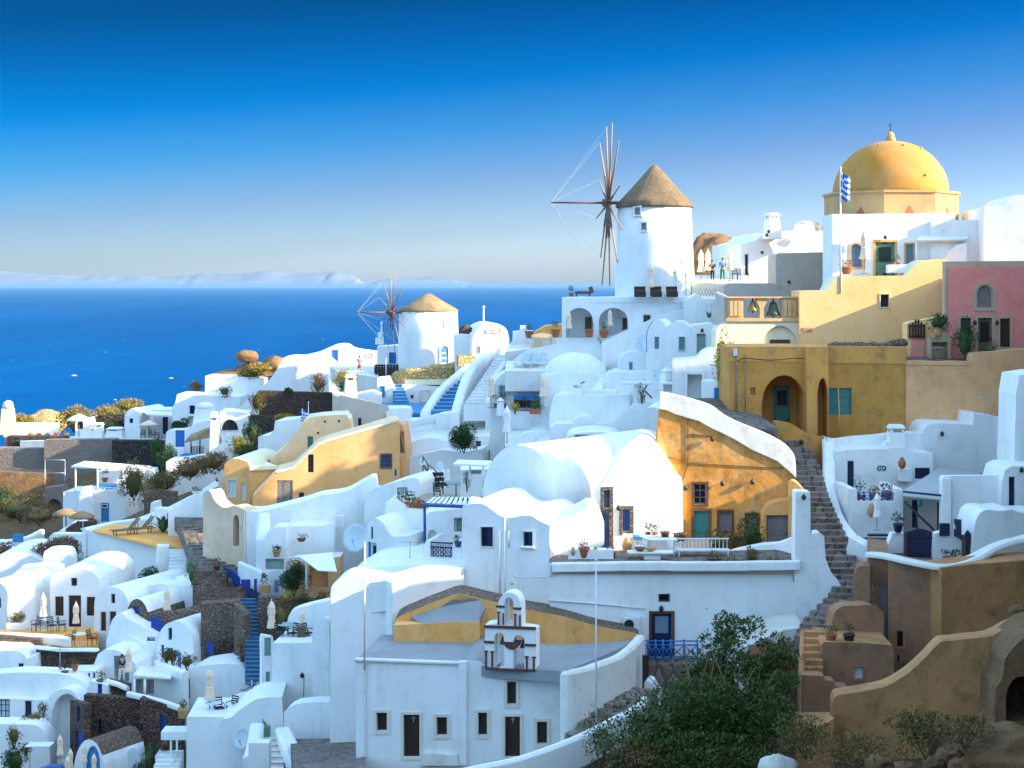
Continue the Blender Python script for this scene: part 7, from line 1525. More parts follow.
single('white_handrail', MB().tube(P(156, 756, 87), P(166, 742, 88), .05).tube(P(170, 768, 85.5), P(177, 752, 86.5), .05).tube(P(156, 756, 87), P(156, 762, 87), .05), 'metal_white', 'white sloping handrail beside the white steps', 'handrail')
# path, blue gate, blue stair
stairpath('dark flagstone lane climbing beside the peach wall', [P(246, 578, 105), P(230, 566, 107), P(216, 556, 109), P(206, 544, 112), P(200, 530, 115), P(194, 518, 119), P(184, 512, 123)], 2.6, 26, 'flagstone')
box_wall('stone garden wall with niche beside the blue gate', 193, 226, 570, 572, 610, 104, 0, 'volcanic_pale', .9)
th = house('rounded stone bank below the garden wall niche', 193, 102, -8, cr([(193, 592), (198, 583), (206, 580), (216, 586), (226, 592), (240, 588), (244, 600)], 3), 625, 1.4, mat='volcanic_pale', roof='volcanic_stone', name='stone_bank', cat='wall')
box_wall('stone wall with blue gate left of the blue-grey stair', 201, 240, 604, 601, 650, 98.5, 8, 'volcanic_pale', 1.0)
box_wall('narrow stone parapet along the left of the blue-grey stair', 234, 244, 603, 615, 660, 97, -50, 'volcanic_pale', .5)
bush('dark shrub and blue tin beside the lane wall', 192, 582, 104.5, 1.0, 1.4, 'leaf_green', 160, .15); pot('brown plant pot by the blue lane parapet', 217, 569.5, 104.5, .3, .25, 'wood_brown', 'leaf_dry', .7, .5, 70)
m = MB(); f = FR(223, 104.6, -20); plate(m, f, [f.sz(241, 590), f.sz(232, 580), f.sz(224, 573), f.sz(223, 567), f.sz(232, 570), f.sz(241, 579)], 0, .12); single('blue_rail_panel', m, 'paint_cobalt', 'cobalt blue boarded parapet beside the flagstone lane', 'parapet')
g = T('cobalt_gate', 'bright cobalt gate at the top of the blue-grey stair', 'gate', P(246, 598, 102)); f = FR(240, 102.3, 4)
for i in range(6): g.part('board', (lambda m: (plate(m, f, [f.sz(242.5+i*1.6, 597), f.sz(241+i*1.6, 597), f.sz(241+i*1.6, 579.5), f.sz(242.5+i*1.6, 579.5)], 0, .06), m)[1])(MB()), 'paint_cobalt')
g.part('post', MB().box(f.pt(255.5, 590, .05), (.16, .16, 1.4)), 'paint_cobalt')
stairs('long blue-grey stair descending between stone walls', P(247, 686, 91), P(262, 686, 91), P(240.5, 598, 101.5), P(256, 598, 101.5), 22, 'stair_slate', nose='paint_sky')
wall('white parapet from the gate to the peach boundary wall', [(240, 561, 104.5), (252, 566, 103.5), (266, 572, 102.5), (268, 576, 102)], .35, 1.4, sm=False)
t_ = T('white_gate', 'white wooden gate with dark slats beside the orange planter', 'gate', P(275, 594, 101)); f = FR(269, 101.5, 0); m = MB(); plate(m, f, [f.sz(280, 594), f.sz(269, 594), f.sz(269, 572), f.sz(280, 570)], 0, .06); t_.part('leaf', m, 'shutter_white'); m = MB()
for i in range(3): plate(m, f, [f.sz(275.3+i*1.5, 592), f.sz(274.6+i*1.5, 592), f.sz(274.6+i*1.5, 580), f.sz(275.3+i*1.5, 580)], -.04, .01)
t_.part('slats', m, 'paint_blue')
t_ = T('square_planter', 'square orange clay planter with dry bush by the blue stair', 'planter', P(264.5, 593, 101)); t_.part('box', MB().box(t_.base+V((0, 0, .25)), (.62, .5, .5)), 'ceramic_tan'); t_.part('plant', leaves(MB(), t_.base+V((0, 0, .85)), (.3, .3, .4), 130, .14, 4), 'leaf_olive', recalc=False)
bush('dark green round tree with dense crown under the fabric canopy', 294, 592, 99, 1.9, 1.9, 'leaf_dark', 1200, .16, 'small_tree', 'tree', clumps=14)
box_wall('dark stone wall with dry plants under the dense round tree', 258, 330, 597, 601, 640, 97.5, 0, 'volcanic_pale', .8)
for i, (x, mt) in enumerate(((287, 'leaf_gold'), (303, 'leaf_olive'), (322, 'leaf_dry'))): bush(('golden dry plant on the stone wall under the round tree', 'olive shrub on the stone wall under the round tree', 'dry shrub on the stone wall near the canopy post')[i], x, 602, 97.2, 1.0, .7, mt, 160, .14)
bush('reddish creeper hanging over the dark stone wall', 282, 630, 96.5, 1.8, 1.8, 'leaf_olive', 250, .16)
cr_ = [(201, 'cobalt'), ]
g = T('small_cobalt_gate', 'small cobalt shutter gate in the stone wall by the white barrel roof', 'gate', P(211, 654, 98)); f = FR(206, 98, 0)
for i in range(3): g.part('board', (lambda m: (plate(m, f, [f.sz(208.6+i*2.4, 652+i*2), f.sz(206.3+i*2.4, 650+i*2), f.sz(206.3+i*2.4, 640+i*1.5), f.sz(208.6+i*2.4, 641.5+i*1.5)], 0, .06), m)[1])(MB()), 'paint_cobalt')
box_wall('dark rubble wall below the small cobalt gate', 186, 243, 644, 638, 668, 98.6, 0, 'volcanic_stone', .8)
for i, (x, y) in enumerate(((241, 650), (243, 660))): bush(('dark pot shrub upper beside the blue-grey stair', 'dark pot shrub lower beside the blue-grey stair')[i], x, y, 95, .7, .8, 'leaf_dry', 120, .13)
# lower terrace building
th = house('white terrace corner building with curved shoulder at the bottom', 186.5, 84, 3, [(186.5, 718), (187, 716.5), (223, 717)], 790, 4)
th = house('white house with curved rising shoulder and wall dish', 222, 83.2, 4, [(222, 722)]+cr([(223, 719), (231, 717.5), (238, 711), (248, 704), (258, 699), (272, 697), (282, 697)], 3)+[(284, 720)], 790, 3.4)
dish('pale blue satellite dish with side arm on the curved white wall', 243, 748, 82.6, .52, 190, 15, .5)
for l, x, y, Y, rz in (('dark folding chair left on the white terrace corner', 219, 716, 85.8, .4), ('dark folding chair right on the white terrace corner', 232, 714.5, 86, -.5)): chair(l, x, y, Y, rz, 'wood_dark', 'dark folding chairs on the terrace corner')
table('small blue-white table beside the terrace corner parasol', 213, 716.5, 85.5, 0, 'shutter_white'); pot('terracotta planter bush left of the terrace corner', 183, 718, 87, .5, .3, 'ceramic_tan', 'leaf_green', .7, .5, 90)
parasol('tall closed white parasol on the white terrace corner', 209.5, 715, 85.6, 667)
wall('white curved wall climbing from the terrace corner to the tall wall', [(208, 706, 88.5), (225, 700, 89), (240, 694, 89.5), (252, 689, 90), (260, 684, 91)], .5, 2.6)
single('roof_debris', MB().ell(P(245, 688, 90), (.3, .3, .15), 10, 6, .3, 2).tube(P(252, 693, 89), P(252, 680, 89), .05).tube(P(256, 690, 89), P(258, 682, 89), .06), 'metal_grey', 'grey pipes and clutter at the foot of the blue-grey stair', 'pipes')
# tall white wall right of the stair
th = house('narrow white house end with pale green windows at the stair', 262, 88, 24, [(262, 640), (263, 635), (273, 637), (274, 650)], 720, .5, ops=[Wn(264.5, 638, 271, 656, 'paint_sage', bars=(1, 1), pmat='paint_sage'), Dr(266, 672, 270, 697, 'paint_sage')])
th = house('big white lit wall with parasol terrace on top', 272, 86.5, -5, [(272, 652), (273, 643), (300, 643), (330, 641), (332, 652)], 760, 3)
wall_l = house('white curved parapet wing left of the parasol terrace', 286, 90, 0, cr([(286, 632), (288, 618), (293, 611), (306, 606), (318, 603), (332, 600)], 3), 660, 1.0)
th = house('white rounded lit block beside the parasol terrace', 312, 85.8, -20, cr([(312, 636), (314, 626), (319, 620), (325, 618), (330, 622)], 3), 690, 1.6)
parasol('sunlit white parasol wrapped near the blue-grey stair top', 271.5, 642, 92, 599); parasol('slim closed parasol on the terrace with pale green table', 302.5, 640, 88.5, 608)
table('pale green table on the parasol terrace', 288, 641.5, 88.5, 0, 'paint_sage', sc=1.3); t_ = cube_blocks('dark brown wicker bin under the slim parasol', 301.5, 641, 88, (.42, .42, .8), 0, 'wood_brown', 'bin', 'bin')
for i, (x, rz) in enumerate(((279, .3), (293, -.6), (308, 1))): chair(('black iron chair left on the parasol terrace', 'black iron chair in the middle of the parasol terrace', 'black iron chair right on the parasol terrace')[i], x, 641, 88.2, rz, 'black_iron', 'iron chairs on the parasol terrace')
lamp('small lamp on the big white lit wall', th.fr, 304, 674); l_ = house('white lower plinth with blue-grey band under the big lit wall', 284, 82, -6, cr([(284, 712), (296, 704), (330, 702), (362, 700)], 2), 770, 1.2)
m = MB(); f = FR(272, 86.2, -5); m.path([f.pt(*q, -.02) for q in cr([(304, 674), (303, 698), (296, 708), (288, 722)], 4)], .03, 5); single('wall_cable', m, 'ceramic_tan', 'rusty cable running down the big white lit wall', 'cable')
# stair recess
wall('white curved parapet left of the stair recess', [(257, 723, 81), (254, 742, 79.5), (250, 757, 78)], .7, 3.5); wall('white curved parapet right of the stair recess', [(283, 727, 81), (290, 742, 79), (297, 760, 77.5), (304, 772, 76)], .8, 3.5)
stairs('white steps inside the curved stair recess', P(255, 772, 77.5), P(284, 772, 77.5), P(258, 737, 81), P(283, 737, 81), 6, 'white_old', nose='terrace_pink')
t_ = T('square_planter', 'dark green box planter with dry flowers in the stair recess', 'planter', P(265, 736, 81.2)); t_.part('box', MB().box(t_.base+V((0, 0, .25)), (.5, .4, .5)), 'paint_green'); t_.part('plant', leaves(MB(), t_.base+V((0, 0, .6)), (.28, .22, .2), 60, .12, 3), 'leaf_dry', recalc=False)
cube_blocks('white square post at the foot of the stair recess', 260, 768, 77, (1.0, .7, 1.3), 0, 'white', 'gate_post', 'post')
floor([(290, 739, 81), (362, 738, 80), (366, 775, 64), (296, 785, 64)], 'flagstone', 1.5, 'paved_yard')

def aerial(label, px, py, Y, h):
    p = P(px, py, Y); m = MB().tube(p-V((0, 0, .5)), p+V((0, 0, h)), .025, n=6); m.tube(p+V((-.5, 0, h*.92)), p+V((.5, .1, h*.92)), .014, n=5)
    for i in range(6): m.tube(p+V((-.45+i*.17, -.28+.02*i, h*.92)), p+V((-.45+i*.17, .28-.02*i, h*.92)), .01, n=4)
    single('roof_aerial', m, 'metal_grey', label, 'aerial', 'roof aerials')
for a in (('thin television aerial on the low white roof of the lower left vault house', 60, 676, 95.6, 1.7), ('thin television aerial on the white roof right of the rounded towers', 712, 326, 113, 1.6), ('thin television aerial on the back right white house', 985, 420, 92.5, 1.6), ('thin television aerial on the white flat house below the brown rocks', 214, 398, 174, 2.2), ('thin television aerial on the white raised roof behind the buttress wall', 410, 566, 88, 1.4), ('thin television aerial on the vaulted white house by the cobalt doors', 190, 632, 101, 1.4)): aerial(*a)
# ================================================================== CHAPEL
CHT = [(356, 660), (358, 658.8), (400, 660.5), (459, 663.5), (461, 660), (480, 660.8), (483, 664.5), (530, 669), (560, 671), (566, 670.5)]
th = house('white chapel with cream-framed windows and brown doors', 356, 71, -8, CHT, 775, 5.0, roof='cement', mat='white',
  ops=[Wn(376.5, 712.5, 387, 731, 'wood_dark', fw=.14, fm='trim_cream', bars=(1, 1), pmat='wood_dark', rec=.3), Dr(403.5, 714.5, 419.5, 757, 'wood_dark', fw=.12, fm='trim_cream', rec=.22), Wn(436.5, 717, 447, 735.5, 'wood_dark', fw=.14, fm='trim_cream', bars=(1, 1), pmat='wood_dark', rec=.3),
       Wn(478, 712.5, 487, 735.5, 'wood_dark', fw=.14, fm='trim_cream', bars=(1, 1), pmat='wood_dark', rec=.3), Wn(507, 681.5, 516, 704.5, 'wood_dark', fw=.14, fm='trim_cream', bars=(1, 1), pmat='wood_dark', rec=.3), Dr(505, 716.5, 520, 757, 'wood_dark', fw=.13, fm='trim_cream', rec=.22), Wn(537, 721.5, 547, 744, 'wood_dark', fw=.14, fm='trim_cream', bars=(1, 1), pmat='wood_dark', rec=.3)])
cf = th.fr
m = MB(); plate(m, cf, [cf.sz(459, 664.5), cf.sz(355, 661), cf.sz(355, 658.6), cf.sz(459, 662.3)], -.1, .25); th.part('coping', m, 'white_old')
m = MB(); plate(m, cf, [cf.sz(467.5, 765), cf.sz(459, 765), cf.sz(459, 661), cf.sz(467.5, 661)], -.14, .2); th.part('pilaster', m, 'white')
m = MB(); plate(m, cf, [cf.sz(366.5, 757), cf.sz(364, 757), cf.sz(364, 663), cf.sz(366.5, 663)], -.08, .1); th.part('corner_strip', m, 'white_old')
m = MB(); plate(m, cf, [cf.sz(460, 765), cf.sz(421, 765), cf.sz(424, 752), cf.sz(458, 754)], -.18, .1); th.part('plinth', m, 'white_old')
for x, y in ((413, 719), (512.5, 720)):
    p = cf.pt(x, y+1, .13); th.part('door_cross', MB().box(p, (.05, .03, .26), R(-8)).box(p+V((0, 0, .05)), (.17, .03, .05), R(-8)), 'metal_grey')
# right curved wall of chapel
w0 = [P(565, 671, 68.2), P(570, 670.5, 68.0), P(585, 667, 68.6), P(600, 661.5, 69.6), P(615, 656, 70.8), P(626, 649, 72), P(634, 641.5, 73.4), P(640, 635, 74.6)]
single('chapel_side_wall', wallmesh(w0, .5, [5.8, 5.8, 5.6, 5.5, 5.2, 5, 4.8, 4.6]), 'white_old', 'white curved chapel yard wall rising to the blue balcony', 'wall')
floor([(462, 664, 70.6), (565, 671.5, 68.6), (640, 640, 74.6), (600, 645, 75.6), (500, 646, 75.5), (374, 645, 75.5), (362, 658.5, 71.6)], 'cement', .5, 'cement_roof')
RG = cr([(395, 621), (400, 616), (412, 611), (424, 606), (440, 600), (452, 595), (460, 593.5), (470, 596), (484, 599.5), (497, 602), (512, 606), (540, 612), (566, 617), (590, 624), (615, 629), (636, 633), (640, 636)], 2)
th = house('rough ochre gable wall with grey cement slope behind the belfry', 394, 75.4, -1, RG, 660, 2.2, mat='ochre_pale', roof='volcanic_pale', name='gable_wall', cat='wall')
f = th.fr; m = MB(); poly = [f.sz(*q) for q in ((410, 617), (440, 607), (460, 594.5), (480, 600), (486, 607), (478, 617), (458, 618), (438, 618.5), (424, 620))]
vs = [f.w(s, z, .0 if i in (0, 1, 2, 3, 4) else -.9) for i, (s, z) in enumerate(poly)]; vs = [v-V((0, 0, 0)) for v in vs]; lo = [v+V((0, .5, -.5)) for v in vs]; n_ = len(vs); m.add(vs+lo, [tuple(range(n_)), tuple(range(2*n_-1, n_-1, -1))]+[(i, (i+1) % n_, n_+(i+1) % n_, n_+i) for i in range(n_)]); th.part('cement_slope', m, 'cement')
m = MB(); plate(m, f, [f.sz(480, 655), f.sz(396, 655), f.sz(396, 621), f.sz(425, 619.5), f.sz(458, 617.5), f.sz(480, 617)], -.95, .1); th.part('ochre_apron', m, 'ochre_pale')
m = MB(); plate(m, f, [f.sz(490, 655), f.sz(466, 655), f.sz(470, 643), f.sz(490, 638)], -1.15, -.5); th.part('rubble_foot', m, 'rubble_ochre')
# belfry
b0 = FR(484, 69.7, -12); t_ = T('bell_gable', 'white bell gable with red-brown trim, three arches and a cross', 'belfry', b0.pt(512, 668))
outl = [b0.sz(*q) for q in [(485, 667), (485, 625), (497, 623.2), (497, 606)]+arc(498, 605, 521, 607, 592.5, 10)+[(521.5, 627.5), (535.5, 629.5), (535.5, 671.5)]]
hs = [Hl(494.5, 633, 504, 668, arch=.18), Hl(513.5, 635.5, 524.5, 670, arch=.18), Hl(504.8, 598, 513.3, 624.5, arch=.22)]
def thru(fr, outl, holes, d):
    allp = [outl]+holes; flat = [p for l in allp for p in l]; tr = tessellate_polygon([[V((s, z, 0)) for s, z in l] for l in allp]); n = len(flat)
    vs = [fr.w(s, z, 0) for s, z in flat]+[fr.w(s, z, d) for s, z in flat]; fs = [tuple(t) for t in tr]+[tuple(n+i for i in t[::-1]) for t in tr]; o = 0
    for l in allp:
        for i in range(len(l)): j = (i+1) % len(l); fs.append((o+i, o+j, n+o+j, n+o+i))
        o += len(l)
    return MB().add(vs, fs)
t_.part('gable', thru(b0, outl, [holepoly(b0, h) for h in hs], .95), 'white')
def trim(x0, y0, x1, y1, d=-.07): 
    m = MB(); plate(m, b0, [b0.sz(x1, y1), b0.sz(x0, y1-(x1-x0)*.04), b0.sz(x0, y0-(x1-x0)*.04), b0.sz(x1, y0)], d, .04); t_.part('trim', m, 'trim_brown')
for q in ((484, 627, 536, 629.6), (484, 641, 494.5, 643.2), (525, 644, 536, 646.3), (486, 669.5, 536, 671.6), (496, 605.5, 504.8, 607.4), (513.3, 607.5, 521.5, 609.4), (485.3, 651, 487, 668), (491.5, 651.5, 493.3, 668), (526, 656.5, 527.8, 671), (533, 657, 534.8, 671), (484.6, 650.5, 488, 652), (490.8, 651, 494, 652.5), (525, 656, 528.6, 657.6), (532, 656.6, 536, 658), (498, 613, 499.4, 624.5), (502.8, 613, 504.2, 624.5), (514.5, 615, 516, 626), (519.4, 615, 520.8, 626), (497.4, 611.5, 500, 613), (514, 613.6, 516.6, 615)): trim(*q)
m = MB(); plate(m, b0, [b0.sz(*q) for q in ((520, 642.5), (518, 647), (514, 649.5), (509, 649), (505, 646), (503.5, 641.5))], -.05, .5); t_.part('trim', m, 'trim_brown')
c = b0.pt(510, 592.2, .4); t_.part('cross', MB().box(c+V((0, 0, .25)), (.06, .06, .42)).box(c+V((0, 0, .30)), (.28, .06, .06)), 'white_old')
for x, y, l in ((503, 636, 'green bronze bell in the left arch of the white bell gable'), (523.5, 639.5, 'green bronze bell in the right arch of the white bell gable')):
    p = b0.pt(x-.5, y, .35); g = T('church_bell', l, 'bell', p+V((0, 0, -.4))); g.part('bell', MB().lathe([(.20, -.42), (.19, -.36), (.12, -.2), (.09, -.06), (.02, -.02)], p, 16), 'bronze'); g.part('yoke', MB().tube(p+V((0, 0, -.1)), p+V((0, 0, .12)), .03), 'wood_dark')
pole('tall white flagpole in front of the chapel belfry', 596, 722, 67.3, 560, .045); pole('tall cream flagpole beside the white buttress wall', 364.5, 661, 70.5, 543, .045, 'canvas')
# white buttress wall left of chapel
th = house('big white rounded buttress wall left of the chapel', 330, 78.5, -4, cr([(330, 594), (332, 586), (340, 579), (352, 576), (372, 579), (394, 582)], 3)+[(396, 600)], 770, 2.6)
th = house('white wall receding from the buttress to the tall house', 392, 77.5, 28, cr([(392, 583), (404, 577), (430, 570), (446, 568), (464, 568)], 3), 690, 1.2)
th = house('white raised roof block behind the buttress wall', 334, 86, -4, cr([(334, 592), (342, 583), (356, 574), (366, 569), (390, 566.5), (420, 565.5), (462, 566)], 3), 640, 6.5)
floor([(332, 587, 79), (392, 580, 78), (462, 568.5, 84), (440, 566, 88), (366, 571, 88)], 'white', 1.5)
# yard steps and curb
stairpath('grey stone steps rising beside the curved chapel wall', [P(580, 742, 66.5), P(600, 724, 67.8), (P(615, 708, 69.2)), P(628, 695, 70.6), P(640, 688, 72)], 1.5, 6, 'step_stone')
wall('white low curving wall in front of the chapel steps', [(445, 772, 63.5), (480, 765, 63.8), (510, 759, 64), (545, 748, 64.5), (575, 736, 65.3), (600, 724, 66.3), (620, 714, 67.3), (638, 704, 68.8), (644, 696, 70.4)], .4, 1.3)
wall('white broken wall stub below the blue balcony', [(648, 681, 72.5), (652, 676, 72.8), (657, 683, 73), (664, 692, 73.2), (672, 698, 73.4)], .4, 1.5); single('wooden_post', MB().box(P(645.5, 676, 73), (.28, .2, 1.9)), 'wood_dark', 'dark brown wooden door post below the blue balcony', 'post')
box_wall('dim plastered wall and rubble under the blue balcony', 640, 705, 665, 664, 720, 75.4, 0, 'step_stone', .8)
# ================================================================== BIG TREE
p = P(712, 772, 62); t_ = T('leafy_tree', 'large dark leafy tree growing in front of the terrace house wall', 'tree', p); random.seed(5)
m = MB()
for (cx_, cy_, Y, w, h, n_) in ((700, 720, 62.5, 3.6, 2.2, 5200), (655, 742, 61.5, 2.5, 1.5, 2600), (745, 728, 62, 2.8, 1.9, 3400), (728, 668, 65.5, 2.0, 1.6, 2300), (735, 634, 66.5, 1.3, 1.05, 800), (690, 690, 64.5, 1.5, 1.0, 1200), (770, 668, 66.5, 1.6, .9, 1000), (785, 700, 64, 1.0, 1.1, 700), (775, 648, 66.5, 1.0, .6, 380), (705, 760, 60.5, 3.2, 1.0, 2400)):
    leaves(m, P(cx_, cy_, Y), (w, 1.6, h), int(n_*1.7), .165, max(9, n_//80), -.9, .30)
t_.part('crown', m, 'leaf_tree', recalc=False); m = MB()
for i in range(22):
    a = V((p.x+rnd(-1.5, 1.5), p.y+rnd(-.5, 1), p.z-.5)); e = P(rnd(640, 790), rnd(640, 720), rnd(62, 66)); mid = a.lerp(e, .5)+V((rnd(-.3, .3), 0, .3)); m.tube(a, mid, .09, .05, 6); m.tube(mid, e, .05, .015, 6)
t_.part('branches', m, 'wood_brown')
for l, x, y, Y, w, h, n_, mt in (('thin twiggy shrub in front of the chapel steps', 600, 760, 63.5, 1.7, 2.0, 420, 'leaf_tree'), ('reddish low scrub at the foot of the leafy tree', 640, 766, 60.5, 3.0, .9, 500, 'leaf_dry'), ('autumn-tinted shrub above the dark cellar opening', 785, 690, 69.5, 3.0, 1.6, 900, 'leaf_dry'), ('green scrub between the tree and the ochre garden wall', 805, 752, 58, 2.4, 1.3, 600, 'leaf_olive'), ('brown dry scrub at the foot of the ochre garden wall', 855, 762, 55.5, 3.6, .8, 700, 'leaf_dry'), ('green and brown scrub below the ochre garden wall bend', 925, 752, 54, 2.6, 1.4, 700, 'leaf_olive'), ('low reddish scrub between rocks at the bottom right', 965, 742, 53, 2.2, .9, 400, 'leaf_dry')): bush(l, x, y, Y, w, h, mt, n_, .14, clumps=16, core=False)
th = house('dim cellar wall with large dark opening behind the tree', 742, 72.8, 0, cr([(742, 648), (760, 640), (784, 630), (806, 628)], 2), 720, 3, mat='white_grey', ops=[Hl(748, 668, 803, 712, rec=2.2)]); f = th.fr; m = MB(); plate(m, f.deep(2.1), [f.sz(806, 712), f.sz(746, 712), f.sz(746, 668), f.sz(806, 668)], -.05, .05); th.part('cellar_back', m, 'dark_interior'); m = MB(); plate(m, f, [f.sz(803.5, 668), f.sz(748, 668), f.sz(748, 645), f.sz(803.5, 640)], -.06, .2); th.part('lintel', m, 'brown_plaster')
# ================================================================== RUBBLE STAIRS
stairpath('long rubble stone stairway winding up between the white walls', [P(812, 640, 71.5), P(822, 620, 73.5), P(842, 602, 75), P(849, 590, 76), P(843, 570, 78), P(834, 545, 80.5), P(823, 520, 83), P(813, 495, 86), P(806, 470, 89), P(797, 450, 91.2), P(786, 440, 92)], 1.6, 34, 'step_stone', under=2.0)
# ================================================================== RIGHT WHITE COMPLEX
wall('tall white curved parapet along the rubble stairway', [(828, 438, 92), (829, 455, 90), (829, 475, 88), (832, 498, 86), (838, 516, 84), (848, 530, 82), (857, 540, 80.5), (862, 545, 79.8)], .7, 4.6, 'white')
th = house('white house with navy door and scroll ornament at the right', 827, 91.5, 2, cr([(827, 437), (838, 440), (856, 438), (880, 436), (905, 433), (921, 434)], 3)+[(921, 450)], 545, 1.2, ops=[])
th = house('white balcony house front with navy door and flower balcony', 834, 89.5, 3, [(834, 470), (838, 452), (850, 449), (888, 449), (889, 447), (905, 448), (907, 453), (933, 453), (934, 475)], 560, 2.2, ops=[Dr(847.5, 461, 854, 494, 'paint_navy'), Wn(915, 468, 930, 479, 'paint_navy', pmat='paint_navy', bars=(1, 1))])
f = th.fr
t_ = T('scroll_ornament', 'black iron double scroll ornament on the white house wall', 'ornament', f.pt(881, 471)); m = MB()
for sx in (-1, 1):
    c0, c1 = f.sz(881.5+sx*2.0, 468.5); m.path([f.w(c0+sx*.16*(1-k*.055)*math.cos(2.6-k*.45), c1+.16*(1-k*.04)*math.sin(2.6-k*.45), -.04) for k in range(14)], .028, 6)
t_.part('scrolls', m, 'black_iron')
chimney('small white chimney with two arched smoke holes and pointed tip', 896, 451, 90.3, .95, 1.5, 'white', 0, 'box'); th2 = house('white stepped chimney plinth on the balcony house roof', 885, 89.8, 3, [(885, 448), (886, 442), (905, 442), (906, 456)], 470, .8, drop=.1, name='chimney_plinth', cat='block')
jar('dark brown bottle-shaped jar on the white ledge', 902, 468.5, 88.8, .62, 'terracotta'); th3 = house('small white ledge block under the brown jar', 900, 89.1, 3, [(900, 469), (912, 469)], 480, .5, drop=.1, name='ledge', cat='ledge')
th = house('large white stepped house at the back right with flat upper block', 920, 91.5, 1, cr([(920, 445), (924, 430), (930, 424), (940, 423)], 3)+[(973, 425), (974, 413), (1004, 418), (1006, 419)], 545, 3.5); lamp('black wall lamp high on the back right white house', th.fr, 941, 433)
th = house('white receding side wall with blue door at the back right', 1003, 90.8, -40, [(1003, 420), (1008, 422), (1015, 430), (1016, 460)], 545, 3, ops=[])
th = house('tall white corner wall at the right frame edge', 1014, 84, 0, [(1014, 470), (1016, 395), (1019, 375), (1040, 372)], 545, 3); single('blue_shutter', MB().box(P(1011, 456, 86), (.5, .2, 1.6)), 'paint_sky', 'blue shutter half hidden behind the tall corner wall', 'shutter')
# balcony with rail
th = house('white balcony terrace block with hanging white parasol', 848, 84, 2, [(848, 540), (848.5, 489), (857, 489.5), (857.5, 501), (895, 501.5), (895.5, 489), (903, 489.5), (903.5, 500)], 560, 3.2); f = th.fr
th_ = T('blue_railing', 'dark blue timber balcony railing with flower pots', 'railing', f.pt(876, 502)); t_ = th_; rail(f.deep(.25), [858, 864, 870, 876, 882, 888, 895], 493, 502, th_, 'paint_blue', True, .03); rail(FR(836, 87, -30), [836, 841, 847], 490, 500, th_, 'paint_blue', True, .03)
for i, (x, y, h, w, mt, l) in enumerate(((861, 501, .3, .7, 'leaf_olive', 'tall olive-leaved potted plant left on the blue balcony'), (874.5, 501, .4, .5, 'leaf_gold', 'golden potted plant in the middle of the blue balcony'), (887, 501, .55, .9, 'leaf_dark', 'large terracotta pot with dark plant right on the blue balcony'))): pot(l, x, y, 84.9, h, .26, 'terracotta', mt, w, (1.2, .45, .4)[i], 90)
parasol('small white fringed parasol in front of the balcony block', 877, 530, 82.5, 492, 'canvas_white')
jar('orange clay jar half hidden behind the white fringed parasol', 872, 517, 83.6, .7, 'ceramic_tan'); pot('blue pot with bright green plant on the white gate pier', 898, 532.5, 80.3, .45, .24, 'paint_navy', 'leaf_green', .75, .5, 130)
th = house('low white wall with blue trim below the balcony block', 860, 80.2, 4, [(860, 553), (862, 546), (888, 545), (893, 533), (905, 533), (906, 550)], 590, .5); single('blue_trim_plank', MB().box(P(877.5, 535, 81.5), (1.0, .3, .1)), 'paint_navy', 'navy plank on the low white wall under the parasol', 'plank')
th = house('white corner pier at the bottom of the tall curved parapet', 844, 79.6, -35, [(844, 555), (850, 538), (862, 545), (868, 547)], 640, 1.0)
# awning courtyard
t_ = T('grey_awning', 'grey-white canvas awning with scalloped edge over the courtyard', 'awning', P(920, 560, 82)); q = [P(903, 491.5, 83), P(941, 495.5, 82.2), P(982, 474, 89), P(940, 468.5, 90)]; m = MB(); m.hexa(q, [p+V((0, 0, .06)) for p in q]); t_.part('canvas', m, 'awning_cloth'); m = MB()
for i in range(14):
    a, b = q[0].lerp(q[1], i/14), q[0].lerp(q[1], (i+1)/14); m.add([a, b, b-V((0, 0, .18)), a.lerp(b, .5)-V((0, 0, .27)), a-V((0, 0, .18)), a+V((0, .02, 0)), b+V((0, .02, 0)), b+V((0, .02, -.18)), a.lerp(b, .5)+V((0, .02, -.27)), a+V((0, .02, -.18))], [(0, 1, 2, 3, 4), (9, 8, 7, 6, 5)]+[(j, (j+1) % 5, 5+(j+1) % 5, 5+j) for j in range(5)])
t_.part('valance', m, 'shutter_white'); t_.part('rod', MB().tube(q[0], q[1], .05), 'paint_navy')
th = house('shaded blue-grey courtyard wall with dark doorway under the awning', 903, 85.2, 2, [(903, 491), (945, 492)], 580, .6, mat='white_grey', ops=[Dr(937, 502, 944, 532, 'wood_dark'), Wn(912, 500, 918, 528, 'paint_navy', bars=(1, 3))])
single('stair_rail', MB().tube(P(904, 501, 83.5), P(934, 530, 82.5), .06).tube(P(917, 512, 83), P(917, 535, 83), .05), 'black_iron', 'black sloping handrail inside the awning courtyard', 'handrail')
p = P(920, 505, 83.3); single('hanging_lantern', MB().lathe([(.03, .3), (.14, .2), (.15, 0), (.05, -.1)], p, 12), 'paint_teal', 'small teal lantern hanging under the awning', 'lantern')
g = T('slatted_gate', 'navy slatted wooden gate at the courtyard entrance', 'gate', P(920, 562, 79.5)); f = FR(906, 79.6, 2); m = MB()
for i in range(13): x = 907+i*2.0; t = 532-3.2*math.sin(i/12*3.14); plate(m, f, [f.sz(x+1.6, 560), f.sz(x, 560), f.sz(x, t), f.sz(x+1.6, t)], 0, .06)
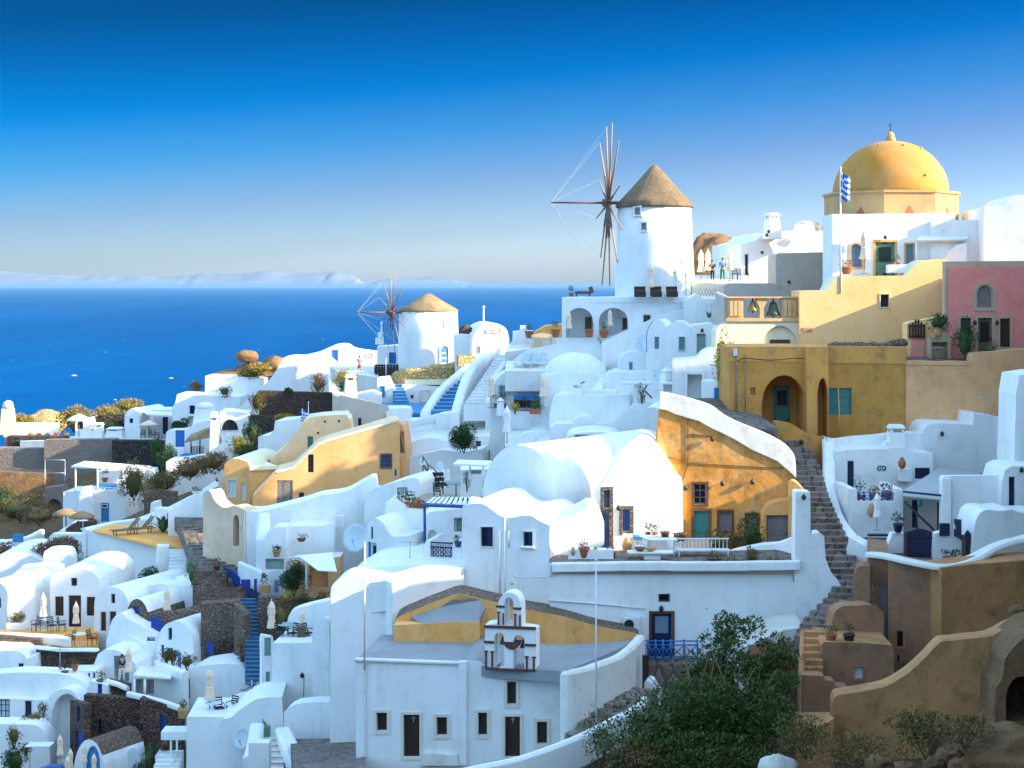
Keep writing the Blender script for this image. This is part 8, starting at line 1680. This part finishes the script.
g.part('slats', m, 'paint_navy'); m = MB(); [plate(m, f, [f.sz(932.5, y+2), f.sz(906.8, y+2), f.sz(906.8, y), f.sz(932.5, y)], -.05, .0) for y in (537, 553)]; g.part('rails', m, 'paint_navy'); g.part('post', MB().box(f.pt(905.5, 547, .05), (.14, .14, 1.5)), 'wood_brown'); g.part('post', MB().box(f.pt(933.8, 548, .05), (.14, .14, 1.5)), 'wood_brown')
th = house('white house block with tall corner pilaster right of the awning', 941, 82.2, 2, [(941, 560), (941.5, 478), (944, 476), (1002, 475), (1003, 480)], 590, .4, ops=[]); f = th.fr; m = MB(); plate(m, f, [f.sz(950, 560), f.sz(941.3, 560), f.sz(941.3, 478), f.sz(950, 478)], -.25, .1); th.part('pilaster', m, 'white'); m = MB().tube(f.pt(951, 482, -.05), f.pt(951, 540, -.05), .03); th.part('conduit', m, 'metal_grey'); m = MB().box(f.pt(951, 499, -.1), (.14, .1, .35)); th.part('meter_box', m, 'shutter_white')
th = house('white gate pier with navy panel and small flower pots', 934, 79.2, 4, [(934, 560), (935, 534), (942, 532), (949, 524), (953, 530), (962, 536), (963, 552)], 575, .5); f = th.fr; m = MB(); plate(m, f, [f.sz(949, 535.5), f.sz(939, 535.5), f.sz(939, 523), f.sz(949, 523)], -.12, -.03); th.part('navy_panel', m, 'paint_navy')
g = T('open_shutter', 'open navy shutter door with pale blue star panel', 'shutter', P(958, 540, 79)); f = FR(954, 79, -40); m = MB(); plate(m, f, [f.sz(961, 540), f.sz(954, 536), f.sz(954, 519), f.sz(961, 519.5)], 0, .07); g.part('leaf', m, 'paint_navy'); m = MB(); plate(m, f, [f.sz(956, 529), f.sz(953, 527.5), f.sz(955, 524)], -.05, .0); g.part('emblem', m, 'shutter_white')
g = T('garden_gate', 'narrow navy garden gate with pointed top at the right', 'gate', P(968, 560, 78.6)); f = FR(961, 78.8, 10); m = MB(); plate(m, f, [f.sz(971, 559), f.sz(965, 559), f.sz(965, 534), f.sz(968, 530), f.sz(971, 534)], 0, .06); g.part('leaf', m, 'paint_navy'); g.part('post', MB().box(f.pt(963.5, 548, 0), (.16, .12, 1.3)), 'wood_brown')
for x, l in ((946, 'dark potted plant left at the foot of the white gate pier'), (955, 'reddish flowering pot right at the foot of the white gate pier')): pot(l, x, 561, 78.4, .22, .16, 'terracotta', 'leaf_dark', .6, .3, 70, flower='leaf_red' if x > 950 else None)
th = house('white rounded garden house block right of the narrow gate', 972, 78.6, 3, cr([(972, 560), (974, 530), (978, 515), (986, 510), (1000, 511), (1012, 510), (1022, 513), (1040, 512)], 3), 590, 2.6)
th = house('white stepped porch with narrow navy door at the right edge', 1000, 81.6, 2, [(1000, 520), (1002, 480), (1005, 470), (1012, 466), (1040, 466)], 545, 3, ops=[Dr(1009, 477, 1015.5, 510, 'paint_navy', rec=.3)]); lamp('brown lamp above the narrow navy door', th.fr, 1020, 469)
floor([(862, 553, 80), (935, 566, 78), (975, 566, 78.3), (1000, 540, 84), (860, 530, 86)], 'flagstone', 1.0)
# brown house below
th = house('brown plastered house side with pale door panel beside the rubble stairs', 868, 75.2, -12, [(868, 556), (869, 553), (889, 556), (890, 570)], 690, 4.5, mat='brown_plaster', ops=[Dr(879, 584, 888, 650, 'wood_grey', rec=.1)])
th = house('tall brown plastered house with small dark windows at lower right', 888, 74, -14, [(888, 558), (889, 556.5), (915, 562), (942, 568)], 700, 1.0, mat='brown_plaster', ops=[Wn(897, 631, 903, 647, 'wood_dark', fw=.1, fm='brown_ochre', rec=.3, bars=(1, 1)), Wn(897, 655, 899.5, 680, 'dark_interior', bars=(1, 1)), Wn(916, 659, 919, 664, 'wood_dark', bars=(1, 1))])
th = house('broad brown-ochre plaster wall at the right below the white courtyard', 941.5, 72.2, 6, [(941.5, 568), (975, 564), (1000, 562), (1040, 559)], 720, 2.0, mat='brown_ochre')
wall('white coping wall along the top of the brown house', [(868, 552, 75.4), (889, 554, 74.2), (915, 560, 73.3), (942, 564, 72.6), (962, 562, 72.9), (976, 557, 73.4), (992, 548, 74), (1010, 541, 74.6), (1040, 534, 75)], .45, [.25, .3, .3, .35, .6, .9, 1.3, 1.6, 1.8][0], 'white_old')
th = house('pale sloping plaster wall above the brown-ochre wall at far right', 962, 75.3, 4, cr([(962, 562), (976, 557), (992, 549), (1010, 542), (1040, 535)], 2), 600, .8, mat='white_old')
th = house('brown rounded wall stub at the foot of the rubble stairs', 854, 74.6, -10, cr([(854, 580), (856, 569), (862, 566), (870, 566)], 2), 660, 1.2, mat='brown_plaster'); th = house('brown rounded terrace wall below the wall stub', 831, 71.8, 6, cr([(831, 630), (834, 614), (842, 607), (856, 606), (872, 605), (884, 612)], 2), 660, 1.0, mat='brown_plaster')
th = house('brown terrace block with small white window and two pots on top', 822, 69.6, -2, [(822, 646), (824, 642), (860, 643), (892, 645), (894, 652)], 720, 3.2, mat='brown_plaster', roof='brown_ochre', ops=[Wn(854.5, 667, 863, 679, 'shutter_white', fw=.06, fm='brown_ochre', pmat='shutter_white', bars=(1, 1))])
pot('brown clay pot with red flowers on the brown terrace block', 831, 645, 70, .5, .24, 'terracotta', 'leaf_green', .5, .35, 60, flower='flower_orange'); pot('dark pot with orange flowers on the brown terrace block', 849, 645, 70, .5, .24, 'wood_dark', 'leaf_green', .6, .5, 70, flower='flower_orange'); bush('thin green vine against the pale door panel', 871, 632, 72.5, .5, 2.2, 'leaf_green', 90, .12, 'climbing_plant', 'plant')
stairs('brown plastered steps beside the cellar opening', P(804, 680, 68.3), P(823, 680, 68.3), P(805, 630, 71.5), P(823, 630, 71.5), 7, 'brown_ochre', under=2.5)
th = house('brown stepped stub wall in front of the plastered steps', 801, 67.6, 0, [(801, 700), (801.5, 675), (824, 676), (824.5, 680), (834, 681), (834.5, 686), (848, 687), (848.5, 700)], 715, .8, mat='brown_plaster'); wall('thin brown wall between cellar and steps', [(803, 630, 71.5), (802, 650, 70), (801, 676, 68)], .25, 2.5, 'brown_ochre', sm=False)
# sweeping garden wall
GW = cr([(832, 706), (834, 697), (842, 694), (858, 692), (884, 687), (900, 679), (911, 671), (924, 659), (934, 648), (941, 642), (950, 641), (970, 639), (988, 637), (1002, 630), (1012, 625), (1040, 616)], 2)
th = house('sweeping ochre-brown garden wall with rounded top at lower right', 832, 62.5, -6, GW, 770, 1.1, mat='brown_ochre', name='garden_wall', cat='wall')
th = house('low rounded ochre wall end joining the garden wall to the scrub', 797, 61.3, 6, cr([(797, 722), (806, 727), (816, 728), (826, 724), (834, 718)], 2), 770, .8, mat='brown_ochre', name='garden_wall', cat='wall')
floor([(795, 712, 66), (850, 712, 65.5), (835, 728, 62.8), (800, 728, 62.5)], 'brown_ochre', 1.0, 'dirt_yard')
m = MB()
for i, (x, y, Y, a, b, h) in enumerate(((1012, 776, 54, 3.0, 2.4, 1.6),)): m.ell(P(x, y, Y), (a, b, h), 48, 30, .22, 2.4, seed=i+20)
single('earth_bank', m, 'rock', 'smooth ochre-brown earth bank rising at the bottom right', 'bank')
for i, (x, y, Y, r) in enumerate(((1019, 612, 63, .5), (1023, 632, 62, .6), (1016, 648, 61, .45), (1022, 664, 60, .5), (950, 757, 52.5, .55), (935, 764, 52, .4), (880, 766, 52.5, .6), (905, 770, 51, .45), (962, 768, 50, .5))):
    single('loose_rock', MB().ell(P(x, y, Y), (r*.8, r*.7, r*.55), 18, 10, .6, 2.4, seed=i+40), 'rock', ('topmost loose rock at the right frame edge', 'second loose rock down the right frame edge', 'third loose rock down the right frame edge', 'loose rock just above the cave hollow', 'loose rock in the scrub right of the garden wall bend', 'small loose rock below the garden wall bend', 'pale loose rock left at the foot of the garden wall', 'small pale rock at the bottom edge under the garden wall', 'loose rock at the bottom edge near the earth bank')[i], 'rock', 'loose rocks at the bottom right')
th = house('rough brown rock with dark cave mouth at the right frame edge', 992, 59.5, -4, cr([(992, 720), (995, 690), (1002, 668), (1010, 655), (1020, 640), (1034, 630), (1050, 628)], 2), 770, 3, mat='rock', name='cave_rock', cat='rock', ops=[Hl(1006, 676, 1036, 724, arch=.5, rec=2.2)], jit=.4)
single('white_rock', MB().ell(P(778, 770, 57), (.7, .5, .55), 18, 10, .3, 2, seed=4), 'white_grey', 'whitewashed boulder at the bottom edge right of the tree', 'rock')
